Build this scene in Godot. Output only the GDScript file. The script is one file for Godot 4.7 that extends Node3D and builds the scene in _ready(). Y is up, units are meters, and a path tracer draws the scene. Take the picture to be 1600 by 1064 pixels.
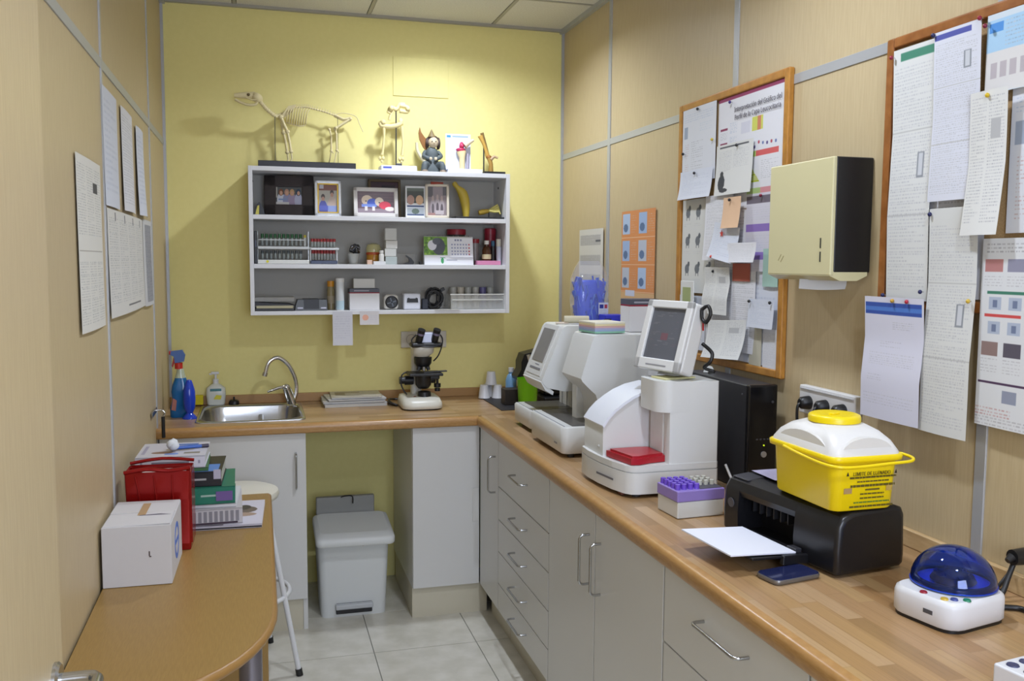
extends Node3D
# A small veterinary laboratory: L-shaped worktop, wall shelf, analysers, notice boards.
# x runs from the left wall (0) to the right wall (1.909), z from the back wall (0) to the viewer, y up; metres.

const RW := 1.909      # right wall
const CH := 2.7355     # ceiling
const CT := 0.90       # worktop height
const ZF := 5.3        # front wall
var taken := {}
var rng := RandomNumberGenerator.new()
var m := {}            # shared materials

# ---------------------------------------------------------------- names and nodes
func numbered(n: String) -> String:
	if not taken.has(n):
		taken[n] = 0
		return n
	taken[n] += 1
	return "%s_%03d" % [n, taken[n]]

func thing(called: String, label: String, category: String, at := Vector3.ZERO, turn := 0.0, group := "") -> Node3D:
	var o := Node3D.new()
	o.name = numbered(called)
	add_child(o)
	o.position = at
	o.rotation.y = turn
	tag(o, label, category, group)
	return o

func tag(o: Node3D, label: String, category: String, group := "") -> void:
	o.set_meta("label", label)
	o.set_meta("category", category)
	if group:
		o.set_meta("group", group)

func part(parent: Node3D, called: String, mesh: Mesh, mat: Material, at := Vector3.ZERO, rot := Vector3.ZERO, label := "") -> MeshInstance3D:
	var o := MeshInstance3D.new()
	o.name = called
	o.mesh = mesh
	o.material_override = mat
	o.cast_shadow = GeometryInstance3D.SHADOW_CASTING_SETTING_ON
	parent.add_child(o, true)
	o.position = at
	o.rotation = rot
	if label:
		o.set_meta("label", label)
	return o

# a part whose place is given in the room's own coordinates (its thing is not turned)
func wpart(t: Node3D, called: String, mesh: Mesh, mat: Material, at: Vector3, rot := Vector3.ZERO, label := "") -> MeshInstance3D:
	return part(t, called, mesh, mat, at - t.position, rot, label)

func single(called: String, label: String, category: String, mesh: Mesh, mat: Material, at := Vector3.ZERO, rot := Vector3.ZERO, group := "") -> MeshInstance3D:
	var o := part(self, numbered(called), mesh, mat, at, rot)
	tag(o, label, category, group)
	return o

func structure(called: String, at := Vector3.ZERO) -> Node3D:
	var o := Node3D.new()
	o.name = called
	add_child(o)
	o.position = at
	o.set_meta("kind", "structure")
	return o

# ---------------------------------------------------------------- materials
func mat(hex: String, rough := 0.6, metal := 0.0) -> StandardMaterial3D:
	var k := "%s_%s_%s" % [hex, rough, metal]
	if m.has(k):
		return m[k]
	var s := StandardMaterial3D.new()
	s.albedo_color = Color(hex)
	s.roughness = rough
	s.metallic = metal
	m[k] = s
	return s

func glass(hex: String, alpha: float) -> StandardMaterial3D:
	var s := StandardMaterial3D.new()
	var c := Color(hex)
	c.a = alpha
	s.albedo_color = c
	s.roughness = 0.08
	s.transparency = BaseMaterial3D.TRANSPARENCY_ALPHA
	return s

func noise_tex(sd: int, freq: float, a: Color, b: Color, oct := 4, size := 512) -> NoiseTexture2D:
	var n := FastNoiseLite.new()
	n.seed = sd
	n.noise_type = FastNoiseLite.TYPE_SIMPLEX_SMOOTH
	n.frequency = freq
	n.fractal_octaves = oct
	var g := Gradient.new()
	g.set_color(0, a)
	g.set_color(1, b)
	g.set_offset(0, 0.2)
	g.set_offset(1, 0.8)
	var t := NoiseTexture2D.new()
	t.width = size
	t.height = size
	t.seamless = true
	t.noise = n
	t.color_ramp = g
	return t

func grained(sd: int, a: String, b: String, scale: Vector3, rough := 0.5, freq := 0.02) -> StandardMaterial3D:
	var s := StandardMaterial3D.new()
	s.albedo_texture = noise_tex(sd, freq, Color(a), Color(b))
	s.uv1_triplanar = true
	s.uv1_world_triplanar = true
	s.uv1_scale = scale
	s.roughness = rough
	return s

func printed(img: Image, rough := 0.75) -> StandardMaterial3D:
	var s := StandardMaterial3D.new()
	s.albedo_texture = ImageTexture.create_from_image(img)
	s.roughness = rough
	s.texture_repeat = false
	return s

# ---------------------------------------------------------------- pictures that are print
func blank(w: int, h: int, c: Color) -> Image:
	var i := Image.create(w, h, false, Image.FORMAT_RGB8)
	i.fill(c)
	return i

func fr(i: Image, x: float, y: float, w: float, h: float, c: Color) -> void:   # fractions of the sheet
	var W := i.get_width()
	var H := i.get_height()
	i.fill_rect(Rect2i(int(x * W), int(y * H), maxi(1, int(w * W)), maxi(1, int(h * H))), c)

func el(i: Image, x: float, y: float, rx: float, ry: float, c: Color) -> void:
	var W := i.get_width()
	var H := i.get_height()
	for py in range(maxi(0, int((y - ry) * H)), mini(H, int((y + ry) * H) + 1)):
		var q := (float(py) / H - y) / ry
		if absf(q) < 1.0:
			var hw := rx * sqrt(1.0 - q * q)
			var x0 := clampi(int((x - hw) * W), 0, W)
			var x1 := clampi(int((x + hw) * W), 0, W)
			if x1 > x0:
				i.fill_rect(Rect2i(x0, py, x1 - x0, 1), c)

func lines(i: Image, x: float, y: float, w: float, h: float, step: float, ink: Color, full := 0.85) -> void:   # rows of small type
	var H := float(i.get_height())
	var yy := y
	while yy < y + h:
		var xx := x
		var stop := x + w * (1.0 if rng.randf() < full else rng.randf_range(0.35, 0.9))
		while xx < stop:
			var ww := minf(rng.randf_range(0.012, 0.05), stop - xx)
			fr(i, xx, yy, ww, maxf(step * 0.45, 1.0 / H), ink.lerp(Color(0.84, 0.84, 0.845), 0.35 + rng.randf() * 0.35))
			xx += ww + 0.012
		yy += step

# ---------------------------------------------------------------- meshes
func bx(x: float, y: float, z: float) -> BoxMesh:
	var b := BoxMesh.new()
	b.size = Vector3(x, y, z)
	return b

func cyl(r: float, h: float, n := 24, top := -1.0) -> CylinderMesh:
	var c := CylinderMesh.new()
	c.bottom_radius = r
	c.top_radius = r if top < 0 else top
	c.height = h
	c.radial_segments = n
	c.rings = 0
	return c

func arrays(V: PackedVector3Array, N: PackedVector3Array, U: PackedVector2Array, I: PackedInt32Array) -> ArrayMesh:
	var a := []
	a.resize(Mesh.ARRAY_MAX)
	a[Mesh.ARRAY_VERTEX] = V
	a[Mesh.ARRAY_NORMAL] = N
	a[Mesh.ARRAY_TEX_UV] = U
	a[Mesh.ARRAY_INDEX] = I
	var q := ArrayMesh.new()
	q.add_surface_from_arrays(Mesh.PRIMITIVE_TRIANGLES, a)
	return q

# a box with rounded edges
func rb(x: float, y: float, z: float, b := 0.003, n := 1) -> ArrayMesh:
	var h := Vector3(x, y, z) * 0.5
	b = minf(b, minf(h.x, minf(h.y, h.z)) * 0.999)
	var V := PackedVector3Array()
	var N := PackedVector3Array()
	var U := PackedVector2Array()
	var I := PackedInt32Array()
	var inner := h - Vector3(b, b, b)
	for ax in 3:
		for sg in [-1, 1]:
			var a1: int = (ax + 1) % 3
			var a2: int = (ax + 2) % 3
			var g := [[], []]
			for k in 2:
				var hh: float = h[a1 if k == 0 else a2]
				for i in n + 1:
					g[k].append(-hh + b * i / n)
				for i in n + 1:
					g[k].append(hh - b + b * i / n)
			var st := V.size()
			var c := 2 * n + 2
			for i in c:
				for j in c:
					var p := Vector3()
					p[ax] = sg * h[ax]
					p[a1] = g[0][i]
					p[a2] = g[1][j]
					var q := p.clamp(-inner, inner)
					var d := (p - q).normalized()
					V.append(q + d * b)
					N.append(d)
					U.append(Vector2(p[a1] / h[a1] * 0.5 + 0.5, p[a2] / h[a2] * 0.5 + 0.5))
			for i in c - 1:
				for j in c - 1:
					var A := st + i * c + j
					var B := A + c
					if sg > 0:
						I.append_array([A, A + 1, B + 1, A, B + 1, B])
					else:
						I.append_array([A, B + 1, A + 1, A, B, B + 1])
	return arrays(V, N, U, I)

# a profile of (radius, height) turned about y
func lathe(prof: Array, n := 24) -> ArrayMesh:
	var V := PackedVector3Array()
	var N := PackedVector3Array()
	var U := PackedVector2Array()
	var I := PackedInt32Array()
	var nrm := []
	for k in prof.size() - 1:
		var d: Vector2 = (prof[k + 1] - prof[k]).normalized()
		nrm.append(Vector2(d.y, -d.x))
	for k in prof.size() - 1:
		for e in 2:
			var nn: Vector2 = nrm[k]
			var other := k - 1 if e == 0 else k + 1
			if other >= 0 and other < nrm.size() and nn.dot(nrm[other]) > 0.75:
				nn = (nn + nrm[other]).normalized()
			for s in n + 1:
				var a := TAU * s / n
				V.append(Vector3(cos(a) * prof[k + e].x, prof[k + e].y, sin(a) * prof[k + e].x))
				N.append(Vector3(cos(a) * nn.x, nn.y, sin(a) * nn.x))
				U.append(Vector2(float(s) / n, float(k + e) / (prof.size() - 1)))
		var st := k * 2 * (n + 1)
		for s in n:
			var A := st + s
			var B := A + n + 1
			I.append_array([A, A + 1, B, A + 1, B + 1, B])
	return arrays(V, N, U, I)

# a round bar along a path; r is one radius or one for each point
func tube(pts: Array, r, n := 8, closed := false) -> ArrayMesh:
	var V := PackedVector3Array()
	var N := PackedVector3Array()
	var U := PackedVector2Array()
	var I := PackedInt32Array()
	var c := pts.size()
	var ref := Vector3.UP
	for k in c:
		var a: Vector3 = pts[(k - 1 + c) % c] if closed or k > 0 else pts[k]
		var b: Vector3 = pts[(k + 1) % c] if closed or k < c - 1 else pts[k]
		var t := (b - a).normalized()
		if k == 0:
			ref = Vector3.UP if absf(t.y) < 0.9 else Vector3.RIGHT
		var s := t.cross(ref).normalized()
		if s.length() < 0.1:
			s = t.cross(Vector3.BACK).normalized()
		ref = s.cross(t).normalized()
		var rad: float = r[k] if r is Array else r
		for j in n:
			var w := TAU * j / n
			var d := s * cos(w) + ref * sin(w)
			V.append(pts[k] + d * rad)
			N.append(d)
			U.append(Vector2(float(j) / n, float(k) / c))
	for k in (c if closed else c - 1):
		for j in n:
			var A := k * n + j
			var B := k * n + (j + 1) % n
			var C2 := ((k + 1) % c) * n + j
			var D := ((k + 1) % c) * n + (j + 1) % n
			I.append_array([A, B, C2, B, D, C2])
	if not closed:
		for e in 2:
			var k := 0 if e == 0 else c - 1
			var nn: Vector3 = (pts[0] - pts[1]).normalized() if e == 0 else (pts[c - 1] - pts[c - 2]).normalized()
			var st := V.size()
			V.append(pts[k])
			N.append(nn)
			U.append(Vector2.ZERO)
			for j in n:
				V.append(V[k * n + j])
				N.append(nn)
				U.append(Vector2.ZERO)
			for j in n:
				var p := st + 1 + j
				var q := st + 1 + (j + 1) % n
				I.append_array([st, q, p] if e == 0 else [st, p, q])
	return arrays(V, N, U, I)

func curve(pts: Array, per := 6) -> Array:   # a smooth path through points
	var out := []
	for k in pts.size() - 1:
		var p0: Vector3 = pts[maxi(k - 1, 0)]
		var p3: Vector3 = pts[mini(k + 2, pts.size() - 1)]
		for i in per:
			out.append(pts[k].cubic_interpolate(pts[k + 1], p0, p3, float(i) / per))
	out.append(pts[pts.size() - 1])
	return out

# an outline in x and y given depth along z; edges that turn by little are shaded smooth
func prism(poly: Array, depth: float) -> ArrayMesh:
	var P := PackedVector2Array(poly)
	if Geometry2D.is_polygon_clockwise(P):
		P.reverse()
	var V := PackedVector3Array()
	var N := PackedVector3Array()
	var U := PackedVector2Array()
	var I := PackedInt32Array()
	var c := P.size()
	var nr := []
	for k in c:
		var d := (P[(k + 1) % c] - P[k]).normalized()
		nr.append(Vector2(d.y, -d.x))
	for k in c:
		for e in 2:
			var nn: Vector2 = nr[k]
			var o: Vector2 = nr[(k - 1 + c) % c] if e == 0 else nr[(k + 1) % c]
			if nn.dot(o) > 0.8:
				nn = (nn + o).normalized()
			var p := P[(k + e) % c]
			for s in [-0.5, 0.5]:
				V.append(Vector3(p.x, p.y, s * depth))
				N.append(Vector3(nn.x, nn.y, 0))
				U.append(Vector2(float(k + e) / c, s + 0.5))
		var A := k * 4
		I.append_array([A, A + 1, A + 2, A + 1, A + 3, A + 2])
	var tri := Geometry2D.triangulate_polygon(P)
	for s in [-1, 1]:
		var st := V.size()
		for p in P:
			V.append(Vector3(p.x, p.y, s * depth * 0.5))
			N.append(Vector3(0, 0, s))
			U.append(p)
		for t in range(0, tri.size(), 3):
			var a := P[tri[t]]
			var ccw := (P[tri[t + 1]] - a).cross(P[tri[t + 2]] - a) > 0
			if ccw == (s > 0):
				I.append_array([st + tri[t], st + tri[t + 2], st + tri[t + 1]])
			else:
				I.append_array([st + tri[t], st + tri[t + 1], st + tri[t + 2]])
	return arrays(V, N, U, I)

# a skin through loops of equal length (arrays of Vector3); sharp keeps the rings as edges
func loft(loops: Array, cap0 := true, cap1 := true, sharp := false) -> ArrayMesh:
	var s := SurfaceTool.new()
	s.begin(Mesh.PRIMITIVE_TRIANGLES)
	var c: int = loops[0].size()
	for k in loops.size() - 1:
		s.set_smooth_group(k if sharp else 0)
		for j in c:
			var a: Vector3 = loops[k][j]
			var b: Vector3 = loops[k][(j + 1) % c]
			var d: Vector3 = loops[k + 1][j]
			var e: Vector3 = loops[k + 1][(j + 1) % c]
			for v in [a, d, b, b, d, e]:
				s.add_vertex(v)
	s.set_smooth_group(-1)
	for q in 2:
		if (q == 0 and cap0) or (q == 1 and cap1):
			var L: Array = loops[0] if q == 0 else loops[loops.size() - 1]
			var mid := Vector3.ZERO
			for v in L:
				mid += v / c
			for j in c:
				var seq := [mid, L[j], L[(j + 1) % c]] if q == 0 else [mid, L[(j + 1) % c], L[j]]
				for v in seq:
					s.add_vertex(v)
	s.generate_normals()
	return s.commit()

# a rounded rectangle at height y, centred on (cx, cz)
func rr(w: float, d: float, rad: float, y: float, cx := 0.0, cz := 0.0, n := 4) -> Array:
	var out := []
	rad = minf(rad, minf(w, d) * 0.499)
	for q in 4:
		var sx: float = [1, -1, -1, 1][q]
		var sz: float = [1, 1, -1, -1][q]
		for i in n + 1:
			var a := PI / 2 * (q + float(i) / n)
			out.append(Vector3(cx + sx * (w * 0.5 - rad) + cos(a) * rad, y, cz + sz * (d * 0.5 - rad) + sin(a) * rad))
	return out

func join(list: Array) -> ArrayMesh:   # [mesh, Vector3 or Transform3D] ...
	var s := SurfaceTool.new()
	s.begin(Mesh.PRIMITIVE_TRIANGLES)
	for e in list:
		var x = e[1]
		s.append_from(e[0], 0, x if x is Transform3D else Transform3D(Basis(), x))
	return s.commit()

func at(p: Vector3, rot := Vector3.ZERO, sc := Vector3.ONE) -> Transform3D:
	return Transform3D(Basis.from_euler(rot) * Basis.from_scale(sc), p)

func ball(rx: float, ry := -1.0, rz := -1.0, n := 16) -> ArrayMesh:
	var s := SphereMesh.new()
	s.radius = 1.0
	s.height = 2.0
	s.radial_segments = n
	s.rings = n / 2
	return join([[s, at(Vector3.ZERO, Vector3.ZERO, Vector3(rx, rx if ry < 0 else ry, rx if rz < 0 else rz))]])

# a sheet of paper in the x-y plane seen from +z, hung from its top edge; bow bends it, folds are creases, swing lifts the foot
func sheet(w: float, h: float, bow := 0.0, swing := 0.0, creases := 0, skew := 0.0, nx := 5, ny := 12) -> ArrayMesh:
	var V := PackedVector3Array()
	var U := PackedVector2Array()
	var s := SurfaceTool.new()
	s.begin(Mesh.PRIMITIVE_TRIANGLES)
	s.set_smooth_group(0)
	for j in ny + 1:
		for i in nx + 1:
			var u := float(i) / nx
			var v := float(j) / ny
			var zz := swing * v * v + bow * sin(PI * u) * (0.3 + 0.7 * v)
			if creases > 0:
				zz += 0.006 * absf(fposmod(v * creases, 2.0) - 1.0)
			V.append(Vector3((u - 0.5) * w + skew * v, -v * h, zz))
			U.append(Vector2(u, v))
	for j in ny:
		for i in nx:
			var a := j * (nx + 1) + i
			for k in [a, a + 1, a + nx + 1, a + 1, a + nx + 2, a + nx + 1]:
				s.set_uv(U[k])
				s.add_vertex(V[k])
	s.generate_normals()
	return s.commit()

func text(t: String, size: float, depth := 0.0004) -> TextMesh:
	var f := SystemFont.new()
	f.font_names = PackedStringArray(["Droid Sans"])
	var x := TextMesh.new()
	x.text = t
	x.font = f
	x.font_size = 32
	x.pixel_size = size / 32.0
	x.depth = depth
	x.curve_step = 4.0
	return x

# a bar handle: two feet and a bar, lying along y, standing out along +z
func bar_handle(length: float, out := 0.032, r := 0.004) -> ArrayMesh:
	var h := length * 0.5
	var c := 0.012
	return tube([Vector3(0, -h, 0), Vector3(0, -h, out - c), Vector3(0, -h + c * 0.3, out - c * 0.3), Vector3(0, -h + c, out), Vector3(0, h - c, out), Vector3(0, h - c * 0.3, out - c * 0.3), Vector3(0, h, out - c), Vector3(0, h, 0)], r, 8)

# ================================================================ the scene
func _ready() -> void:
	rng.seed = 7
	setup()
	shared()
	room()
	furniture()
	shelf_items()
	back_counter()
	machines()
	right_counter()
	wall_items()
	desk_items()

func setup() -> void:
	var cam := Camera3D.new()
	cam.name = "camera"
	cam.fov = rad_to_deg(2.0 * atan(532.0 / 1414.624))
	cam.transform = Transform3D(Basis(Vector3(0.96311728, 0.00607721, 0.26901333), Vector3(0.01738336, 0.99625131, -0.08474169), Vector3(-0.26851987, 0.08629254, 0.95940121)).orthonormalized(), Vector3(0.4048, 1.5747, 4.4391))
	cam.near = 0.05
	cam.far = 30.0
	add_child(cam)
	cam.make_current()
	var we := WorldEnvironment.new()
	we.name = "environment"
	var e := Environment.new()
	e.background_mode = Environment.BG_COLOR
	e.background_color = Color(0.5, 0.55, 0.6)
	e.tonemap_mode = Environment.TONE_MAPPER_LINEAR
	e.tonemap_exposure = 1.0
	e.sdfgi_enabled = true
	e.ssao_enabled = true
	e.ssil_enabled = true
	we.environment = e
	add_child(we)
	for z in LAMP_Z:
		downlight(LAMP_X, z)
	daylight_window()

const LAMP_X := 1.22
const LAMP_Z := [0.6, 2.385, 3.98]
const LAMP_ENERGY := 1.85
const LAMP_COLOUR := Color("e6efff")
func downlight(x: float, z: float) -> void:
	var t := thing("recessed_downlight", "round white recessed downlight in the tiled ceiling", "downlight", Vector3(x, CH, z), 0.0, "ceiling downlights")
	part(t, "trim_ring", lathe([Vector2(0.085, 0.0), Vector2(0.11, 0.0), Vector2(0.112, -0.004), Vector2(0.105, -0.009), Vector2(0.088, -0.008), Vector2(0.085, 0.0)], 32), mat("e6e6e2", 0.4))
	var g := StandardMaterial3D.new()
	g.albedo_color = Color(1, 1, 1)
	g.emission_enabled = true
	g.emission = Color("f6f8ff")
	g.emission_energy_multiplier = 6.0
	part(t, "lamp_lens", lathe([Vector2(0.0, 0.036), Vector2(0.05, 0.037), Vector2(0.08, 0.04)], 32), g)
	part(t, "reflector_can", lathe([Vector2(0.085, 0.0), Vector2(0.083, 0.03), Vector2(0.078, 0.05), Vector2(0.0, 0.052)], 32), mat("d8d8d4", 0.35))
	var l := AreaLight3D.new()
	l.name = "light"
	l.area_size = Vector2(0.1, 0.1)
	l.light_color = LAMP_COLOUR
	l.light_energy = LAMP_ENERGY
	l.shadow_enabled = true
	l.area_range = 9.0
	l.area_attenuation = 2.0
	t.add_child(l)
	l.position = Vector3(0, 0.03, 0)
	l.rotation = Vector3(-PI / 2, 0, 0)

func daylight_window() -> void:   # the window in the wall behind the viewer
	var t := structure("window_1", Vector3(0.95, 1.62, ZF))
	var fm := mat("d8d8d6", 0.4)
	part(t, "window_frame", join([[bx(1.16, 0.05, 0.05), Vector3(0, 0.605, -0.025)], [bx(1.16, 0.05, 0.05), Vector3(0, -0.605, -0.025)], [bx(0.05, 1.16, 0.05), Vector3(0.555, 0, -0.025)], [bx(0.05, 1.16, 0.05), Vector3(-0.555, 0, -0.025)], [bx(0.03, 1.16, 0.03), Vector3(0, 0, -0.025)]]), fm)
	part(t, "window_sill", rb(1.24, 0.03, 0.12, 0.004), fm, Vector3(0, -0.645, -0.06))
	var g := StandardMaterial3D.new()
	g.albedo_color = Color(0.9, 0.93, 1.0)
	g.emission_enabled = true
	g.emission = Color("dce8ff")
	g.emission_energy_multiplier = 2.0
	part(t, "frosted_window_pane", bx(1.07, 1.16, 0.008), g, Vector3(0, 0, -0.012))
	var l := AreaLight3D.new()
	l.name = "light"
	l.area_size = Vector2(1.05, 1.14)
	l.light_color = Color("dae6ff")
	l.light_energy = 3.2
	l.shadow_enabled = true
	l.area_range = 9.0
	l.area_attenuation = 2.0
	t.add_child(l)
	l.position = Vector3(0, 0, -0.055)

func staves(along_x: bool) -> Image:
	var w := 512
	var h := 1024
	var i := blank(w, h, Color("a8835a"))
	var tones := [Color("ac8a60"), Color("a5825a"), Color("b39470"), Color("9c7850"), Color("ae8e64"), Color("9a7a54"), Color("a88660")]
	for c in 16:
		var y := -rng.randi_range(0, 200)
		while y < h:
			var len := rng.randi_range(180, 330)
			var t: Color = tones[rng.randi() % tones.size()]
			i.fill_rect(Rect2i(c * 32, y, 32, len), t)
			for k in 26:   # grain
				var x := c * 32 + rng.randi_range(0, 31)
				var l := rng.randi_range(30, len)
				var yy := y + rng.randi_range(0, maxi(1, len - l))
				i.fill_rect(Rect2i(x, yy, 1, l), t.darkened(rng.randf_range(-0.05, 0.09)))
			i.fill_rect(Rect2i(c * 32, y, 32, 1), t.darkened(0.12))
			y += len
		i.fill_rect(Rect2i(c * 32, 0, 1, h), Color("937047"))
	if along_x:
		i.rotate_90(CLOCKWISE)
	return i

func shared() -> void:
	m.yellow = grained(3, "eadf94", "ece197", Vector3(3.0, 3.0, 3.0), 0.75)
	m.panel = grained(5, "bca984", "c3b18c", Vector3(5.0, 0.3, 5.0), 0.42, 0.05)
	m.alu = mat("b4b6b8", 0.42, 0.35)
	m.desk = grained(9, "94743f", "a08048", Vector3(14.0, 14.0, 0.7), 0.38, 0.05)
	m.white = mat("d9d9da", 0.38)
	m.cab = mat("d4d3d0", 0.3)
	m.plinth = mat("c9c2ad", 0.45)
	m.tile = grained(11, "c6c2b4", "d4d0c4", Vector3(1.1, 1.1, 1.1), 0.25, 0.012)
	m.grout = mat("8e8c84", 0.9)
	m.ctile = grained(13, "cfccc2", "dcdad2", Vector3(3.0, 3.0, 3.0), 0.9, 0.08)
	m.tbar = mat("a5a296", 0.5)
	m.wood_edge = grained(15, "a67c48", "b38a55", Vector3(2.0, 9.0, 2.0), 0.28, 0.03)
	var a := StandardMaterial3D.new()
	a.albedo_texture = ImageTexture.create_from_image(staves(false))
	a.uv1_triplanar = true
	a.uv1_world_triplanar = true
	a.uv1_scale = Vector3(1.0 / 0.62, 1.0 / 0.62, 1.0 / 1.25)
	a.roughness = 0.3
	m.top_z = a
	var b: StandardMaterial3D = a.duplicate()
	b.albedo_texture = ImageTexture.create_from_image(staves(true))
	b.uv1_scale = Vector3(1.0 / 1.25, 1.0 / 0.62, 1.0 / 0.62)
	m.top_x = b
	m.steel = mat("b8b9ba", 0.22, 1.0)
	m.chrome = mat("d6d7d8", 0.08, 1.0)
	m.black = mat("161618", 0.4)
	m.dark = mat("26262a", 0.5)
	m.ivory = mat("dcdbd4", 0.4)      # analyser plastic
	m.bone = mat("d9cb9c", 0.6)
	m.bone2 = mat("e2d296", 0.55)
	m.paper = mat("dcdcdc", 0.85)

# ---------------------------------------------------------------- the room
func room() -> void:
	var f := structure("floor")
	part(f, "screed", bx(RW + 0.3, 0.1, ZF + 0.3), m.grout, Vector3(RW / 2, -0.054, ZF / 2))
	var T := 0.4229
	for i in range(-2, 3):
		for j in range(-3, 11):
			var x0 := maxf(0.8284 + T * i, 0.0)
			var x1 := minf(0.8284 + T * (i + 1), RW)
			var z0 := maxf(0.8898 + T * j, 0.0)
			var z1 := minf(0.8898 + T * (j + 1), ZF)
			if x1 - x0 > 0.01 and z1 - z0 > 0.01:
				part(f, "tile", bx(x1 - x0 - 0.004, 0.008, z1 - z0 - 0.004), m.tile, Vector3((x0 + x1) / 2, -0.004, (z0 + z1) / 2))
	var c := structure("ceiling")
	part(c, "slab", bx(RW + 0.3, 0.1, ZF + 0.3), mat("9a9890", 0.9), Vector3(RW / 2, CH + 0.15, ZF / 2))
	var xs := [0.0, 0.32, 0.928, 1.536, RW]
	var zs := [0.0, 0.47]
	while zs[zs.size() - 1] + 0.608 < ZF:
		zs.append(zs[zs.size() - 1] + 0.608)
	zs.append(ZF)
	for i in xs.size() - 1:
		for j in zs.size() - 1:
			var a := Vector2(xs[i] + 0.011, zs[j] + 0.011)
			var b := Vector2(xs[i + 1] - 0.011, zs[j + 1] - 0.011)
			var lz := -1.0
			for z in LAMP_Z:
				if a.x < LAMP_X and LAMP_X < b.x and a.y < z and z < b.y:
					lz = z
			if lz > 0.0:   # cut out for a downlight
				var h := 0.084
				var q := []
				for r in [[a.x, LAMP_X - h, a.y, b.y], [LAMP_X + h, b.x, a.y, b.y], [LAMP_X - h, LAMP_X + h, a.y, lz - h], [LAMP_X - h, LAMP_X + h, lz + h, b.y]]:
					q.append([bx(r[1] - r[0], 0.014, r[3] - r[2]), Vector3((r[0] + r[1]) / 2, CH + 0.0095, (r[2] + r[3]) / 2)])
				part(c, "ceiling_tile", join(q), m.ctile)
				continue
			part(c, "ceiling_tile", bx(xs[i + 1] - xs[i] - 0.022, 0.014, zs[j + 1] - zs[j] - 0.022), m.ctile, Vector3((xs[i] + xs[i + 1]) / 2, CH + 0.0095, (zs[j] + zs[j + 1]) / 2))
	for i in range(1, 4):
		part(c, "grid_bar", bx(0.016, 0.018, ZF), m.tbar, Vector3(xs[i], CH + 0.009, ZF / 2))
	for j in range(1, zs.size() - 1):
		part(c, "grid_bar", bx(RW, 0.017, 0.016), m.tbar, Vector3(RW / 2, CH + 0.009, zs[j]))
	part(c, "edge_angle", bx(RW, 0.016, 0.022), m.tbar, Vector3(RW / 2, CH - 0.002, 0.011))
	part(c, "edge_angle", bx(0.022, 0.024, ZF), m.alu, Vector3(0.011, CH - 0.006, ZF / 2))
	part(c, "edge_angle", bx(0.022, 0.024, ZF), m.alu, Vector3(RW - 0.011, CH - 0.006, ZF / 2))

	var wb := structure("wall_back")
	part(wb, "plaster", bx(RW + 0.4, CH + 0.3, 0.15), m.yellow, Vector3(RW / 2, CH / 2 + 0.05, -0.075))
	part(wb, "access_cover", rb(0.272, 0.186, 0.005, 0.002), m.yellow, Vector3(1.18, 2.463, 0.002))
	part(wb, "corner_profile", bx(0.012, CH - CT, 0.012), m.alu, Vector3(0.006, (CH + CT) / 2, 0.006))
	part(wb, "corner_profile", bx(0.012, CH - CT, 0.012), m.alu, Vector3(RW - 0.006, (CH + CT) / 2, 0.006))
	for side in 2:
		var w := structure("wall_left" if side == 0 else "wall_right")
		var x: float = -0.02 if side == 0 else RW + 0.02
		var sg: float = -1.0 if side == 0 else 1.0
		part(w, "core", bx(0.13, CH + 0.3, ZF + 0.3), mat("8a8478", 0.9), Vector3(x + sg * 0.065, CH / 2 + 0.05, ZF / 2))
		var cuts: Array = [0.0, 0.58, 1.715, 2.85, 3.985, ZF] if side == 0 else [0.0, 0.643, 1.744, 2.85, 3.95, ZF]
		var HS := 2.106
		for k in cuts.size() - 1:
			for v in 2:
				var y0: float = 0.0 if v == 0 else HS + 0.003
				var y1: float = HS - 0.003 if v == 0 else CH
				part(w, "panel", bx(0.019, y1 - y0, cuts[k + 1] - cuts[k] - 0.006), m.panel, Vector3(x - sg * 0.0105, (y0 + y1) / 2, (cuts[k] + cuts[k + 1]) / 2))
			if k > 0:
				part(w, "aluminium_strip", rb(0.006, CH, 0.03 if side == 1 else 0.02, 0.0015), m.alu, Vector3(x - sg * 0.0215, CH / 2, cuts[k]))
		part(w, "aluminium_strip", rb(0.005, 0.028, ZF, 0.0015), m.alu, Vector3(x - sg * 0.021, HS, ZF / 2))
	var wf := structure("wall_front")
	part(wf, "plaster", bx(RW + 0.4, CH + 0.3, 0.15), mat("dddcd6", 0.8), Vector3(RW / 2, CH / 2 + 0.05, ZF + 0.075))
	# the door leaf, folded back along the left wall
	var d := structure("door_1", Vector3(0.0, 0.0, 2.935))
	part(d, "leaf", rb(0.04, 2.05, 0.82, 0.003), m.panel, Vector3(0.08, 1.035, 0.41))
	part(d, "hinge_post", rb(0.07, CH, 0.06, 0.003), m.alu, Vector3(0.035, CH / 2, 0.86))
	part(d, "handle_rose", lathe([Vector2(0.0, 0.009), Vector2(0.022, 0.009), Vector2(0.026, 0.005), Vector2(0.026, 0.0)], 28), m.steel, Vector3(0.1, 0.947, 0.062), Vector3(0, 0, -PI / 2))
	part(d, "handle_lever", tube(curve([Vector3(0.105, 0.947, 0.062), Vector3(0.145, 0.947, 0.062), Vector3(0.158, 0.947, 0.07), Vector3(0.162, 0.947, 0.09), Vector3(0.162, 0.947, 0.185)], 5), 0.0095, 12), m.steel)

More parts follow.
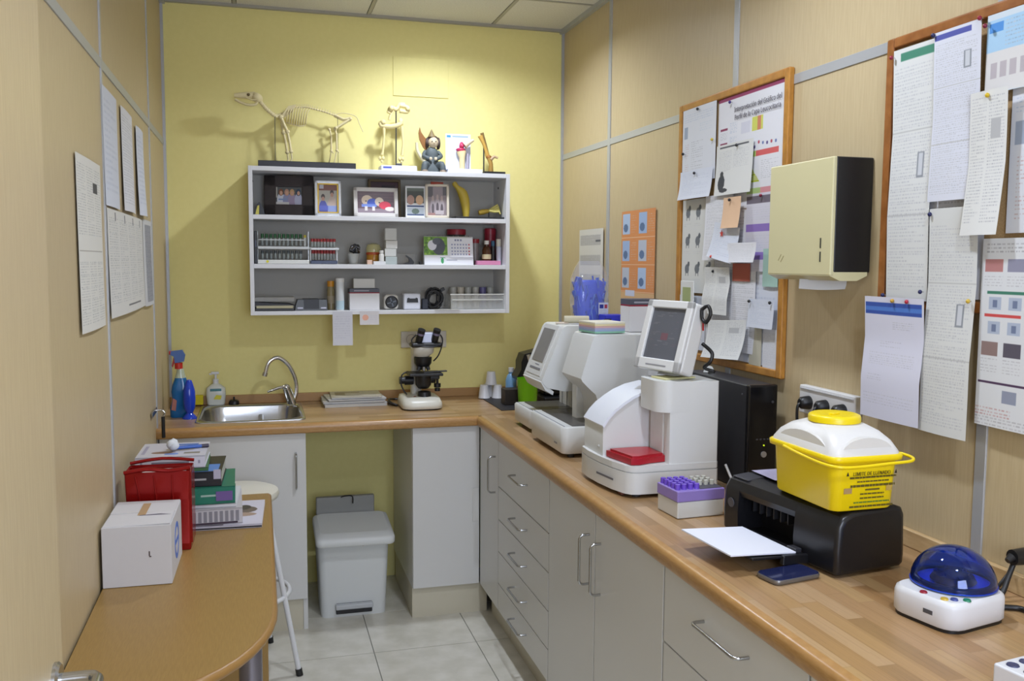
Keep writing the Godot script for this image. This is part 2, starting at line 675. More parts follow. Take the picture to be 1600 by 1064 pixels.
# ---------------------------------------------------------------- cabinets, worktops, shelf, desk
func furniture() -> void:
	worktop()
	cabinets()
	# wall shelf
	var x0 := 0.3685
	var x1 := 1.563
	var y0 := 1.3306
	var y1 := 1.9907
	var mx := (x0 + x1) / 2
	var w := x1 - x0
	var t := thing("wall_shelf", "white three-compartment shelf unit hung on the yellow wall", "shelf", Vector3(mx, y0, 0))
	wpart(t, "back_panel", bx(w - 0.03, y1 - y0 - 0.03, 0.006), mat("b9b6ad", 0.6), Vector3(mx, (y0 + y1) / 2, 0.005))  # white panel, greyed to put the shade inside the shelf into its colour
	for sx in [x0 + 0.009, x1 - 0.009]:
		wpart(t, "side_panel", rb(0.018, y1 - y0, 0.248, 0.0012), m.white, Vector3(sx, (y0 + y1) / 2, 0.126))
	for b in [[1.348, 0.0174], [1.560, 0.02], [1.778, 0.02], [1.9907, 0.02]]:
		wpart(t, "shelf_board", rb(w - 0.036, b[1], 0.244, 0.0012), m.white, Vector3(mx, b[0] - b[1] / 2, 0.124))
	for sx in [x0 + 0.019, x1 - 0.019]:
		wpart(t, "screw_cap", cyl(0.005, 0.002, 12), m.dark, Vector3(sx, 1.935, 0.1), Vector3(0, 0, PI / 2))

	# side desk with a rounded near corner
	t = thing("side_desk", "oak laminate desk with a rounded corner against the panelled wall", "desk", Vector3(0.2, 0, 1.9))
	var poly := [Vector2(0.007, 1.1), Vector2(0.425, 1.1), Vector2(0.425, 2.22)]
	for k in range(1, 12):
		var a := PI / 2 * k / 11.0
		poly.append(Vector2(0.105 + 0.32 * cos(a), 2.22 + 0.42 * sin(a)))
	poly.append(Vector2(0.007, 2.64))
	var flip := []
	for p in poly:
		flip.append(Vector2(p.x, -p.y))
	wpart(t, "desk_top", prism(flip, 0.025), m.desk, Vector3(0, 0.7225, 0), Vector3(-PI / 2, 0, 0))
	var rim := []
	for p in poly.slice(1):
		rim.append(Vector3(p.x - 0.001, 0.7225, p.y))
	wpart(t, "edge_band", tube(rim, 0.0125, 8), mat("9a743f", 0.35), Vector3.ZERO)
	wpart(t, "leg", lathe([Vector2(0.0, 0.0), Vector2(0.04, 0.0), Vector2(0.04, 0.012), Vector2(0.028, 0.016), Vector2(0.028, 0.69), Vector2(0.05, 0.695), Vector2(0.05, 0.71), Vector2(0, 0.71)], 24), mat("8d8a96", 0.3, 0.8), Vector3(0.37, 0, 2.2))
	wpart(t, "support_panel", rb(0.4, 0.705, 0.022, 0.002), m.desk, Vector3(0.215, 0.355, 1.35))
	wpart(t, "wall_batten", rb(0.02, 0.05, 1.4, 0.002), m.desk, Vector3(0.018, 0.682, 1.85))

	# stool
	t = thing("bar_stool", "white round-seated stool with splayed tubular legs beside the sink cabinet", "stool", Vector3(0.31, 0, 0.9))
	part(t, "seat", lathe([Vector2(0, 0.665), Vector2(0.14, 0.665), Vector2(0.152, 0.672), Vector2(0.158, 0.685), Vector2(0.154, 0.7), Vector2(0.14, 0.706), Vector2(0, 0.708)], 36), mat("dcd8c8", 0.35))
	var legs := mat("dcdcdc", 0.3)
	for k in 4:
		var a := TAU * k / 4.0 + 0.487
		var q := Vector3(cos(a), 0, sin(a))
		var l := part(t, "leg", tube([q * 0.12 + Vector3(0, 0.67, 0), q * 0.247 + Vector3(0, 0.012, 0)], 0.0105, 10), legs)
		part(l, "rubber_foot", tube([q * 0.2445 + Vector3(0, 0.026, 0), q * 0.2495 + Vector3(0, 0.0, 0)], 0.0135, 10), m.black)
	var ring := []
	for k in 32:
		ring.append(Vector3(cos(TAU * k / 32) * 0.191, 0.3, sin(TAU * k / 32) * 0.191))
	part(t, "foot_ring", tube(ring, 0.009, 8, true), legs)

	# pedal bin
	t = thing("pedal_bin", "white plastic pedal bin under the worktop between cabinets", "bin", Vector3(0.79, 0, 0.355))
	var bw := mat("d6d8d6", 0.45)
	part(t, "body", loft([rr(0.285, 0.25, 0.03, 0.0), rr(0.285, 0.25, 0.03, 0.004), rr(0.315, 0.28, 0.03, 0.372)]), bw)
	part(t, "lid", loft([rr(0.335, 0.30, 0.025, 0.376), rr(0.342, 0.307, 0.025, 0.382), rr(0.342, 0.305, 0.025, 0.404), rr(0.332, 0.29, 0.025, 0.413, 0, -0.004), rr(0.3, 0.24, 0.025, 0.42, 0, -0.02)]), bw, Vector3(0, -0.02, 0.01), Vector3(0.1, 0, -0.012))
	part(t, "hinge_block", rb(0.27, 0.09, 0.03, 0.006), mat("9d9d98", 0.5), Vector3(-0.01, 0.43, -0.155))
	part(t, "pedal_shade", rb(0.16, 0.05, 0.01, 0.004), m.black, Vector3(0.0, 0.038, 0.126))  # solid black block, paints in the shade under the pedal
	part(t, "pedal", rb(0.165, 0.022, 0.03, 0.005), mat("b9bcbf", 0.35), Vector3(0.0, 0.052, 0.142))
	part(t, "drip_stain", join([[ball(0.014, 0.005, 0.0008), Vector3(0, 0, 0)], [ball(0.007, 0.01, 0.0008), Vector3(0.01, -0.006, 0.0)]]), mat("b89a5a", 0.8), Vector3(0.03, 0.335, 0.1385), Vector3(-0.04, 0, 0))
	part(t, "bag_tie", tube(curve([Vector3(-0.03, 0.475, -0.13), Vector3(-0.01, 0.485, -0.11), Vector3(0.02, 0.478, -0.12), Vector3(0.02, 0.45, -0.1)], 4), 0.003, 6), m.black)

func worktop() -> void:
	var t := thing("worktop", "beech block worktop running round the corner along two walls", "worktop", Vector3(0.95, 0.8584, 0.3))
	var th := 0.0416
	var y := CT - th / 2
	# back run, cut out for the sink
	var hx0 := 0.15
	var hx1 := 0.58
	var hz0 := 0.075
	var hz1 := 0.515
	var zf := 0.60
	wpart(t, "slab", join([[bx(hx0, th, zf), Vector3(hx0 / 2, y, zf / 2)], [bx(RW - hx1, th, zf), Vector3((RW + hx1) / 2, y, zf / 2)],
		[bx(hx1 - hx0, th, hz0), Vector3((hx0 + hx1) / 2, y, hz0 / 2)], [bx(hx1 - hx0, th, zf - hz1), Vector3((hx0 + hx1) / 2, y, (zf + hz1) / 2)]]), m.top_x, Vector3.ZERO)
	var ex := 1.3385
	wpart(t, "slab", bx(RW - ex, th, 3.75 - zf - 0.001), m.top_z, Vector3((RW + ex) / 2, y, (3.75 + zf + 0.001) / 2))
	var nose := [Vector2(0.0, -th), Vector2(0.018, -th), Vector2(0.022, -th + 0.003), Vector2(0.024, -th + 0.008), Vector2(0.024, -0.014), Vector2(0.0225, -0.008), Vector2(0.018, -0.0035), Vector2(0.012, -0.001), Vector2(0.0, 0.0)]
	wpart(t, "front_edge", prism(nose, ex), m.wood_edge, Vector3(ex / 2 - 0.012, CT, zf), Vector3(0, -PI / 2, 0))
	wpart(t, "front_edge", prism(nose, 3.75 - zf - 0.012), m.wood_edge, Vector3(ex, CT, (3.75 + zf) / 2 + 0.012), Vector3(0, PI, 0))
	wpart(t, "upstand", rb(RW, 0.042, 0.016, 0.003), mat("a8804c", 0.4), Vector3(RW / 2, CT + 0.021, 0.009))
	wpart(t, "upstand", rb(0.016, 0.042, 3.73, 0.003), grained(17, "b99a6c", "c8ab7e", Vector3(3, 3, 0.6), 0.4, 0.03), Vector3(RW - 0.009, CT + 0.021, 0.017 + 3.73 / 2))

func handle_on_x(p: Node3D, y: float, z: float, vertical: bool, length := 0.15) -> void:
	var o := part(p, "handle", bar_handle(length), m.steel, Vector3.ZERO)
	o.basis = Basis(Vector3(0, 0, 1), Vector3(0, 1, 0), Vector3(-1, 0, 0)) if vertical else Basis(Vector3(0, -1, 0), Vector3(0, 0, 1), Vector3(-1, 0, 0))
	o.position = Vector3(-0.009, y, z)

func cabinets() -> void:
	var top := 0.8575
	var low := 0.1365
	# under the sink
	var t := thing("sink_cabinet", "white sink cabinet with one tall door and bar handle", "cabinet", Vector3(0.29, 0, 0.3))
	wpart(t, "carcass", join([[bx(0.018, top - low, 0.55), Vector3(0.016, (top + low) / 2, 0.295)], [bx(0.018, top, 0.572), Vector3(0.576, top / 2, 0.289)], [bx(0.575, 0.018, 0.55), Vector3(0.2955, low + 0.009, 0.295)], [bx(0.575, 0.6, 0.01), Vector3(0.2955, 0.45, 0.012)]]), m.cab, Vector3.ZERO)
	var d := wpart(t, "door", rb(0.576, top - low - 0.006, 0.018, 0.0015), m.cab, Vector3(0.296, (top + low) / 2, 0.583))
	part(d, "handle", bar_handle(0.15), m.steel, Vector3(0.247, 0.2, 0.009))
	wpart(t, "plinth", bx(0.576, low, 0.016), m.plinth, Vector3(0.296, low / 2, 0.562))
	# corner unit facing the room
	t = thing("corner_cabinet", "white blank-fronted corner cabinet beside the pedal bin", "cabinet", Vector3(1.19, 0, 0.3))
	wpart(t, "carcass", join([[bx(0.018, top - low, 0.565), Vector3(1.045, (top + low) / 2, 0.29)], [bx(0.29, 0.018, 0.55), Vector3(1.19, low + 0.009, 0.295)]]), m.cab, Vector3.ZERO)
	wpart(t, "front_panel", rb(0.298, top - low - 0.004, 0.018, 0.0015), m.cab, Vector3(1.186, (top + low) / 2, 0.583))
	wpart(t, "bumper_plate", rb(0.03, 0.15, 0.004, 0.0015), m.cab, Vector3(1.318, 0.5, 0.594))
	wpart(t, "plinth", bx(0.34, low, 0.016), m.plinth, Vector3(1.206, low / 2, 0.562))
	wpart(t, "side_plinth", bx(0.016, low, 0.5), m.plinth, Vector3(1.045, low / 2, 0.3))
	# the run along the right wall; fronts at x = 1.3366
	var fx := 1.3456
	var units := [
		{"n": "corner_door_cabinet", "l": "narrow white single-door cabinet next to the inner corner", "z": [0.60, 0.912], "k": "door"},
		{"n": "five_drawer_cabinet", "l": "white cabinet with a column of five drawers", "z": [0.916, 1.585], "k": "five"},
		{"n": "double_door_cabinet", "l": "white cabinet with two doors whose bar handles meet in the middle", "z": [1.589, 2.485], "k": "two"},
		{"n": "deep_drawer_cabinet", "l": "white deep-drawer cabinet under the printer and mobile phone", "z": [2.489, 3.085], "k": "deep"},
		{"n": "end_cabinet", "l": "white cabinet at the open end of the long worktop", "z": [3.089, 3.70], "k": "door"}]
	for u in units:
		var z0: float = u.z[0]
		var z1: float = u.z[1]
		var zc := (z0 + z1) / 2
		t = thing(u.n, u.l, "cabinet", Vector3(1.62, 0, zc))
		wpart(t, "carcass", join([[bx(0.54, top - low, 0.016), Vector3(1.63, (top + low) / 2, z0 + 0.01)], [bx(0.54, top - low, 0.016), Vector3(1.63, (top + low) / 2, z1 - 0.01)], [bx(0.54, 0.016, z1 - z0 - 0.004), Vector3(1.63, low + 0.008, zc)], [bx(0.01, top - low, z1 - z0 - 0.004), Vector3(1.89, (top + low) / 2, zc)]]), m.cab, Vector3.ZERO)
		wpart(t, "plinth", bx(0.016, low, z1 - z0), m.plinth, Vector3(1.40, low / 2, zc))
		var fronts := []
		if u.k == "door":
			fronts = [[z0, z1, low, top, "door"]]
		elif u.k == "two":
			fronts = [[z0, 2.0205, low, top, "door"], [2.0235, z1, low, top, "door"]]
		elif u.k == "five":
			var ys := [low, 0.252, 0.387, 0.522, 0.659, top]
			for k in 5:
				fronts.append([z0, z1, ys[k], ys[k + 1], "drawer"])
		else:
			for q in [[low, 0.39], [0.39, 0.66], [0.66, top]]:
				fronts.append([z0, z1, q[0], q[1], "drawer"])
		for k in fronts.size():
			var q: Array = fronts[k]
			var p := wpart(t, q[4], rb(0.018, q[3] - q[2] - 0.004, q[1] - q[0] - 0.004, 0.0015), m.cab, Vector3(fx, (q[2] + q[3]) / 2, (q[0] + q[1]) / 2))
			if q[4] == "drawer":
				handle_on_x(p, 0.006 if u.k == "five" else 0.03, 0.0, false, 0.16 if u.k == "five" else 0.19)
			else:
				var hz: float = (q[1] - q[0]) / 2 - 0.045
				handle_on_x(p, 0.2, hz if (k == 0 and u.n != "end_cabinet") else -hz, true, 0.15)

# ---------------------------------------------------------------- on and in the wall shelf
func v3(list: Array, z: float) -> Array:
	var o := []
	for p in list:
		o.append(Vector3(p[0], p[1], z))
	return o

func copy(o: Node3D, base: String, to: Vector3, turn := 0.0, label := "") -> Node3D:
	var c: Node3D = o.duplicate()
	c.name = numbered(base)
	add_child(c)
	c.position = to
	c.rotation.y = turn
	if label:
		c.set_meta("label", label)
	return c

func bone(pts: Array, r: float) -> ArrayMesh:   # a shaft with swollen ends
	var list := [[tube(pts, r, 8), Vector3.ZERO]]
	for e in [pts[0], pts[pts.size() - 1]]:
		list.append([ball(r * 1.7, r * 1.5, r * 1.7, 8), e])
	return join(list)

func photo(kind: int) -> Image:
	var i := blank(120, 90, Color("4a4644"))
	match kind:
		0:   # group of four indoors
			fr(i, 0, 0, 1, 1, Color("55595a"))
			fr(i, 0, 0, 0.06, 0.6, Color("b9b4aa"))
			for q in [[0.2, "7a4a30", "c8cbd4"], [0.42, "b58a74", "8c8fae"], [0.62, "c09a6c", "9d8ea6"], [0.86, "2a3f58", "b4b6cc"]]:
				el(i, q[0], 0.75, 0.15, 0.42, Color(q[2]))
				el(i, q[0], 0.3, 0.09, 0.19, Color(q[1]))
				el(i, q[0] + 0.005, 0.34, 0.055, 0.12, Color("c99f86"))
			fr(i, 0, 0.85, 0.5, 0.15, Color("cfccc8"))
			fr(i, 0.1, 0.66, 0.3, 0.08, Color("7c92b8"))
		1:   # two people standing before shelves
			fr(i, 0, 0, 1, 0.24, Color("7b4a3c"))
			fr(i, 0.1, 0.03, 0.2, 0.16, Color("b9b7c4"))
			fr(i, 0, 0.24, 1, 0.76, Color("b2aea2"))
			for q in [[0.27, 0.5, "4d53a0"], [0.7, 0.36, "c0aca0"]]:
				el(i, q[0], q[1] + 0.45, 0.22, 0.4, Color(q[2]))
				el(i, q[0], q[1] - 0.06, 0.09, 0.09, Color("3a2c28"))
				el(i, q[0], q[1] + 0.01, 0.075, 0.075, Color("b98d78"))
			fr(i, 0.05, 0.75, 0.45, 0.16, Color("5862b4"))
			fr(i, 0.5, 0.75, 0.45, 0.22, Color("8c9cd0"))
		2:   # two small dogs in knitted coats
			fr(i, 0, 0, 1, 1, Color("5a4048"))
			for k in 5:
				fr(i, 0, k * 0.13, 1, 0.03, Color("74545c"))
			fr(i, 0, 0.78, 1, 0.22, Color("8d7c86"))
			el(i, 0.27, 0.4, 0.15, 0.23, Color("e2cdb4"))
			el(i, 0.42, 0.52, 0.15, 0.2, Color("2f55c8"))
			fr(i, 0.12, 0.58, 0.4, 0.14, Color("6f8ad8"))
			fr(i, 0.2, 0.68, 0.08, 0.2, Color("e2dcd6"))
			fr(i, 0.4, 0.68, 0.08, 0.2, Color("e2dcd6"))
			el(i, 0.6, 0.46, 0.12, 0.2, Color("eadac4"))
			el(i, 0.75, 0.62, 0.16, 0.18, Color("d8304e"))
			el(i, 0.88, 0.78, 0.13, 0.1, Color("e8dfd6"))
			el(i, 0.24, 0.44, 0.02, 0.03, Color("30242a"))
			el(i, 0.6, 0.5, 0.02, 0.03, Color("30242a"))
		3:   # dark portrait print
			fr(i, 0, 0, 1, 1, Color("4a2c34"))
			fr(i, 0.4, 0.1, 0.5, 0.5, Color("2c1c24"))
			el(i, 0.35, 0.95, 0.12, 0.35, Color("a08a7c"))
			el(i, 0.75, 0.95, 0.12, 0.3, Color("a89488"))
		4:   # two pictures on one print
			fr(i, 0, 0, 1, 1, Color("dcdcdc"))
			fr(i, 0.05, 0.04, 0.9, 0.5, Color("3b3f38"))
			fr(i, 0.05, 0.04, 0.9, 0.1, Color("5a6358"))
			el(i, 0.25, 0.42, 0.2, 0.16, Color("b08a7c"))
			el(i, 0.72, 0.42, 0.2, 0.16, Color("d0a882"))
			fr(i, 0.05, 0.62, 0.9, 0.06, Color("3a4a70"))
			fr(i, 0.05, 0.7, 0.9, 0.26, Color("a3aab0"))
			el(i, 0.5, 0.8, 0.2, 0.09, Color("5c6a60"))
			fr(i, 0.05, 0.9, 0.9, 0.05, Color("38486e"))
		5:   # faded group photograph
			fr(i, 0, 0, 1, 1, Color("86787a"))
			fr(i, 0, 0, 0.28, 0.36, Color("4c4546"))
			fr(i, 0.8, 0, 0.2, 0.3, Color("4c4648"))
			for q in [[0.28, 0.5], [0.52, 0.46], [0.75, 0.5]]:
				el(i, q[0], q[1] + 0.2, 0.13, 0.28, Color("a59a9c"))
				el(i, q[0], q[1] + 0.26, 0.07, 0.18, Color("544a4e"))
				el(i, q[0], q[1] - 0.1, 0.06, 0.1, Color("b09a92"))
			fr(i, 0.4, 0.82, 0.45, 0.14, Color("b8aeb0"))
			fr(i, 0.0, 0.9, 0.4, 0.1, Color("a07a74"))
	return i

# a picture frame standing at its foot, leaning back
func frame(called: String, label: String, x: float, y: float, z: float, w: float, h: float, border: float, mt: Material, pic: int, turn := 0.0, lean := 0.12, mount: Material = null) -> void:
	var t := thing(called, label, "picture frame", Vector3(x, y + 0.001, z), turn)
	var d := 0.014
	var list := []
	for s in [-1, 1]:
		list.append([rb(border, h, d, 0.003, 2), Vector3(s * (w - border) / 2, h / 2, 0)])
		list.append([rb(w, border, d, 0.003, 2), Vector3(0, h / 2 + s * (h - border) / 2, 0)])
	var tilt := Vector3(-lean, 0, 0)
	part(t, "frame", join(list), mt, Vector3.ZERO, tilt)
	part(t, "backing", bx(w - 0.004, h - 0.004, 0.003), m.dark, tilted(Vector3(0, h / 2, -0.005), lean), tilt)
	var iw := w - border * 2 + 0.002
	var ih := h - border * 2 + 0.002
	if mount:
		part(t, "inner_rim", join([[rb(0.006, ih, 0.006, 0.001), Vector3(-iw / 2 + 0.003, 0, 0)], [rb(0.006, ih, 0.006, 0.001), Vector3(iw / 2 - 0.003, 0, 0)], [rb(iw, 0.006, 0.006, 0.001), Vector3(0, ih / 2 - 0.003, 0)], [rb(iw, 0.006, 0.006, 0.001), Vector3(0, -ih / 2 + 0.003, 0)]]), mount, tilted(Vector3(0, h / 2, 0.001), lean), tilt)
	part(t, "photograph", sheet(iw, ih, 0, 0, 0, 0, 1, 1), printed(photo(pic), 0.3), tilted(Vector3(0, h / 2 + ih / 2, -0.0025), lean), tilt)
	part(t, "easel_leg", tube([tilted(Vector3(0, h * 0.55, -0.008), lean), Vector3(0, 0.004, -h * 0.3 - h * lean * 0.3)], 0.003, 6), m.dark)

func tilted(p: Vector3, lean: float) -> Vector3:
	return Basis.from_euler(Vector3(-lean, 0, 0)) * p

func shelf_items() -> void:
	var S3 := 1.9907
	var S2 := 1.778
	var S1 := 1.56
	var S0 := 1.348
	# ---- animal skeleton
	var t := thing("animal_skeleton", "mounted skeleton of a four-legged animal on a long black base", "skeleton", Vector3(0.63, S3, 0.07))
	wpart(t, "base", rb(0.44, 0.038, 0.1, 0.002), mat("1d1b20", 0.35), Vector3(0.632, S3 + 0.0195, 0.07))
	wpart(t, "skull", join([[ball(0.03, 0.021, 0.022, 14), at(Vector3(0.41, 2.307, 0.12), Vector3(0, 0, -0.35))], [tube(v3([[0.4, 2.311], [0.37, 2.314], [0.335, 2.312], [0.314, 2.311]], 0.12), [0.018, 0.016, 0.0125, 0.009], 10), Vector3.ZERO], [tube(curve(v3([[0.418, 2.298], [0.392, 2.292], [0.365, 2.302]], 0.138), 3), 0.003, 6), Vector3.ZERO], [prism([Vector2(0.43, 2.318), Vector2(0.4, 2.332), Vector2(0.38, 2.33), Vector2(0.4, 2.315)], 0.004), Vector3(0, 0, 0.12)]]), m.bone, Vector3.ZERO)
	wpart(t, "eye_socket", ball(0.008, 0.007, 0.004, 10), mat("6d5f3c", 0.8), Vector3(0.376, 2.315, 0.1345))
	wpart(t, "jaw", tube(curve(v3([[0.412, 2.292], [0.406, 2.276], [0.375, 2.272], [0.34, 2.282], [0.318, 2.294]], 0.122), 3), 0.0062, 8), m.bone, Vector3.ZERO)
	var nk := curve([Vector3(0.428, 2.287, 0.118), Vector3(0.446, 2.266, 0.11), Vector3(0.469, 2.248, 0.095), Vector3(0.494, 2.234, 0.08), Vector3(0.516, 2.24, 0.068)], 3)
	for k in nk.size():
		wpart(t, "neck_vertebra", join([[ball(0.0095, 0.008, 0.011, 8), Vector3.ZERO], [rb(0.004, 0.016, 0.003, 0.001), Vector3(0.003, 0.006, 0)]]), m.bone, nk[k])
	var sp := curve(v3([[0.516, 2.243], [0.551, 2.27], [0.581, 2.281], [0.607, 2.282], [0.633, 2.284], [0.659, 2.279], [0.694, 2.272], [0.729, 2.263], [0.76, 2.253]], 0.065), 3)
	wpart(t, "spinal_rod", tube(sp, 0.0035, 6), m.bone, Vector3.ZERO)
	for k in sp.size():
		wpart(t, "vertebra", join([[ball(0.0052, 0.0048, 0.006, 8), Vector3.ZERO], [rb(0.003, 0.015, 0.002, 0.001), Vector3(0.002, 0.007, 0)]]), m.bone, sp[k])
	for k in 9:
		var fx := k / 8.0
		for s in [-1, 1]:
			var a := Vector3(lerpf(0.556, 0.648, fx), 2.274 + 0.008 * sin(fx * PI), 0.065)
			var b := Vector3(lerpf(0.545, 0.632, fx), 2.24, 0.065 + s * 0.028)
			var c := Vector3(lerpf(0.542, 0.628, fx), 2.208 - 0.008 * sin(fx * PI), 0.065 + s * 0.006)
			wpart(t, "rib", tube(curve([a, (a + b) / 2 + Vector3(0, 0.006, s * 0.01), b, c], 3), 0.0023, 5), m.bone, Vector3.ZERO)
	wpart(t, "sternum", tube(curve(v3([[0.541, 2.21], [0.572, 2.202], [0.606, 2.197], [0.628, 2.205]], 0.065), 3), 0.0038, 6), m.bone, Vector3.ZERO)
	for s in [-1, 1]:
		var z: float = 0.065 + s * 0.02
		wpart(t, "shoulder_blade", prism([Vector2(0.585, 2.29), Vector2(0.57, 2.262), Vector2(0.524, 2.226), Vector2(0.516, 2.232), Vector2(0.55, 2.282)], 0.004), m.bone, Vector3(0, 0, z))
		var o: float = s * 0.008
		wpart(t, "upper_foreleg", bone(v3([[0.517, 2.23], [0.537 + o, 2.166]], z), 0.0068), m.bone, Vector3.ZERO)
		wpart(t, "lower_foreleg", bone(v3([[0.537 + o, 2.166], [0.545 + o, 2.127], [0.552 + o, 2.076]], z), 0.0058), m.bone, Vector3.ZERO)
		wpart(t, "forepaw", join([[tube(v3([[0.552 + o, 2.076], [0.556 + o, 2.045], [0.55 + o, 2.03]], z), 0.0042, 6), Vector3.ZERO], [tube(v3([[0.556 + o, 2.045], [0.545 + o, 2.027]], z + 0.004), 0.003, 6), Vector3.ZERO]]), m.bone, Vector3.ZERO)
		wpart(t, "thigh_bone", bone([Vector3(0.832, 2.238, z), Vector3(0.765, 2.192, z + s * 0.006)], 0.005), m.bone, Vector3.ZERO)
		var kx := 0.764 if s > 0 else 0.742
		wpart(t, "shin_bone", bone(v3([[kx - 0.004, 2.19], [kx + 0.003, 2.165], [kx + 0.004, 2.09]], z), 0.0044), m.bone, Vector3.ZERO)
		wpart(t, "hind_paw", join([[tube(v3([[kx + 0.004, 2.09], [kx - 0.004, 2.05], [kx - 0.01, 2.029]], z), 0.0032, 6), Vector3.ZERO], [tube(v3([[kx + 0.004, 2.09], [kx + 0.014, 2.08]], z), 0.0028, 6), Vector3.ZERO]]), m.bone, Vector3.ZERO)
	wpart(t, "pelvis", join([[tube(v3([[0.76, 2.253], [0.8, 2.235], [0.836, 2.241]], 0.05), [0.006, 0.005, 0.0075], 8), Vector3.ZERO], [tube(v3([[0.76, 2.253], [0.8, 2.235], [0.836, 2.241]], 0.08), [0.006, 0.005, 0.0075], 8), Vector3.ZERO]]), m.bone, Vector3.ZERO)
	wpart(t, "tail", tube(curve(v3([[0.764, 2.256], [0.79, 2.265], [0.827, 2.263], [0.862, 2.251], [0.875, 2.221], [0.893, 2.182]], 0.065), 3), 0.0022, 6), m.bone, Vector3.ZERO)
	wpart(t, "support_rod", tube([Vector3(0.49, 2.232, 0.085), Vector3(0.489, 2.02, 0.085)], 0.0022, 6), mat("6c6a58", 0.4, 0.6), Vector3.ZERO)
	wpart(t, "support_rod", tube([Vector3(0.775, 2.25, 0.065), Vector3(0.775, 2.02, 0.065)], 0.0012, 6), mat("6c6a58", 0.4, 0.6), Vector3.ZERO)

	# ---- hip and leg model
	t = thing("hip_joint_model", "cream plastic pelvis and hind leg model on a steel rod and white base", "bone model", Vector3(1.05, S3, 0.1))
	wpart(t, "base", rb(0.17, 0.032, 0.1, 0.004), mat("d8d8e4", 0.4), Vector3(1.05, S3 + 0.0165, 0.1))
	wpart(t, "base_print", sheet(0.04, 0.008, 0, 0, 0, 0, 1, 1), mat("4a56b0", 0.5), Vector3(0.995, S3 + 0.026, 0.1507))
	wpart(t, "rod", tube([Vector3(1.043, S3 + 0.03, 0.1), Vector3(1.044, 2.29, 0.1)], 0.0035, 8), mat("6a6a66", 0.3, 0.8), Vector3.ZERO)
	wpart(t, "clamp", rb(0.03, 0.012, 0.02, 0.003), mat("4a4a4a", 0.4), Vector3(1.052, S3 + 0.039, 0.12))
	wpart(t, "pelvis", join([[tube(curve(v3([[1.01, 2.27], [1.02, 2.297], [1.045, 2.29], [1.062, 2.312], [1.085, 2.312]], 0.1), 3), 0.011, 8), Vector3.ZERO], [tube(curve(v3([[1.062, 2.308], [1.098, 2.3], [1.096, 2.28], [1.06, 2.282]], 0.105), 3), 0.01, 8), Vector3.ZERO], [ball(0.013, 0.013, 0.012, 10), Vector3(1.02, 2.292, 0.112)], [ball(0.012, 0.012, 0.012, 10), Vector3(1.098, 2.293, 0.112)]]), m.bone2, Vector3.ZERO)
	wpart(t, "sacrum", tube(curve(v3([[1.03, 2.285], [1.018, 2.26], [1.012, 2.238]], 0.1), 3), 0.007, 8), m.bone2, Vector3.ZERO)
	wpart(t, "ischium", join([[tube(curve(v3([[0.975, 2.225], [0.972, 2.212], [1.01, 2.208], [1.045, 2.214], [1.072, 2.228]], 0.1), 3), 0.0115, 8), Vector3.ZERO], [ball(0.015, 0.013, 0.013, 10), Vector3(0.982, 2.226, 0.105)], [ball(0.011, 0.02, 0.011, 10), Vector3(1.066, 2.232, 0.1)]]), m.bone2, Vector3.ZERO)
	wpart(t, "leg_bone", tube(v3([[0.986, 2.205], [0.987, 2.16], [0.98, 2.09], [0.976, 2.075]], 0.1), [0.009, 0.0055, 0.006, 0.009], 8), m.bone2, Vector3.ZERO)
	wpart(t, "leg_bone", tube(v3([[1.072, 2.21], [1.078, 2.13], [1.072, 2.075]], 0.1), [0.009, 0.006, 0.008], 8), m.bone2, Vector3.ZERO)
	for x in [0.975, 1.068]:
		wpart(t, "toe_bones", join([[ball(0.007, 0.012, 0.007, 8), Vector3(x - 0.008, 2.058, 0.1)], [ball(0.007, 0.012, 0.007, 8), Vector3(x + 0.006, 2.058, 0.105)], [ball(0.006, 0.008, 0.006, 8), Vector3(x, 2.044, 0.105)]]), m.bone2, Vector3.ZERO)

	# ---- winged figurine
	t = thing("winged_figurine", "grey-robed ceramic figurine with brown wing and pointed cap", "figurine", Vector3(1.214, S3, 0.1))
	var robe := mat("50585a", 0.6)
	part(t, "robe", loft([rr(0.1, 0.07, 0.03, 0.0), rr(0.108, 0.075, 0.034, 0.012), rr(0.09, 0.065, 0.03, 0.04), rr(0.062, 0.05, 0.024, 0.065), rr(0.066, 0.05, 0.024, 0.09), rr(0.058, 0.044, 0.02, 0.112), rr(0.03, 0.03, 0.014, 0.128)]), robe)
	for s in [-1, 1]:
		part(t, "leg", tube(curve([Vector3(s * 0.02, 0.04, 0.02), Vector3(s * 0.04, 0.045, 0.045), Vector3(s * 0.046, 0.012, 0.05)], 3), 0.015, 8), robe)
		part(t, "foot", ball(0.016, 0.009, 0.02, 10), mat("8b7864", 0.6), Vector3(s * 0.044, 0.009, 0.058))
		part(t, "arm", tube(curve([Vector3(s * 0.03, 0.108, 0.0), Vector3(s * 0.042, 0.085, 0.02), Vector3(s * 0.016, 0.07, 0.036)], 3), 0.0095, 8), robe)
		part(t, "hand", ball(0.009, 0.008, 0.008, 8), mat("cfc0a4", 0.6), Vector3(s * 0.012, 0.071, 0.04))
	part(t, "head", join([[ball(0.025, 0.027, 0.024, 14), Vector3(0, 0, 0)], [ball(0.004, 0.004, 0.005, 8), Vector3(0, -0.003, 0.024)], [ball(0.006, 0.009, 0.004, 8), Vector3(-0.025, 0, 0)], [ball(0.006, 0.009, 0.004, 8), Vector3(0.025, 0, 0)]]), mat("cbb99a", 0.6), Vector3(0.006, 0.15, 0.008))
	for s in [-1, 1]:
		part(t, "eye", ball(0.0028, 0.0034, 0.002, 8), mat("2c2420", 0.3), Vector3(0.006 + s * 0.009, 0.153, 0.0305))
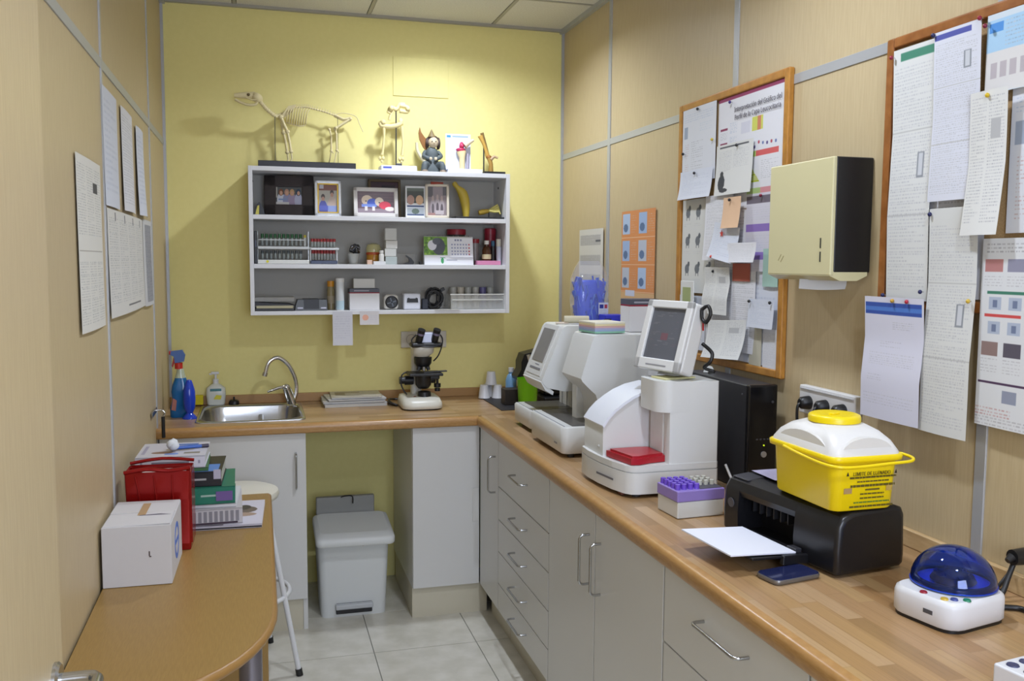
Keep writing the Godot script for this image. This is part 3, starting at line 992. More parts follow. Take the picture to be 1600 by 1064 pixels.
	part(t, "hair", join([[ball(0.03, 0.024, 0.025, 12), Vector3(0.006, 0.163, -0.004)], [ball(0.01, 0.03, 0.02, 10), Vector3(0.033, 0.148, -0.002)], [ball(0.01, 0.026, 0.02, 10), Vector3(-0.02, 0.15, -0.004)]]), mat("4a3a34", 0.7))
	part(t, "cap", lathe([Vector2(0.02, 0.0), Vector2(0.014, 0.012), Vector2(0.007, 0.026), Vector2(0.0, 0.04)], 14), mat("7d6a44", 0.6), Vector3(0.0, 0.176, 0))
	part(t, "wing", prism([Vector2(-0.018, 0.11), Vector2(-0.035, 0.13), Vector2(-0.052, 0.165), Vector2(-0.056, 0.195), Vector2(-0.05, 0.222), Vector2(-0.044, 0.2), Vector2(-0.03, 0.18), Vector2(-0.016, 0.165), Vector2(-0.01, 0.14)], 0.012), mat("8a5a26", 0.6), Vector3(-0.005, 0.0, -0.014))
	part(t, "wing", prism([Vector2(0.02, 0.11), Vector2(0.034, 0.13), Vector2(0.036, 0.16), Vector2(0.03, 0.15)], 0.01), mat("8a5a26", 0.6), Vector3(0.004, 0.0, -0.016))
	part(t, "scarf", tube(curve([Vector3(-0.07, 0.15, -0.012), Vector3(-0.066, 0.11, -0.008), Vector3(-0.045, 0.07, 0.01), Vector3(-0.035, 0.055, 0.03)], 4), 0.008, 8), mat("cfc6a6", 0.7))

	# ---- knee joint model with its card
	t = thing("knee_joint_model", "knee joint model on a white stand with a printed card behind", "bone model", Vector3(1.35, S3, 0.14))
	wpart(t, "stand", rb(0.168, 0.022, 0.07, 0.003), mat("d2d6e6", 0.4), Vector3(1.358, S3 + 0.0115, 0.16))
	var ci := blank(96, 128, Color("d4d9ea"))
	fr(ci, 0.06, 0.04, 0.16, 0.07, Color("3f86b8"))
	fr(ci, 0.28, 0.05, 0.64, 0.05, Color("8fa6cc"))
	lines(ci, 0.06, 0.36, 0.3, 0.5, 0.045, Color("9aa6c4"))
	wpart(t, "card", sheet(0.122, 0.17), printed(ci), Vector3(1.336, S3 + 0.192, 0.132), Vector3(-0.04, 0, 0))
	wpart(t, "shin_bone", tube(v3([[1.352, 2.012], [1.352, 2.07], [1.348, 2.1]], 0.15), [0.014, 0.014, 0.024], 12), mat("e3cf9e", 0.5), Vector3.ZERO)
	wpart(t, "fibula", tube(v3([[1.378, 2.012], [1.38, 2.09]], 0.15), 0.007, 8), mat("a8a2b0", 0.5), Vector3.ZERO)
	wpart(t, "cartilage", join([[ball(0.024, 0.01, 0.02, 12), Vector3(1.345, 2.106, 0.152)], [ball(0.012, 0.02, 0.014, 10), Vector3(1.35, 2.125, 0.15)]]), mat("b8305a", 0.45), Vector3.ZERO)
	wpart(t, "thigh_bone", tube(v3([[1.362, 2.125], [1.388, 2.144], [1.406, 2.154]], 0.16), [0.016, 0.01, 0.006], 10), mat("e0cdb0", 0.5), Vector3.ZERO)

	# ---- hoof bone model
	t = thing("foot_bone_model", "brown lower-leg and foot bone model on a small black base", "bone model", Vector3(1.505, S3, 0.14))
	wpart(t, "base", rb(0.105, 0.016, 0.08, 0.002), m.black, Vector3(1.507, S3 + 0.0085, 0.14))
	wpart(t, "rod", tube([Vector3(1.466, S3 + 0.01, 0.12), Vector3(1.466, 2.17, 0.12)], 0.0035, 8), m.dark, Vector3.ZERO)
	wpart(t, "leg_bone", tube(curve(v3([[1.445, 2.18], [1.452, 2.165], [1.468, 2.13], [1.482, 2.085]], 0.13), 3), [0.012, 0.012, 0.011, 0.01, 0.009, 0.008, 0.008, 0.008, 0.01, 0.011], 10), mat("c49a48", 0.55), Vector3.ZERO)
	wpart(t, "leg_bone", tube(v3([[1.456, 2.195], [1.475, 2.14], [1.486, 2.09]], 0.12), [0.009, 0.006, 0.008], 8), mat("7a6034", 0.55), Vector3.ZERO)
	wpart(t, "heel_bone", ball(0.015, 0.01, 0.012, 10), mat("9a6428", 0.55), Vector3(1.486, 2.078, 0.14))
	wpart(t, "foot_bone", tube(v3([[1.488, 2.075], [1.497, 2.045], [1.496, 2.006]], 0.14), [0.012, 0.01, 0.013], 10), mat("a8823c", 0.55), Vector3.ZERO)
	wpart(t, "toe_bone", tube(v3([[1.494, 2.066], [1.512, 2.082], [1.53, 2.076]], 0.145), [0.009, 0.007, 0.005], 8), mat("b89a78", 0.55), Vector3.ZERO)

	# ---- upper compartment: photographs
	frame("dark_photo_frame", "wide dark wooden frame with a photograph of four people", 0.545, S2, 0.135, 0.22, 0.185, 0.052, mat("2a1f1d", 0.45), 0, -0.12, 0.1)
	frame("silver_photo_frame", "small silver frame with gold rim and two people standing", 0.717, S2, 0.195, 0.12, 0.162, 0.014, mat("cfd1d4", 0.2, 0.7), 1, 0.0, 0.08, mat("c9a640", 0.3, 0.7))
	frame("brown_photo_frame", "thin brown frame behind the frame with two dogs", 0.99, S2, 0.09, 0.155, 0.185, 0.012, mat("6a5632", 0.5), 3, 0.0, 0.1)
	frame("dog_photo_frame", "white wooden frame with photograph of two dogs in blue and red coats", 0.935, S2, 0.2, 0.205, 0.137, 0.018, mat("d6d2cc", 0.4), 2, 0.0, 0.16)
	frame("twin_photo_print", "narrow white-edged print with two pictures one above the other", 1.122, S2, 0.185, 0.097, 0.148, 0.005, mat("dcdcdc", 0.4), 4, 0.0, 0.06)
	frame("group_photo_frame", "cream frame with a faded group photograph, leaning", 1.222, S2, 0.2, 0.112, 0.16, 0.012, mat("d2c8b4", 0.4), 5, -0.1, 0.08)
	single("red_pen", "red capped pen lying across the cream picture frame", "pen", tube([Vector3(-0.03, 0, 0), Vector3(0.03, 0.0, 0)], 0.006, 10), mat("9a3a28", 0.4), Vector3(1.222, S2 + 0.1645, 0.189), Vector3(0, 0.1, 0))
	t = thing("pyramid_ornament", "small black arched ornament with a yellow panel in the shelf corner", "ornament", Vector3(0.412, S2, 0.16))
	part(t, "body", prism([Vector2(-0.02, 0.001), Vector2(0.026, 0.001), Vector2(0.02, 0.03), Vector2(0.008, 0.055), Vector2(0.0, 0.058), Vector2(-0.008, 0.05)], 0.03), m.black)
	part(t, "panel", prism([Vector2(-0.016, 0.004), Vector2(0.0, 0.004), Vector2(0.002, 0.045), Vector2(-0.006, 0.042)], 0.004), mat("b8ac48", 0.5), Vector3(0, 0, 0.0165))
	t = thing("joint_bone_model", "tall yellow bone and flat foot bones on a black board", "bone model", Vector3(1.43, S2, 0.15))
	wpart(t, "base", rb(0.25, 0.01, 0.11, 0.002), m.black, Vector3(1.432, S2 + 0.0055, 0.16))
	wpart(t, "tall_bone", tube(curve(v3([[1.308, 1.952], [1.325, 1.93], [1.352, 1.9], [1.366, 1.85], [1.37, 1.785]], 0.16), 3), [0.008, 0.012, 0.012, 0.011, 0.015, 0.02, 0.024, 0.024, 0.024, 0.022, 0.02, 0.017, 0.014], 12), mat("bda53a", 0.5), Vector3.ZERO)
	wpart(t, "peg", cyl(0.003, 0.03, 8), m.black, Vector3(1.482, S2 + 0.025, 0.16))
	wpart(t, "foot_bone", tube(v3([[1.432, 1.81], [1.45, 1.814], [1.48, 1.82]], 0.16), [0.012, 0.014, 0.01], 10), mat("b89a34", 0.5), Vector3.ZERO)
	for k in 4:
		wpart(t, "toe_bone", tube(v3([[1.48, 1.82], [1.505, 1.836 - k * 0.007], [1.528, 1.85 - k * 0.011], [1.535, 1.835 - k * 0.01]], 0.15 + k * 0.009), [0.006, 0.0055, 0.006, 0.004], 8), mat("d8cc74", 0.5), Vector3.ZERO)

	# ---- middle compartment
	t = thing("black_case", "slim black case standing at the left end of the middle shelf", "case", Vector3(0.396, S1, 0.17))
	part(t, "shell", rb(0.014, 0.145, 0.12, 0.003), m.black, Vector3(0, 0.0735, 0))
	part(t, "spine_label", bx(0.008, 0.03, 0.001), mat("4a4e5c", 0.6), Vector3(0, 0.09, 0.0603))
	t = thing("tube_rack", "two-tier clear rack on a white tray holding green-capped test tubes", "tube rack", Vector3(0.515, S1, 0.17))
	part(t, "tray", rb(0.225, 0.018, 0.11, 0.003), mat("d4d4ce", 0.4), Vector3(0, 0.0095, 0.01))
	part(t, "middle_shelf", rb(0.225, 0.012, 0.1, 0.002), mat("c3c5c4", 0.4), Vector3(0.002, 0.072, 0.01))
	for s in [-1, 1]:
		part(t, "side_plate", bx(0.003, 0.13, 0.08), glass("d6e0dc", 0.5), Vector3(s * 0.111, 0.083, 0))
	part(t, "front_rail", bx(0.2, 0.004, 0.003), mat("b8bcbb", 0.4), Vector3(-0.008, 0.108, 0.045))
	part(t, "yellow_sticker", cyl(0.006, 0.001, 12), mat("d8d024", 0.5), Vector3(-0.07, 0.011, 0.0652), Vector3(PI / 2, 0, 0))
	t = thing("small_tube_rack", "short white rack with two rows of red-capped test tubes", "tube rack", Vector3(0.694, S1, 0.17))
	part(t, "base", rb(0.12, 0.016, 0.09, 0.003), mat("25314f", 0.35), Vector3(0, 0.0085, 0.01))
	part(t, "middle_shelf", rb(0.125, 0.01, 0.1, 0.002), mat("cfd0d0", 0.4), Vector3(0.004, 0.069, 0.01))
	for s in [-1, 1]:
		part(t, "end_post", rb(0.006, 0.075, 0.02, 0.001), mat("cfd0d0", 0.4), Vector3(s * 0.059, 0.038, 0.03))
	var tubeg := glass("c9d2d0", 0.45)
	var protos := {}
	for row in [["green", "1f5a2e", 10, 0.425, 0.0186, S1 + 0.0795, 0.055, "green-capped test tube in the upper tier of the long rack", "green-capped tubes"],
			["grey", "4c5254", 10, 0.425, 0.0186, S1 + 0.02, 0.04, "grey-capped test tube in the lower tier of the long rack", "grey-capped tubes"],
			["red_high", "a32a2c", 8, 0.644, 0.0142, S1 + 0.0755, 0.04, "red-capped test tube on the upper level of the short rack", "red-capped tubes above"],
			["red_low", "a32a2c", 8, 0.646, 0.0136, S1 + 0.018, 0.045, "red-capped test tube on the lower level of the short rack", "red-capped tubes below"]]:
		for k in row[2]:
			var to := Vector3(row[3] + row[4] * k, row[5], 0.185)
			if protos.has(row[0]):
				copy(protos[row[0]], "test_tube", to)
			else:
				var q := thing("test_tube", row[7], "test tube", to, 0.0, row[8])
				part(q, "glass", lathe([Vector2(0, 0.0005), Vector2(0.004, 0.002), Vector2(0.006, 0.007), Vector2(0.006, row[6] * 0.7)], 10), tubeg)
				part(q, "filling", cyl(0.0048, row[6] * 0.5, 10), mat("8d9490" if row[0] != "red_low" else "c9c4bf", 0.4), Vector3(0, row[6] * 0.3, 0))
				part(q, "cap", cyl(0.0068, row[6] * 0.34, 10), mat(row[1], 0.4), Vector3(0, row[6] * 0.84, 0))
				protos[row[0]] = q
	t = thing("yellow_capped_vial", "white vial with a yellow cap at the end of the long tube rack", "vial", Vector3(0.612, S1 + 0.079, 0.185))
	part(t, "body", cyl(0.006, 0.04, 12), mat("d2d2cc", 0.4), Vector3(0, 0.0205, 0))
	part(t, "cap", cyl(0.0065, 0.012, 12), mat("c9b93c", 0.4), Vector3(0, 0.0465, 0))
	t = thing("foil_ball", "crumpled shiny silver foil ball on a clear cup", "foil", Vector3(0.835, S1, 0.14))
	part(t, "cup", lathe([Vector2(0, 0.001), Vector2(0.02, 0.001), Vector2(0.03, 0.05), Vector2(0.028, 0.05), Vector2(0.019, 0.004), Vector2(0, 0.004)], 20), glass("d6d8d2", 0.4))
	var crumple := []
	for k in 9:
		crumple.append([rb(0.03, 0.022, 0.026, 0.004), at(Vector3(rng.randf_range(-0.016, 0.016), rng.randf_range(-0.006, 0.012), rng.randf_range(-0.01, 0.01)), Vector3(rng.randf() * 3, rng.randf() * 3, rng.randf() * 3))])
	part(t, "foil", join(crumple), mat("6d6f76", 0.22, 1.0), Vector3(0.002, 0.068, 0))
	t = thing("amber_jar", "round amber jar with a clear lid on the middle shelf", "jar", Vector3(0.93, S1, 0.13))
	part(t, "jar", lathe([Vector2(0, 0.001), Vector2(0.03, 0.001), Vector2(0.034, 0.008), Vector2(0.034, 0.045), Vector2(0.028, 0.055)], 24), mat("b07a24", 0.25))
	part(t, "band", lathe([Vector2(0.0345, 0.045), Vector2(0.036, 0.05), Vector2(0.034, 0.057)], 24), mat("a8461c", 0.4))
	part(t, "lid", lathe([Vector2(0.034, 0.056), Vector2(0.036, 0.075), Vector2(0.03, 0.092), Vector2(0.012, 0.1), Vector2(0, 0.1)], 24), glass("d8cf8c", 0.5))
	single("small_white_vial", "small white capped vial beside the amber jar", "vial", lathe([Vector2(0, 0.0005), Vector2(0.012, 0.0005), Vector2(0.012, 0.03), Vector2(0.008, 0.036), Vector2(0.01, 0.038), Vector2(0.01, 0.05), Vector2(0, 0.05)], 16), mat("cfcdc6", 0.4), Vector3(0.958, S1 + 0.015, 0.2))
	single("orange_white_carton", "little orange and white carton in front of the amber jar", "carton", rb(0.022, 0.02, 0.03, 0.001), mat("dcb8a0", 0.6), Vector3(0.9, S1 + 0.0105, 0.215))
	single("flat_white_carton", "flat white carton lying in front of the stacked slide boxes", "carton", rb(0.055, 0.0145, 0.04, 0.001), mat("dedede", 0.6), Vector3(0.945, S1 + 0.0075, 0.215))
	for k in 4:
		single("slide_box", ["bottom grey-green slide box of the tall stack", "second slide box from the bottom of the tall stack", "third slide box from the bottom of the tall stack", "tall topmost slide box of the stack"][k], "box", rb(0.054, 0.036 if k < 3 else 0.056, 0.05, 0.002), mat(["a9b2ae", "c8c8c2", "d0cfc9", "c4c4be"][k], 0.5), Vector3(1.003 + [0.0, -0.003, 0.002, -0.001][k], S1 + [0.0185, 0.0555, 0.0925, 0.14][k], 0.18), Vector3.ZERO, "stacked slide boxes")
	t = thing("black_clip", "black spring clip lying open on the middle shelf", "clip", Vector3(1.088, S1, 0.19))
	part(t, "jaw", prism([Vector2(-0.026, 0.001), Vector2(0.02, 0.001), Vector2(0.024, 0.012), Vector2(0.0, 0.012), Vector2(-0.02, 0.006)], 0.02), m.black)
	part(t, "arm", prism([Vector2(0.0, 0.012), Vector2(0.024, 0.012), Vector2(0.01, 0.03), Vector2(-0.014, 0.044), Vector2(-0.016, 0.041), Vector2(0.0, 0.026)], 0.016), m.black)
	single("black_stopper", "small black rubber stopper left of the desk calendar", "stopper", cyl(0.007, 0.014, 14), m.black, Vector3(1.141, S1 + 0.0075, 0.2))
	single("glass_slide_holder", "clear plastic holder leaning behind the black clip", "holder", rb(0.09, 0.05, 0.004, 0.001), mat("a09d94", 0.3), Vector3(1.09, S1 + 0.0265, 0.09), Vector3(-0.1, 0, 0))
	# desk calendar
	t = thing("desk_calendar", "white desk calendar with a dog picture and a month page", "calendar", Vector3(1.281, S1, 0.19))
	var ci2 := blank(160, 96, Color("e4e4e8"))
	fr(ci2, 0, 0, 0.48, 0.66, Color("6f9a34"))
	for k in 60:
		el(ci2, rng.randf() * 0.46, rng.randf() * 0.64, 0.03, 0.04, [Color("5c8a2a"), Color("93b84a"), Color("4a6e30")][k % 3])
	el(ci2, 0.3, 0.34, 0.13, 0.3, Color("4c5058"))
	el(ci2, 0.17, 0.3, 0.09, 0.18, Color("dcdce0"))
	el(ci2, 0.26, 0.16, 0.08, 0.12, Color("5a5e66"))
	fr(ci2, 0, 0.66, 0.48, 0.06, Color("e4e4e8"))
	for r2 in 4:
		for c2 in 7:
			fr(ci2, 0.53 + c2 * 0.062, 0.26 + r2 * 0.11, 0.034, 0.06, Color("b04a58") if c2 == 6 else Color("8d92b0"))
	for c2 in 3:
		fr(ci2, 0.6 + c2 * 0.06, 0.1, 0.04, 0.07, Color("7a7f9c"))
	fr(ci2, 0.48, 0, 0.52, 0.05, Color("b4b2ac"))
	el(ci2, 0.37, 0.85, 0.03, 0.1, Color("3a9a5c"))
	fr(ci2, 0.33, 0.74, 0.1, 0.03, Color("2f8a50"))
	fr(ci2, 0.45, 0.82, 0.22, 0.035, Color("9a9ca8"))
	part(t, "front_page", sheet(0.238, 0.135, 0, 0, 0, 0, 1, 1), printed(ci2, 0.5), Vector3(0, 0.133, -0.022), Vector3(-0.16, 0, 0))
	part(t, "easel_back", bx(0.236, 0.135, 0.002), mat("d4d4d4", 0.6), Vector3(0, 0.0675, -0.0346), Vector3(0.16, 0, 0))
	part(t, "month_page", sheet(0.113, 0.1, 0.002, 0.002, 0, 0, 2, 3), printed(ci2.get_region(Rect2i(78, 0, 82, 68)), 0.6), Vector3(0.061, 0.1345, -0.0185), Vector3(-0.16, -0.02, 0.0))
	for k in 9:
		part(t, "wire_ring", tube([Vector3(-0.1 + k * 0.025, 0.13, -0.023), Vector3(-0.1 + k * 0.025, 0.138, -0.023), Vector3(-0.1 + k * 0.025, 0.138, -0.029), Vector3(-0.1 + k * 0.025, 0.13, -0.029)], 0.0012, 5, true), m.steel)
	t = thing("red_lidded_tub", "dark tub with a red lid behind the desk calendar", "tub", Vector3(1.34, S1, 0.075))
	part(t, "tub", cyl(0.042, 0.145, 24), mat("3c3430", 0.5), Vector3(0, 0.073, 0))
	part(t, "lid", lathe([Vector2(0, 0.172), Vector2(0.046, 0.172), Vector2(0.047, 0.168), Vector2(0.047, 0.146), Vector2(0, 0.146)], 24), mat("9a1f30", 0.4))
	t = thing("red_canister", "dark red canister at the back right of the middle shelf", "canister", Vector3(1.512, S1, 0.07))
	part(t, "can", cyl(0.028, 0.15, 24), mat("8c1a2c", 0.4), Vector3(0, 0.0755, 0))
	part(t, "cap", lathe([Vector2(0.029, 0.15), Vector2(0.029, 0.176), Vector2(0.025, 0.18), Vector2(0, 0.18)], 24), mat("9c1f34", 0.35))
	t = thing("brown_medicine_bottle", "brown glass medicine bottle with white cap standing on a pink box", "bottle", Vector3(1.468, S1 + 0.021, 0.175))
	part(t, "bottle", lathe([Vector2(0, 0.0005), Vector2(0.021, 0.0005), Vector2(0.022, 0.004), Vector2(0.022, 0.05), Vector2(0.017, 0.064), Vector2(0.01, 0.07), Vector2(0.01, 0.078)], 24), mat("4a2810", 0.15))
	part(t, "label", lathe([Vector2(0.0222, 0.008), Vector2(0.0225, 0.008), Vector2(0.0225, 0.03), Vector2(0.0222, 0.03)], 24), mat("c9bf94", 0.6))
	part(t, "cap", cyl(0.0115, 0.018, 18), mat("dcd8d0", 0.4), Vector3(0, 0.087, 0))
	single("pink_box", "flat pink box under the brown medicine bottle", "box", rb(0.115, 0.02, 0.07, 0.0015), mat("d184a8", 0.5), Vector3(1.47, S1 + 0.0105, 0.185), Vector3(0, 0.0, 0.0))
	t = thing("red_capped_jar", "small jar with a red cap between calendar and brown bottle", "jar", Vector3(1.425, S1, 0.115))
	part(t, "jar", cyl(0.019, 0.105, 20), mat("8d8580", 0.35), Vector3(0, 0.053, 0))
	part(t, "cap", cyl(0.0205, 0.02, 20), mat("8e2228", 0.4), Vector3(0, 0.1155, 0))
	t = thing("black_dropper_bottle", "slim black bottle with a teal cap beside the brown bottle", "bottle", Vector3(1.502, S1 + 0.021, 0.165))
	part(t, "bottle", cyl(0.0105, 0.07, 16), m.black, Vector3(0, 0.0355, 0))
	part(t, "cap", cyl(0.009, 0.025, 16), mat("2c5a74", 0.4), Vector3(0, 0.083, 0))
	t = thing("white_dropper_bottle", "tall white bottle with a cream cap at the right shelf end", "bottle", Vector3(1.53, S1, 0.17))
	part(t, "bottle", lathe([Vector2(0, 0.0005), Vector2(0.0125, 0.0005), Vector2(0.0125, 0.085), Vector2(0.0095, 0.09)], 18), mat("c6cad6", 0.35))
	part(t, "cap", cyl(0.0125, 0.035, 18), mat("cdc9b8", 0.4), Vector3(-0.001, 0.1075, 0))

	# ---- lower compartment
	t = thing("paper_folder", "black folder of papers under a pale sheet at the left of the lowest shelf", "folder", Vector3(0.474, S0, 0.155))
	part(t, "cover", rb(0.17, 0.012, 0.13, 0.003), m.black, Vector3(0, 0.0065, 0.01))
	part(t, "papers", bx(0.16, 0.012, 0.12), mat("b5ad8e", 0.8), Vector3(0.0, 0.0185, 0.01))
	part(t, "flap", prism([Vector2(-0.088, 0.0245), Vector2(0.088, 0.0245), Vector2(0.06, 0.032), Vector2(0.0, 0.034), Vector2(-0.088, 0.04)], 0.12), m.dark, Vector3(0, 0, 0.01))
	part(t, "pale_sheet", rb(0.175, 0.02, 0.1, 0.002), mat("a8a7a2", 0.7), Vector3(0, 0.051, -0.01))
	t = thing("label_printer", "grey and black desktop label device on the lowest shelf", "device", Vector3(0.635, S0, 0.16))
	part(t, "body", prism([Vector2(-0.072, 0.001), Vector2(0.072, 0.001), Vector2(0.07, 0.05), Vector2(-0.06, 0.05), Vector2(-0.07, 0.02)], 0.12), mat("55585a", 0.4))
	part(t, "black_panel", prism([Vector2(-0.032, 0.008), Vector2(0.035, 0.008), Vector2(0.035, 0.052), Vector2(-0.034, 0.052)], 0.122), m.black)
	for s in [-1, 1]:
		part(t, "button", rb(0.026, 0.008, 0.01, 0.003), mat("b4b3c0", 0.35), Vector3(0.002 + s * 0.052, 0.012, 0.061))
	t = thing("orange_capped_bottle", "clear bottle with an orange cap on the lowest shelf", "bottle", Vector3(0.728, S0, 0.15))
	part(t, "bottle", lathe([Vector2(0, 0.0005), Vector2(0.018, 0.0005), Vector2(0.018, 0.095), Vector2(0.014, 0.11)], 20), mat("8a7c58", 0.25))
	part(t, "cap", cyl(0.0165, 0.026, 20), mat("c48418", 0.4), Vector3(0, 0.121, 0))
	part(t, "label", lathe([Vector2(0.0184, 0.03), Vector2(0.0184, 0.065)], 20), mat("9a8c72", 0.6))
	t = thing("white_tube_bottle", "tall white cylindrical bottle beside the orange-capped one", "bottle", Vector3(0.766, S0, 0.2))
	part(t, "bottle", lathe([Vector2(0, 0.0005), Vector2(0.018, 0.0005), Vector2(0.0185, 0.003), Vector2(0.0185, 0.13), Vector2(0, 0.13)], 22), mat("cfd3d4", 0.4))
	part(t, "cap", lathe([Vector2(0.0195, 0.13), Vector2(0.0195, 0.145), Vector2(0.018, 0.148), Vector2(0, 0.148)], 22), mat("d9d9d6", 0.4))
	part(t, "blue_label", lathe([Vector2(0.0188, 0.004), Vector2(0.0188, 0.045)], 22), mat("b4ccd6", 0.5))
	kit("test_kit_box", "white test kit box with dark and red top band on the lowest shelf", Vector3(0.878, S0, 0.16), 0.138, 0.1, 0.09, 0.0)
	single("small_white_box", "small white box on top of the test kit box on the shelf", "box", rb(0.098, 0.044, 0.06, 0.0015), mat("c9c8c2", 0.6), Vector3(0.878, S0 + 0.1235, 0.165))
	t = thing("round_lens_device", "white rounded box with a large round dark lens", "device", Vector3(1.003, S0, 0.17))
	part(t, "body", rb(0.068, 0.07, 0.06, 0.016, 4), mat("d8d5cc", 0.4), Vector3(0, 0.0355, 0))
	part(t, "lens_ring", lathe([Vector2(0.03, 0.0), Vector2(0.03, 0.006), Vector2(0.026, 0.008), Vector2(0.025, 0.004), Vector2(0, 0.003)], 28), m.black, Vector3(0.001, 0.036, 0.029), Vector3(PI / 2, 0, 0))
	part(t, "lens_blades", join([[bx(0.042, 0.006, 0.003), Vector3.ZERO], [bx(0.006, 0.042, 0.003), Vector3.ZERO]]), mat("4a5058", 0.3), Vector3(0.001, 0.036, 0.0345), Vector3(0, 0, 0.3))
	t = thing("white_dispenser_box", "white plastic box with a black slot in its front", "dispenser", Vector3(1.1, S0, 0.17))
	part(t, "body", rb(0.08, 0.076, 0.07, 0.008, 3), mat("d2d4dc", 0.35), Vector3(0, 0.0385, 0))
	part(t, "slot", prism([Vector2(-0.027, -0.009), Vector2(0.027, -0.009), Vector2(0.025, 0.011), Vector2(0.017, 0.014), Vector2(0.013, 0.01), Vector2(-0.013, 0.01), Vector2(-0.017, 0.014), Vector2(-0.025, 0.011)], 0.004), m.black, Vector3(0.002, 0.043, 0.035))
	var coil := []
	for k in 150:
		var a := k * 0.36
		var q := 0.034 + 0.008 * sin(k * 0.21) + 0.005 * sin(k * 0.77)
		coil.append(Vector3(cos(a) * q * 0.95 + 0.006 * sin(k * 0.05), 0.052 + sin(a) * q * 1.15, 0.02 * sin(k * 0.13)))
	t = thing("coiled_cable", "black cable wound in a bundle with its plug sticking up", "cable", Vector3(1.212, S0, 0.16))
	part(t, "coil", tube(coil, 0.0045, 6), m.black)
	part(t, "plug", rb(0.022, 0.016, 0.014, 0.003), m.black, Vector3(0.04, 0.094, 0.01), Vector3(0, 0, 0.5))
	part(t, "adapter", rb(0.03, 0.05, 0.03, 0.004), mat("1d2230", 0.4), Vector3(-0.046, 0.0255, 0.01))
	t = thing("clear_slide_tray", "clear plastic tray of slides at the right of the lowest shelf", "tray", Vector3(1.415, S0, 0.15))
	var cl := glass("dcdcd6", 0.3)
	part(t, "bottom", bx(0.26, 0.003, 0.13), cl, Vector3(0, 0.002, 0))
	for s in [-1, 1]:
		part(t, "long_side", bx(0.26, 0.066, 0.003), cl, Vector3(0, 0.036, s * 0.0635))
		part(t, "short_side", bx(0.003, 0.066, 0.124), cl, Vector3(s * 0.1285, 0.036, 0))
	part(t, "rim", join([[rb(0.27, 0.006, 0.006, 0.002), Vector3(0, 0.071, 0.066)], [rb(0.25, 0.005, 0.006, 0.002), Vector3(0.0, 0.045, 0.066)]]), mat("c9c8c0", 0.35))
	for k in 6:
		single("specimen_pot", ["small clear specimen pot standing in the slide tray", "violet-labelled specimen pot in the slide tray"][1 if k == 4 else 0], "pot", lathe([Vector2(0, 0.0005), Vector2(0.016, 0.0005), Vector2(0.016, 0.075), Vector2(0.017, 0.076), Vector2(0.017, 0.1), Vector2(0, 0.1)], 16), mat("55507a" if k == 4 else ["a3a198", "b0a898", "9a9a92"][k % 3], 0.35), Vector3(1.315 + k * 0.037, S0 + 0.004, 0.12), Vector3.ZERO, "pots in the slide tray" if k != 4 else "")
	single("shelf_edge_label", "pale blank paper strip lying over the lowest shelf edge", "paper", bx(0.12, 0.001, 0.05), mat("c9c6bc", 0.8), Vector3(1.26, S0 + 0.0005, 0.2255))
	# ---- notes taped to the shelf edge
	var n1 := blank(64, 96, Color("ccccd2"))
	lines(n1, 0.12, 0.14, 0.76, 0.7, 0.07, Color("a9a9b8"))
	t = single("long_shelf_note", "long white handwritten note hanging from the shelf edge", "note", sheet(0.09, 0.155, 0.0, 0.004), printed(n1), Vector3(0.772, 1.345, 0.2518))
	var n2 := blank(64, 40, Color("d0cccc"))
	el(n2, 0.3, 0.45, 0.16, 0.22, Color("e0a890"))
	lines(n2, 0.55, 0.3, 0.35, 0.4, 0.14, Color("a8a8b4"))
	single("short_shelf_note", "small white note with an orange smudge hanging from the shelf edge", "note", sheet(0.088, 0.062, 0.0, 0.003), printed(n2), Vector3(0.894, 1.345, 0.2518))

func kit(called: String, label: String, p: Vector3, w: float, h: float, d: float, turn: float) -> void:
	var t := thing(called, label, "box", p, turn)
	part(t, "carton", rb(w, h * 0.78, d, 0.0015), mat("d6d4d4", 0.55), Vector3(0, h * 0.39 + 0.0005, 0))
	part(t, "red_band", rb(w + 0.0006, h * 0.05, d + 0.0006, 0.001), mat("8e2434", 0.5), Vector3(0, h * 0.8, 0))
	part(t, "dark_lid", rb(w, h * 0.17, d, 0.0015), mat("4c4e58", 0.5), Vector3(0, h * 0.91, 0))
	part(t, "lid_print", bx(w * 0.5, h * 0.05, 0.0006), mat("9a9aa2", 0.6), Vector3(-w * 0.1, h * 0.9, d / 2))

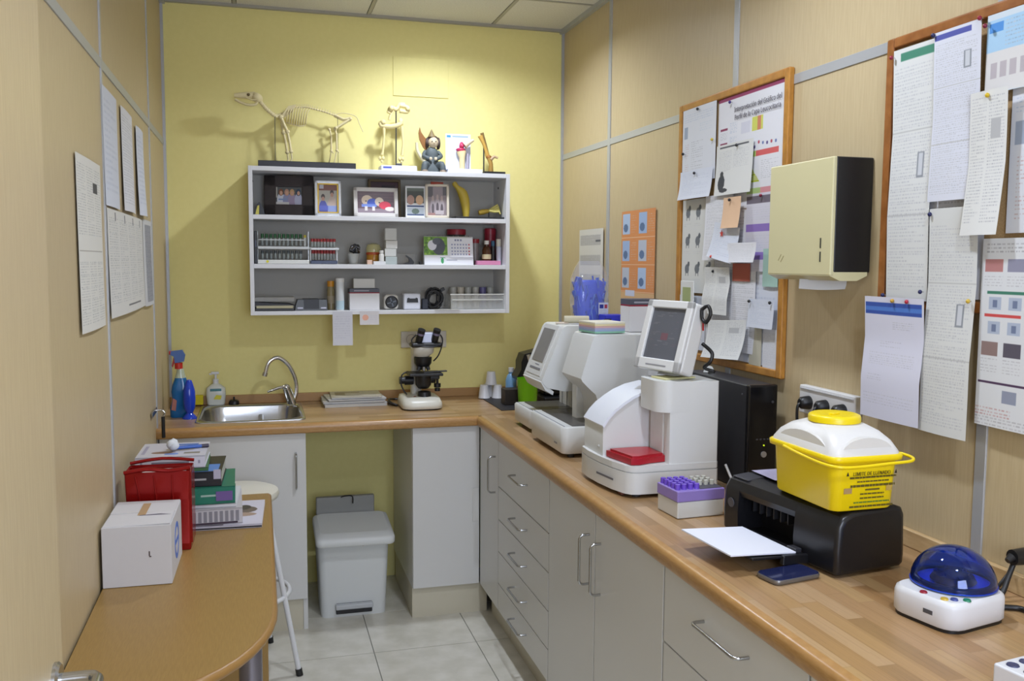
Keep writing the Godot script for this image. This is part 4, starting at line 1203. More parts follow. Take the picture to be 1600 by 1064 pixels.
# ---------------------------------------------------------------- on the back run of the worktop
func back_counter() -> void:
	# sink
	var t := thing("steel_sink", "inset stainless steel sink with a large and a small bowl", "sink", Vector3(0.365, CT, 0.295))
	var outer := rr(0.45, 0.475, 0.03, 0.0035, 0, 0, 6)
	var o2 := rr(0.444, 0.469, 0.03, 0.0045, 0, 0, 6)
	var inn := rr(0.418, 0.428, 0.09, 0.0035, 0, 0.0, 6)
	part(t, "flange", loft([rr(0.45, 0.475, 0.03, 0.0005, 0, 0, 6), outer, o2, inn, rr(0.411, 0.421, 0.088, -0.004, 0, 0, 6)], false, false), m.steel)
	part(t, "bowl", loft([rr(0.412, 0.422, 0.088, -0.003, 0, 0, 6), rr(0.405, 0.415, 0.086, -0.02, 0, 0, 6), rr(0.38, 0.39, 0.08, -0.13, 0, 0, 6), rr(0.33, 0.34, 0.06, -0.15, 0, 0, 6)], false, true), m.steel)
	part(t, "divider", rb(0.022, 0.1, 0.36, 0.008, 3), m.steel, Vector3(0.04, -0.085, 0))
	part(t, "drain", lathe([Vector2(0, 0.002), Vector2(0.028, 0.002), Vector2(0.034, 0.005), Vector2(0.038, 0.0)], 24), m.chrome, Vector3(-0.08, -0.149, 0))
	# mixer tap
	t = thing("mixer_tap", "chrome swan-neck mixer tap with a side lever at the sink", "tap", Vector3(0.545, CT + 0.0045, 0.17))
	part(t, "base", lathe([Vector2(0, 0), Vector2(0.026, 0.0), Vector2(0.026, 0.006), Vector2(0.02, 0.012), Vector2(0.0, 0.012)], 24), m.chrome)
	part(t, "body", tube([Vector3(0, 0.008, 0), Vector3(-0.012, 0.05, 0.004), Vector3(-0.024, 0.086, 0.008)], [0.02, 0.021, 0.019], 16), m.chrome)
	part(t, "cap", ball(0.018, 0.016, 0.018, 16), m.chrome, Vector3(-0.026, 0.09, 0.008))
	part(t, "spout", tube(curve([Vector3(0.006, 0.02, -0.004), Vector3(0.018, 0.06, -0.004), Vector3(0.02, 0.1, -0.002), Vector3(0.01, 0.145, 0.0), Vector3(-0.018, 0.197, 0.008), Vector3(-0.06, 0.228, 0.016), Vector3(-0.1, 0.21, 0.022), Vector3(-0.118, 0.158, 0.024)], 6), 0.0095, 14), m.chrome)
	part(t, "aerator", cyl(0.0115, 0.016, 16), m.steel, Vector3(-0.1195, 0.154, 0.024), Vector3(0, 0, -0.3))
	part(t, "lever", tube(curve([Vector3(-0.026, 0.095, 0.008), Vector3(-0.06, 0.09, 0.02), Vector3(-0.11, 0.074, 0.03)], 4), [0.009, 0.009, 0.008, 0.0075, 0.007, 0.0065, 0.006, 0.0055, 0.005], 10), m.chrome)
	# spray bottle
	t = thing("spray_bottle", "blue glass-cleaner spray bottle with red and blue trigger head", "spray bottle", Vector3(0.074, CT + 0.0005, 0.33))
	part(t, "bottle", loft([rr(0.086, 0.05, 0.02, 0.0), rr(0.09, 0.054, 0.022, 0.006), rr(0.09, 0.054, 0.022, 0.04), rr(0.07, 0.048, 0.02, 0.075), rr(0.078, 0.05, 0.022, 0.11), rr(0.07, 0.046, 0.02, 0.135), rr(0.045, 0.036, 0.016, 0.17)]), mat("0f5f98", 0.12))
	part(t, "empty_neck", loft([rr(0.045, 0.036, 0.016, 0.17), rr(0.034, 0.03, 0.014, 0.19), rr(0.028, 0.028, 0.0139, 0.21)]), mat("aeb69c", 0.2))
	part(t, "front_label", prism([Vector2(-0.038, 0.035), Vector2(-0.02, 0.03), Vector2(-0.015, 0.075), Vector2(-0.03, 0.085)], 0.002), mat("a86a5c", 0.5), Vector3(0, 0, 0.0265))
	part(t, "collar", cyl(0.0165, 0.026, 18), mat("b8281c", 0.4), Vector3(-0.006, 0.222, 0))
	part(t, "head", prism([Vector2(-0.034, 0.285), Vector2(0.012, 0.29), Vector2(0.024, 0.268), Vector2(0.018, 0.24), Vector2(-0.018, 0.234), Vector2(-0.022, 0.262), Vector2(-0.036, 0.27)], 0.022), mat("45639c", 0.4), Vector3(-0.002, 0, 0))
	part(t, "trigger", prism([Vector2(-0.024, 0.264), Vector2(-0.016, 0.262), Vector2(-0.022, 0.235), Vector2(-0.03, 0.215), Vector2(-0.034, 0.222)], 0.012), mat("a3281e", 0.4))
	part(t, "nozzle", rb(0.01, 0.016, 0.016, 0.003), mat("b8281c", 0.4), Vector3(-0.039, 0.278, 0))
	t = thing("blue_bottle", "translucent dark-blue waisted bottle in front of the spray bottle", "bottle", Vector3(0.112, CT + 0.0005, 0.385))
	part(t, "bottle", lathe([Vector2(0, 0), Vector2(0.03, 0.0), Vector2(0.029, 0.006), Vector2(0.013, 0.024), Vector2(0.022, 0.045), Vector2(0.025, 0.08), Vector2(0.024, 0.12), Vector2(0.016, 0.15), Vector2(0.01, 0.165), Vector2(0, 0.168)], 24), mat("1d3fb4", 0.12))
	# soap
	t = thing("soap_dispenser", "white pump soap dispenser with a yellow label at the sink", "soap", Vector3(0.205, CT + 0.0052, 0.045))
	part(t, "bottle", loft([rr(0.074, 0.036, 0.014, 0.0), rr(0.08, 0.042, 0.016, 0.006), rr(0.088, 0.044, 0.018, 0.05), rr(0.084, 0.042, 0.018, 0.078), rr(0.05, 0.034, 0.015, 0.092), rr(0.024, 0.024, 0.0118, 0.1)]), mat("d4d6cc", 0.25))
	part(t, "teal_label", bx(0.05, 0.012, 0.001), mat("4a7f86", 0.5), Vector3(0, 0.071, 0.0222))
	part(t, "yellow_label", prism([Vector2(-0.012, -0.008), Vector2(0.02, -0.01), Vector2(0.024, 0.008), Vector2(0.0, 0.012)], 0.001), mat("d8cc34", 0.5), Vector3(0.002, 0.036, 0.0225))
	part(t, "collar", cyl(0.013, 0.02, 18), mat("dedede", 0.35), Vector3(0, 0.11, 0))
	part(t, "pump", join([[cyl(0.005, 0.03, 12), Vector3(0, 0.13, 0)], [rb(0.036, 0.012, 0.016, 0.004, 2), Vector3(-0.002, 0.148, 0)], [rb(0.014, 0.008, 0.01, 0.003), Vector3(-0.022, 0.143, 0)]]), mat("dedede", 0.35))
	single("yellow_sponge", "yellow sponge with dark scourer beside the soap", "sponge", rb(0.042, 0.045, 0.03, 0.005, 2), mat("cfc026", 0.9), Vector3(0.127, CT + 0.028, 0.036))
	t = thing("sink_plug", "black rubber sink plug lying behind the bowl", "plug", Vector3(0.285, CT + 0.005, 0.048))
	part(t, "stopper", lathe([Vector2(0, 0.0), Vector2(0.024, 0.0), Vector2(0.022, 0.014), Vector2(0.016, 0.02), Vector2(0, 0.022)], 20), m.black)
	part(t, "tab", rb(0.008, 0.014, 0.012, 0.003), m.black, Vector3(0.0, 0.028, 0))
	# papers
	for k in 4:
		var w: float = [0.29, 0.285, 0.27, 0.235][k]
		var q := blank(96, 64, [Color("c6c7cc"), Color("b4b4b8"), Color("c9c9cc"), Color("bdb6ac")][k])
		lines(q, 0.1, 0.1, 0.8, 0.8, 0.07, Color("8c8a90"))
		if k == 3:
			fr(q, 0.1, 0.15, 0.5, 0.5, Color("7a6a60"))
			fr(q, 0.3, 0.3, 0.4, 0.4, Color("b8b4b4"))
		t = thing("magazine", ["thick white magazine at the bottom of the pile by the microscope", "grey magazine second in the pile by the microscope", "white magazine third in the pile by the microscope", "picture-covered magazine on top of the pile by the microscope"][k], "magazine", Vector3([0.83, 0.825, 0.835, 0.84][k], CT + [0.0, 0.0165, 0.0275, 0.0365][k], 0.135 - k * 0.004), [0.03, -0.02, 0.06, -0.03][k], "magazines by the microscope")
		var th: float = [0.016, 0.0105, 0.0085, 0.0085][k]
		part(t, "pages", bx(w - 0.004, th - 0.002, 0.196), mat("c4c4c0", 0.8), Vector3(0, th / 2, 0))
		part(t, "cover", sheet(w, 0.2, 0, 0, 0, 0, 1, 1), printed(q, 0.35), Vector3(0, th - 0.0006, -0.1), Vector3(-PI / 2, 0, 0))
	microscope()
	# double wall socket behind the microscope
	t = thing("double_wall_socket", "ivory double wall socket behind the microscope", "socket", Vector3(1.19, 1.19, 0.0))
	part(t, "plate", rb(0.228, 0.082, 0.012, 0.004, 2), mat("cfcabc", 0.4), Vector3(0, 0, 0.0065))
	for s in [-1, 1]:
		var w := part(t, "socket_well", lathe([Vector2(0.027, 0.002), Vector2(0.024, 0.002), Vector2(0.022, -0.004), Vector2(0, -0.004)], 24), mat("a8a294", 0.5), Vector3(s * 0.062, 0, 0.0125), Vector3(PI / 2, 0, 0))
		for q in [-1, 1]:
			part(w, "pin_hole", cyl(0.0035, 0.002, 8), m.dark, Vector3(q * 0.0095, -0.002, 0))
	# plastic cups
	var cupm := mat("e0e0e4", 0.35)
	var prof := [Vector2(0.0, 0.064), Vector2(0.019, 0.064), Vector2(0.0205, 0.062), Vector2(0.0285, 0.002), Vector2(0.03, 0.0), Vector2(0.0275, 0.0), Vector2(0.0185, 0.06), Vector2(0, 0.06)]
	var spots := [Vector3(1.472, CT + 0.0045, 0.12), Vector3(1.538, CT + 0.0045, 0.13), Vector3(1.505, CT + 0.0045, 0.075), Vector3(1.509, CT + 0.069, 0.112)]
	var cups := ["upturned white plastic cup at the bottom left of the little pyramid", "upturned white plastic cup at the bottom right of the little pyramid", "upturned white plastic cup at the back of the little pyramid", "upturned white plastic cup on top of the little pyramid"]
	for k in 4:
		single("plastic_cup", cups[k], "cup", lathe(prof, 24), cupm, spots[k], Vector3.ZERO, "pyramid of plastic cups")
	# coffee corner
	single("black_mat", "thin dark grey mat under the cups in the worktop corner", "mat", rb(0.2, 0.004, 0.4, 0.0015), mat("2b2a30", 0.6), Vector3(1.56, CT + 0.0022, 0.3), Vector3(0, 0.0, 0))
	single("dark_capsule_box", "dark brown box on the mat behind the green cup", "box", rb(0.075, 0.075, 0.07, 0.003), mat("2c2420", 0.5), Vector3(1.545, CT + 0.042, 0.345))
	t = thing("coffee_machine", "black capsule coffee machine with a chrome spout, half hidden", "coffee machine", Vector3(1.72, CT + 0.0045, 0.28))
	part(t, "base", rb(0.1, 0.03, 0.22, 0.006, 2), m.black, Vector3(0.03, 0.0155, 0))
	part(t, "column", rb(0.12, 0.24, 0.13, 0.012, 2), m.black, Vector3(0.09 - 0.03, 0.15, -0.02))
	part(t, "head", prism([Vector2(-0.13, 0.2), Vector2(-0.115, 0.238), Vector2(-0.02, 0.26), Vector2(0.11, 0.268), Vector2(0.11, 0.17), Vector2(-0.06, 0.16), Vector2(-0.1, 0.13), Vector2(-0.145, 0.115), Vector2(-0.15, 0.13), Vector2(-0.13, 0.165)], 0.1), m.black, Vector3(0.0, 0.0, 0.04))
	part(t, "chrome_lever", tube(curve([Vector3(-0.098, 0.238, 0.095), Vector3(-0.09, 0.2, 0.097), Vector3(-0.098, 0.16, 0.096)], 4), 0.011, 10), m.chrome)
	part(t, "brown_panel", rb(0.06, 0.11, 0.03, 0.004), mat("4a3c38", 0.5), Vector3(-0.04, 0.1, 0.0))
	t = thing("blue_cleaner_bottle", "pale blue plastic bottle behind the green cup", "bottle", Vector3(1.578, CT + 0.0045, 0.235))
	part(t, "bottle", lathe([Vector2(0, 0.0005), Vector2(0.026, 0.0005), Vector2(0.027, 0.004), Vector2(0.027, 0.1), Vector2(0.018, 0.125), Vector2(0.012, 0.13), Vector2(0.012, 0.14)], 20), mat("6f9cc4", 0.3))
	part(t, "cap", cyl(0.013, 0.02, 16), mat("c9ccd2", 0.4), Vector3(0, 0.15, 0))
	t = thing("green_cup", "bright lime green plastic cup beside the analyser", "cup", Vector3(1.592, CT + 0.0045, 0.47))
	part(t, "cup", lathe([Vector2(0, 0.0), Vector2(0.04, 0.0), Vector2(0.042, 0.003), Vector2(0.049, 0.136), Vector2(0.05, 0.138), Vector2(0.047, 0.138), Vector2(0.04, 0.006), Vector2(0, 0.005)], 32), mat("76c414", 0.3))

func microscope() -> void:
	var t := thing("microscope", "cream and black binocular microscope on the back worktop", "microscope", Vector3(1.118, CT + 0.0005, 0.3))
	var cream := mat("cfccbf", 0.35)
	part(t, "base", loft([rr(0.182, 0.235, 0.045, 0.006), rr(0.186, 0.24, 0.047, 0.01), rr(0.184, 0.236, 0.045, 0.028), rr(0.168, 0.2, 0.035, 0.05, 0, -0.014), rr(0.14, 0.16, 0.035, 0.055, 0, -0.02)]), cream)
	part(t, "rubber_feet", loft([rr(0.172, 0.23, 0.058, 0.0005), rr(0.174, 0.232, 0.058, 0.0065)]), m.black)
	part(t, "control_knob", cyl(0.007, 0.008, 12), mat("8a4a30", 0.4), Vector3(-0.03, 0.052, 0.05), Vector3(0.3, 0, 0))
	part(t, "arm", loft([rr(0.05, 0.06, 0.015, 0.05, -0.005, -0.07), rr(0.045, 0.05, 0.014, 0.12, -0.005, -0.075), rr(0.045, 0.05, 0.014, 0.21, -0.005, -0.07), rr(0.06, 0.1, 0.016, 0.255, 0, -0.04), rr(0.06, 0.1, 0.016, 0.27, 0, -0.03)]), cream)
	part(t, "head", loft([rr(0.06, 0.06, 0.025, 0.235, 0.012, 0.0), rr(0.098, 0.085, 0.03, 0.255, 0.014, 0.005), rr(0.1, 0.088, 0.03, 0.285, 0.016, 0.01), rr(0.11, 0.07, 0.02, 0.292, 0.016, 0.01)]), cream)
	part(t, "binocular_body", rb(0.145, 0.022, 0.075, 0.01, 3), m.black, Vector3(0.026, 0.292, 0.02))
	part(t, "prism_cover", rb(0.075, 0.055, 0.05, 0.01, 2), mat("c3c8dc", 0.35), Vector3(0.024, 0.318, 0.01), Vector3(-0.25, 0, 0))
	for s in [-1, 1]:
		var x: float = -0.002 if s < 0 else 0.07
		var e := part(t, "eyepiece", tube([Vector3(x - 0.008, 0.296, 0.025), Vector3(x, 0.345, 0.048), Vector3(x + 0.004, 0.364, 0.056)], [0.0165, 0.017, 0.0175], 18), m.black)
		part(e, "silver_band", tube([Vector3(x + 0.0, 0.341, 0.046), Vector3(x + 0.002, 0.35, 0.05)], 0.0179, 18), mat("8b86a8", 0.3, 0.4))
	part(t, "nosepiece", lathe([Vector2(0, 0.19), Vector2(0.03, 0.19), Vector2(0.04, 0.205), Vector2(0.042, 0.232), Vector2(0, 0.236)], 20), m.black, Vector3(0.016, 0, 0.0))
	for k in 3:
		var a := TAU * k / 3.0 + 0.5
		part(t, "objective", tube([Vector3(0.016 + cos(a) * 0.018, 0.2, sin(a) * 0.018), Vector3(0.016 + cos(a) * 0.028, 0.172, sin(a) * 0.028)], [0.0115, 0.0085], 12), m.dark)
	part(t, "objective", tube([Vector3(0.018, 0.2, 0.01), Vector3(0.018, 0.17, 0.012)], [0.011, 0.008], 12), mat("8d8a86", 0.3, 0.6))
	part(t, "stage", rb(0.155, 0.012, 0.125, 0.003), m.black, Vector3(0.02, 0.157, 0.015))
	part(t, "slide_holder", rb(0.11, 0.006, 0.022, 0.002), mat("3a3a3c", 0.4), Vector3(0.068, 0.1665, 0.03), Vector3(0, 0, 0.04))
	part(t, "condenser", lathe([Vector2(0, 0.088), Vector2(0.024, 0.088), Vector2(0.036, 0.105), Vector2(0.038, 0.15), Vector2(0, 0.15)], 20), m.black, Vector3(0.016, 0, 0.01))
	part(t, "lamp_house", lathe([Vector2(0, 0.05), Vector2(0.032, 0.05), Vector2(0.03, 0.075), Vector2(0.022, 0.078), Vector2(0, 0.079)], 20), m.black, Vector3(0.016, 0, 0.035))
	for s in [-1, 1]:
		part(t, "focus_knob", tube([Vector3(s * 0.02, 0.118, -0.06), Vector3(s * 0.06, 0.118, -0.06), Vector3(s * 0.0605, 0.118, -0.06), Vector3(s * 0.085, 0.118, -0.06)], [0.022, 0.022, 0.017, 0.017], 18), m.black)
	part(t, "stage_control", join([[cyl(0.006, 0.06, 10), Vector3(0.082, 0.125, 0.01)], [cyl(0.016, 0.018, 16), Vector3(0.082, 0.1, 0.01)], [cyl(0.013, 0.014, 16), Vector3(0.082, 0.08, 0.01)], [rb(0.05, 0.025, 0.04, 0.005), Vector3(0.065, 0.142, 0.01)]]), m.black)
	part(t, "eyepiece_cord", tube(curve([Vector3(0.085, 0.345, 0.03), Vector3(0.102, 0.32, 0.03), Vector3(0.098, 0.28, 0.03), Vector3(0.082, 0.24, 0.03), Vector3(0.062, 0.215, 0.02)], 5), 0.0032, 6), m.black)
	part(t, "eyepiece_cord", tube(curve([Vector3(-0.02, 0.34, 0.03), Vector3(-0.042, 0.315, 0.035), Vector3(-0.03, 0.293, 0.045), Vector3(0.02, 0.285, 0.06), Vector3(0.07, 0.286, 0.06), Vector3(0.098, 0.3, 0.04)], 5), 0.0032, 6), m.black)
	part(t, "lamp_cord", tube(curve([Vector3(-0.05, 0.162, -0.03), Vector3(-0.078, 0.15, -0.02), Vector3(-0.086, 0.115, -0.01), Vector3(-0.075, 0.08, 0.0), Vector3(-0.06, 0.06, 0.005)], 5), 0.0034, 6), m.black)
	part(t, "power_cord", tube(curve([Vector3(-0.05, 0.02, -0.118), Vector3(-0.1, 0.02, -0.13), Vector3(-0.13, 0.025, -0.09), Vector3(-0.125, 0.016, -0.04), Vector3(-0.1, 0.006, -0.03), Vector3(-0.12, 0.005, -0.07), Vector3(-0.13, 0.006, -0.14)], 6), 0.005, 6), m.black)
	part(t, "power_cord", tube(curve([Vector3(0.06, 0.02, -0.118), Vector3(0.1, 0.015, -0.15), Vector3(0.12, 0.01, -0.2)], 5), 0.005, 6), m.black)

# ---------------------------------------------------------------- analysers and what stands on them
func machines() -> void:
	var pl := mat("d3d4d2", 0.38)
	var t := thing("chemistry_analyser", "large pale grey analyser with a slanted screen and two open sample trays", "analyser", Vector3(1.56, CT, 1.2))
	# (outlines in x, y; depth along z)
	wpart(t, "screen_module", prism([Vector2(1.43, 1.128), Vector2(1.434, 1.118), Vector2(1.45, 1.1), Vector2(1.52, 1.085), Vector2(1.634, 1.085), Vector2(1.634, 1.333), Vector2(1.527, 1.335), Vector2(1.516, 1.33), Vector2(1.508, 1.32)], 0.245), pl, Vector3(0, 0, 1.078))
	wpart(t, "front_lip", prism([Vector2(1.426, 1.122), Vector2(1.432, 1.128), Vector2(1.452, 1.105), Vector2(1.478, 1.085), Vector2(1.474, 1.072), Vector2(1.445, 1.09)], 0.24), pl, Vector3(0, 0, 1.078))
	var slope := atan2(1.32 - 1.128, 1.508 - 1.43)
	var sc := wpart(t, "screen_bezel", rb(0.175, 0.21, 0.006, 0.003), pl, Vector3(1.474, 1.235, 1.072))
	sc.basis = Basis(Vector3(0, 0, 1), Vector3(cos(slope), sin(slope), 0), Vector3(-sin(slope), cos(slope), 0))
	part(sc, "screen", rb(0.135, 0.135, 0.004, 0.001), mat("83807c", 0.25), Vector3(-0.005, 0.018, 0.0035))
	part(sc, "slot", bx(0.13, 0.008, 0.002), mat("7c7c80", 0.5), Vector3(0.0, -0.078, 0.0035))
	part(sc, "name_strip", bx(0.05, 0.004, 0.001), mat("8c8c94", 0.5), Vector3(0.01, -0.062, 0.0035))
	wpart(t, "reader_module", prism([Vector2(1.466, 1.176), Vector2(1.472, 1.165), Vector2(1.492, 1.145), Vector2(1.52, 1.12), Vector2(1.535, 1.08), Vector2(1.54, 1.0), Vector2(1.668, 1.0), Vector2(1.668, 1.325), Vector2(1.528, 1.327), Vector2(1.514, 1.322), Vector2(1.507, 1.31)], 0.205), pl, Vector3(0, 0, 1.428))
	wpart(t, "rear_body", rb(0.238, 0.4, 0.5, 0.008, 2), pl, Vector3(1.756, CT + 0.212, 1.075))
	wpart(t, "middle_body", prism([Vector2(1.57, 1.11), Vector2(1.66, 1.11), Vector2(1.66, 1.31), Vector2(1.59, 1.305), Vector2(1.545, 1.16)], 0.14), pl, Vector3(0, 0, 1.26))
	wpart(t, "bay_wall", rb(0.02, 0.2, 0.47, 0.002), pl, Vector3(1.625, 1.025, 1.095))
	wpart(t, "bay_pillar", rb(0.05, 0.2, 0.045, 0.006, 2), pl, Vector3(1.532, 1.08, 1.345))
	for k in 7:
		wpart(t, "bay_rib", bx(0.006, 0.19, 0.004), pl, Vector3(1.6135, 1.025, 0.9 + k * 0.06))
	for b in [[1.402, 1.70, 1.337, 0.385, 0.088], [1.43, 1.66, 0.935, 0.245, 0.068]]:
		var w: float = b[1] - b[0]
		wpart(t, "base_tray", loft([rr(w - 0.01, b[3] - 0.01, 0.02, 0.015), rr(w, b[3], 0.024, 0.02), rr(w + 0.006, b[3] + 0.006, 0.026, b[4] + 0.016), rr(w - 0.004, b[3] - 0.004, 0.022, b[4] + 0.021)]), pl, Vector3((b[0] + b[1]) / 2, CT, b[2]))
		wpart(t, "tray_insert", rb(w - 0.06, 0.006, b[3] - 0.03, 0.003), mat("5c5a58", 0.3, 0.3), Vector3((b[0] + b[1]) / 2 + 0.01, CT + b[4] + 0.021, b[2]))
		wpart(t, "tray_rim_line", rb(0.004, 0.003, b[3] - 0.03, 0.001), mat("9a9ca4", 0.4), Vector3(b[0] + 0.012, CT + b[4] + 0.0215, b[2]))
		for s in [Vector2(-1, -1), Vector2(-1, 1), Vector2(1, -1), Vector2(1, 1)]:
			wpart(t, "rubber_foot", cyl(0.012, 0.015, 16), m.dark, Vector3((b[0] + b[1]) / 2 + s.x * (w / 2 - 0.04), CT + 0.0078, b[2] + s.y * (b[3] / 2 - 0.03)))
	wpart(t, "base_mark", bx(0.001, 0.006, 0.03), mat("8a8a8c", 0.5), Vector3(1.3995, CT + 0.045, 1.46))
	# on top of it
	var cols := ["86b8a0", "8fa4bf", "a8a0bc", "c9a29c", "d8c89c", "d9d3c0"]
	for k in 6:
		single("paper_pad", "%s paper block in the coloured pile on the analyser" % ["mint green", "blue", "lilac", "pink", "pale orange", "cream"][k], "paper", rb(0.118, 0.0062, 0.13, 0.0006), mat(cols[k], 0.8), Vector3(1.58, 1.3285 + 0.0033 + k * 0.0064, 1.425), Vector3(0, 0.1, 0), "coloured paper blocks")
	t = thing("rolled_bandage", "beige rolled bandage lying on the analyser top", "bandage", Vector3(1.59, 1.3365, 1.085))
	part(t, "roll", tube([Vector3(-0.035, 0.0155, 0), Vector3(0.06, 0.0155, 0.02)], 0.0145, 16), mat("c4bda4", 0.8))
	part(t, "loose_end", rb(0.05, 0.004, 0.024, 0.0015), mat("d0bfae", 0.8), Vector3(-0.045, 0.0026, 0.004), Vector3(0, -0.2, 0))
	# bag of blue tips
	t = thing("bag_of_pipette_tips", "clear plastic bag full of blue pipette tips on the analyser", "bag", Vector3(1.752, 1.3132, 0.94))
	part(t, "filling", loft([rr(0.1, 0.07, 0.03, 0.002), rr(0.118, 0.082, 0.035, 0.02), rr(0.12, 0.086, 0.035, 0.1), rr(0.118, 0.08, 0.035, 0.18), rr(0.09, 0.06, 0.028, 0.19)]), mat("2a4cd0", 0.5), Vector3(-0.04, 0, 0))
	for k in 90:
		var a := rng.randf() * TAU
		var h := rng.randf_range(0.03, 0.185)
		part(t, "pipette_tip", tube([Vector3(0, -0.022, 0), Vector3(0, 0.022, 0)], [0.0014, 0.0042], 6), mat(["3a62d0", "5a82e0", "2a48b0"][k % 3], 0.4), Vector3(cos(a) * 0.063 - 0.04, h, sin(a) * 0.046), Vector3(rng.randf_range(-0.35, 0.35), rng.randf() * 3.0, rng.randf_range(-0.35, 0.35)))
	part(t, "plastic_film", loft([rr(0.13, 0.1, 0.036, 0.001), rr(0.15, 0.116, 0.036, 0.1), rr(0.148, 0.112, 0.036, 0.195), rr(0.125, 0.06, 0.028, 0.24), rr(0.09, 0.02, 0.0095, 0.268)]), glass("e6ecf4", 0.1), Vector3(-0.04, 0, 0))
	part(t, "bag_label", sheet(0.042, 0.052, 0.001), bag_label(), Vector3(0.0, 0.1, 0.06))
	t = thing("blue_tip_box", "small royal blue plastic box next to the bag of tips", "box", Vector3(1.752, 1.3132, 1.07))
	part(t, "box", rb(0.085, 0.055, 0.08, 0.003), mat("2a30b4", 0.4), Vector3(0.01, 0.028, 0))
	part(t, "dark_clasp", rb(0.03, 0.03, 0.006, 0.002), m.black, Vector3(-0.025, 0.026, 0.042))
	kit("reagent_kit_box", "white reagent box with dark and red top band behind the analyser screen", Vector3(1.812, 1.3132, 1.225), 0.12, 0.125, 0.09, 0.0)
	t = thing("pump_bottle", "white cylindrical bottle with a black knob between the two analysers", "bottle", Vector3(1.715, CT + 0.0005, 1.62))
	part(t, "bottle", lathe([Vector2(0, 0), Vector2(0.036, 0), Vector2(0.038, 0.004), Vector2(0.038, 0.34), Vector2(0.034, 0.355), Vector2(0.03, 0.362), Vector2(0.034, 0.366), Vector2(0.034, 0.385), Vector2(0, 0.385)], 24), mat("c9ccd0", 0.35))
	part(t, "knob", ball(0.013, 0.013, 0.013, 12), m.dark, Vector3(-0.05, 0.345, 0.0))
	part(t, "knob_stem", tube([Vector3(-0.05, 0.345, 0), Vector3(-0.03, 0.345, 0)], 0.005, 8), m.white)
	part(t, "neck_ring", lathe([Vector2(0.0385, 0.235), Vector2(0.041, 0.24), Vector2(0.0385, 0.245)], 24), m.white)

	# ---- haematology analyser with monitor
	t = thing("haematology_analyser", "light grey analyser with a curved white lid and red sample drawer", "analyser", Vector3(1.55, CT, 1.93))
	var foot := [Vector2(1.383, 1.775), Vector2(1.378, 1.84), Vector2(1.382, 1.92), Vector2(1.393, 2.0), Vector2(1.41, 2.06), Vector2(1.425, 2.078), Vector2(1.445, 2.083), Vector2(1.69, 2.083), Vector2(1.697, 2.076), Vector2(1.697, 1.772), Vector2(1.69, 1.766), Vector2(1.39, 1.766)]
	wpart(t, "base", prism(flipped(foot, 0.0), 0.062), pl, Vector3(0, CT + 0.043, 0), Vector3(-PI / 2, 0, 0))
	for q in [[1.42, 1.8], [1.45, 2.05], [1.66, 1.8], [1.66, 2.05]]:
		wpart(t, "rubber_foot", cyl(0.012, 0.0125, 16), m.dark, Vector3(q[0], CT + 0.0065, q[1]))
	wpart(t, "seam", prism(flipped(foot, 0.005), 0.005), pl, Vector3(0, CT + 0.0755, 0), Vector3(-PI / 2, 0, 0))
	wpart(t, "deck", prism(flipped(foot, 0.0005), 0.018), pl, Vector3(0, CT + 0.086, 0), Vector3(-PI / 2, 0, 0))
	wpart(t, "name_strip", bx(0.001, 0.006, 0.1), mat("6b6b72", 0.5), Vector3(1.3835, CT + 0.045, 1.97), Vector3(0, 0.14, 0))
	var side := [Vector2(1.392, 0.99), Vector2(1.392, 1.082), Vector2(1.41, 1.108), Vector2(1.432, 1.13), Vector2(1.46, 1.15), Vector2(1.49, 1.168), Vector2(1.53, 1.184), Vector2(1.58, 1.194), Vector2(1.69, 1.196), Vector2(1.69, 0.99)]
	wpart(t, "hood", prism(side, 0.158), pl, Vector3(0, 0, 1.852))
	var lid := []
	var under := []
	for p in side.slice(1, 8):
		lid.append(p + Vector2(-0.003, 0.006))
		under.push_front(p + Vector2(0.001, -0.001))
	wpart(t, "white_lid", prism(lid + under, 0.166), mat("dfe3ec", 0.28), Vector3(0, 0, 1.852))
	wpart(t, "hood_knob", ball(0.005, 0.005, 0.004, 8), mat("a8a6a0", 0.4), Vector3(1.391, 1.02, 1.9))
	wpart(t, "tower_column", prism(flipped([Vector2(1.545, 1.935), Vector2(1.545, 2.02), Vector2(1.536, 2.066), Vector2(1.54, 2.078), Vector2(1.552, 2.081), Vector2(1.69, 2.081), Vector2(1.694, 2.077), Vector2(1.694, 1.93), Vector2(1.56, 1.93)], 0.0), 0.238), pl, Vector3(0, 1.114, 0), Vector3(-PI / 2, 0, 0))
	wpart(t, "tower_recess", loft([rr(0.01, 0.09, 0.004, 1.0, 1.5425, 1.99), rr(0.01, 0.09, 0.004, 1.15, 1.5425, 1.99)]), pl, Vector3.ZERO)
	var hp := [Vector2(1.6, 1.93), Vector2(1.6, 2.0812)]
	for k in 9:
		var a := PI / 2 + PI / 2 * k / 8.0
		hp.append(Vector2(1.55 + 0.047 * cos(a), 2.034 + 0.047 * sin(a)))
	for k in 7:
		var a := PI + PI / 2 * k / 6.0
		hp.append(Vector2(1.53 + 0.027 * cos(a), 1.957 + 0.027 * sin(a)))
	wpart(t, "tower_head", prism(flipped(hp, 0.0), 0.09), pl, Vector3(0, 1.19, 0), Vector3(-PI / 2, 0, 0))
	wpart(t, "panel_seam", bx(0.002, 0.14, 0.001), mat("9a9a96", 0.6), Vector3(1.562, 1.075, 2.0793))
	var tray := [Vector2(1.4, 1.94), Vector2(1.424, 2.072), Vector2(1.45, 2.076), Vector2(1.49, 2.06), Vector2(1.544, 2.05), Vector2(1.54, 1.94), Vector2(1.49, 1.935)]
	var tb := flipped(tray, 0.0)
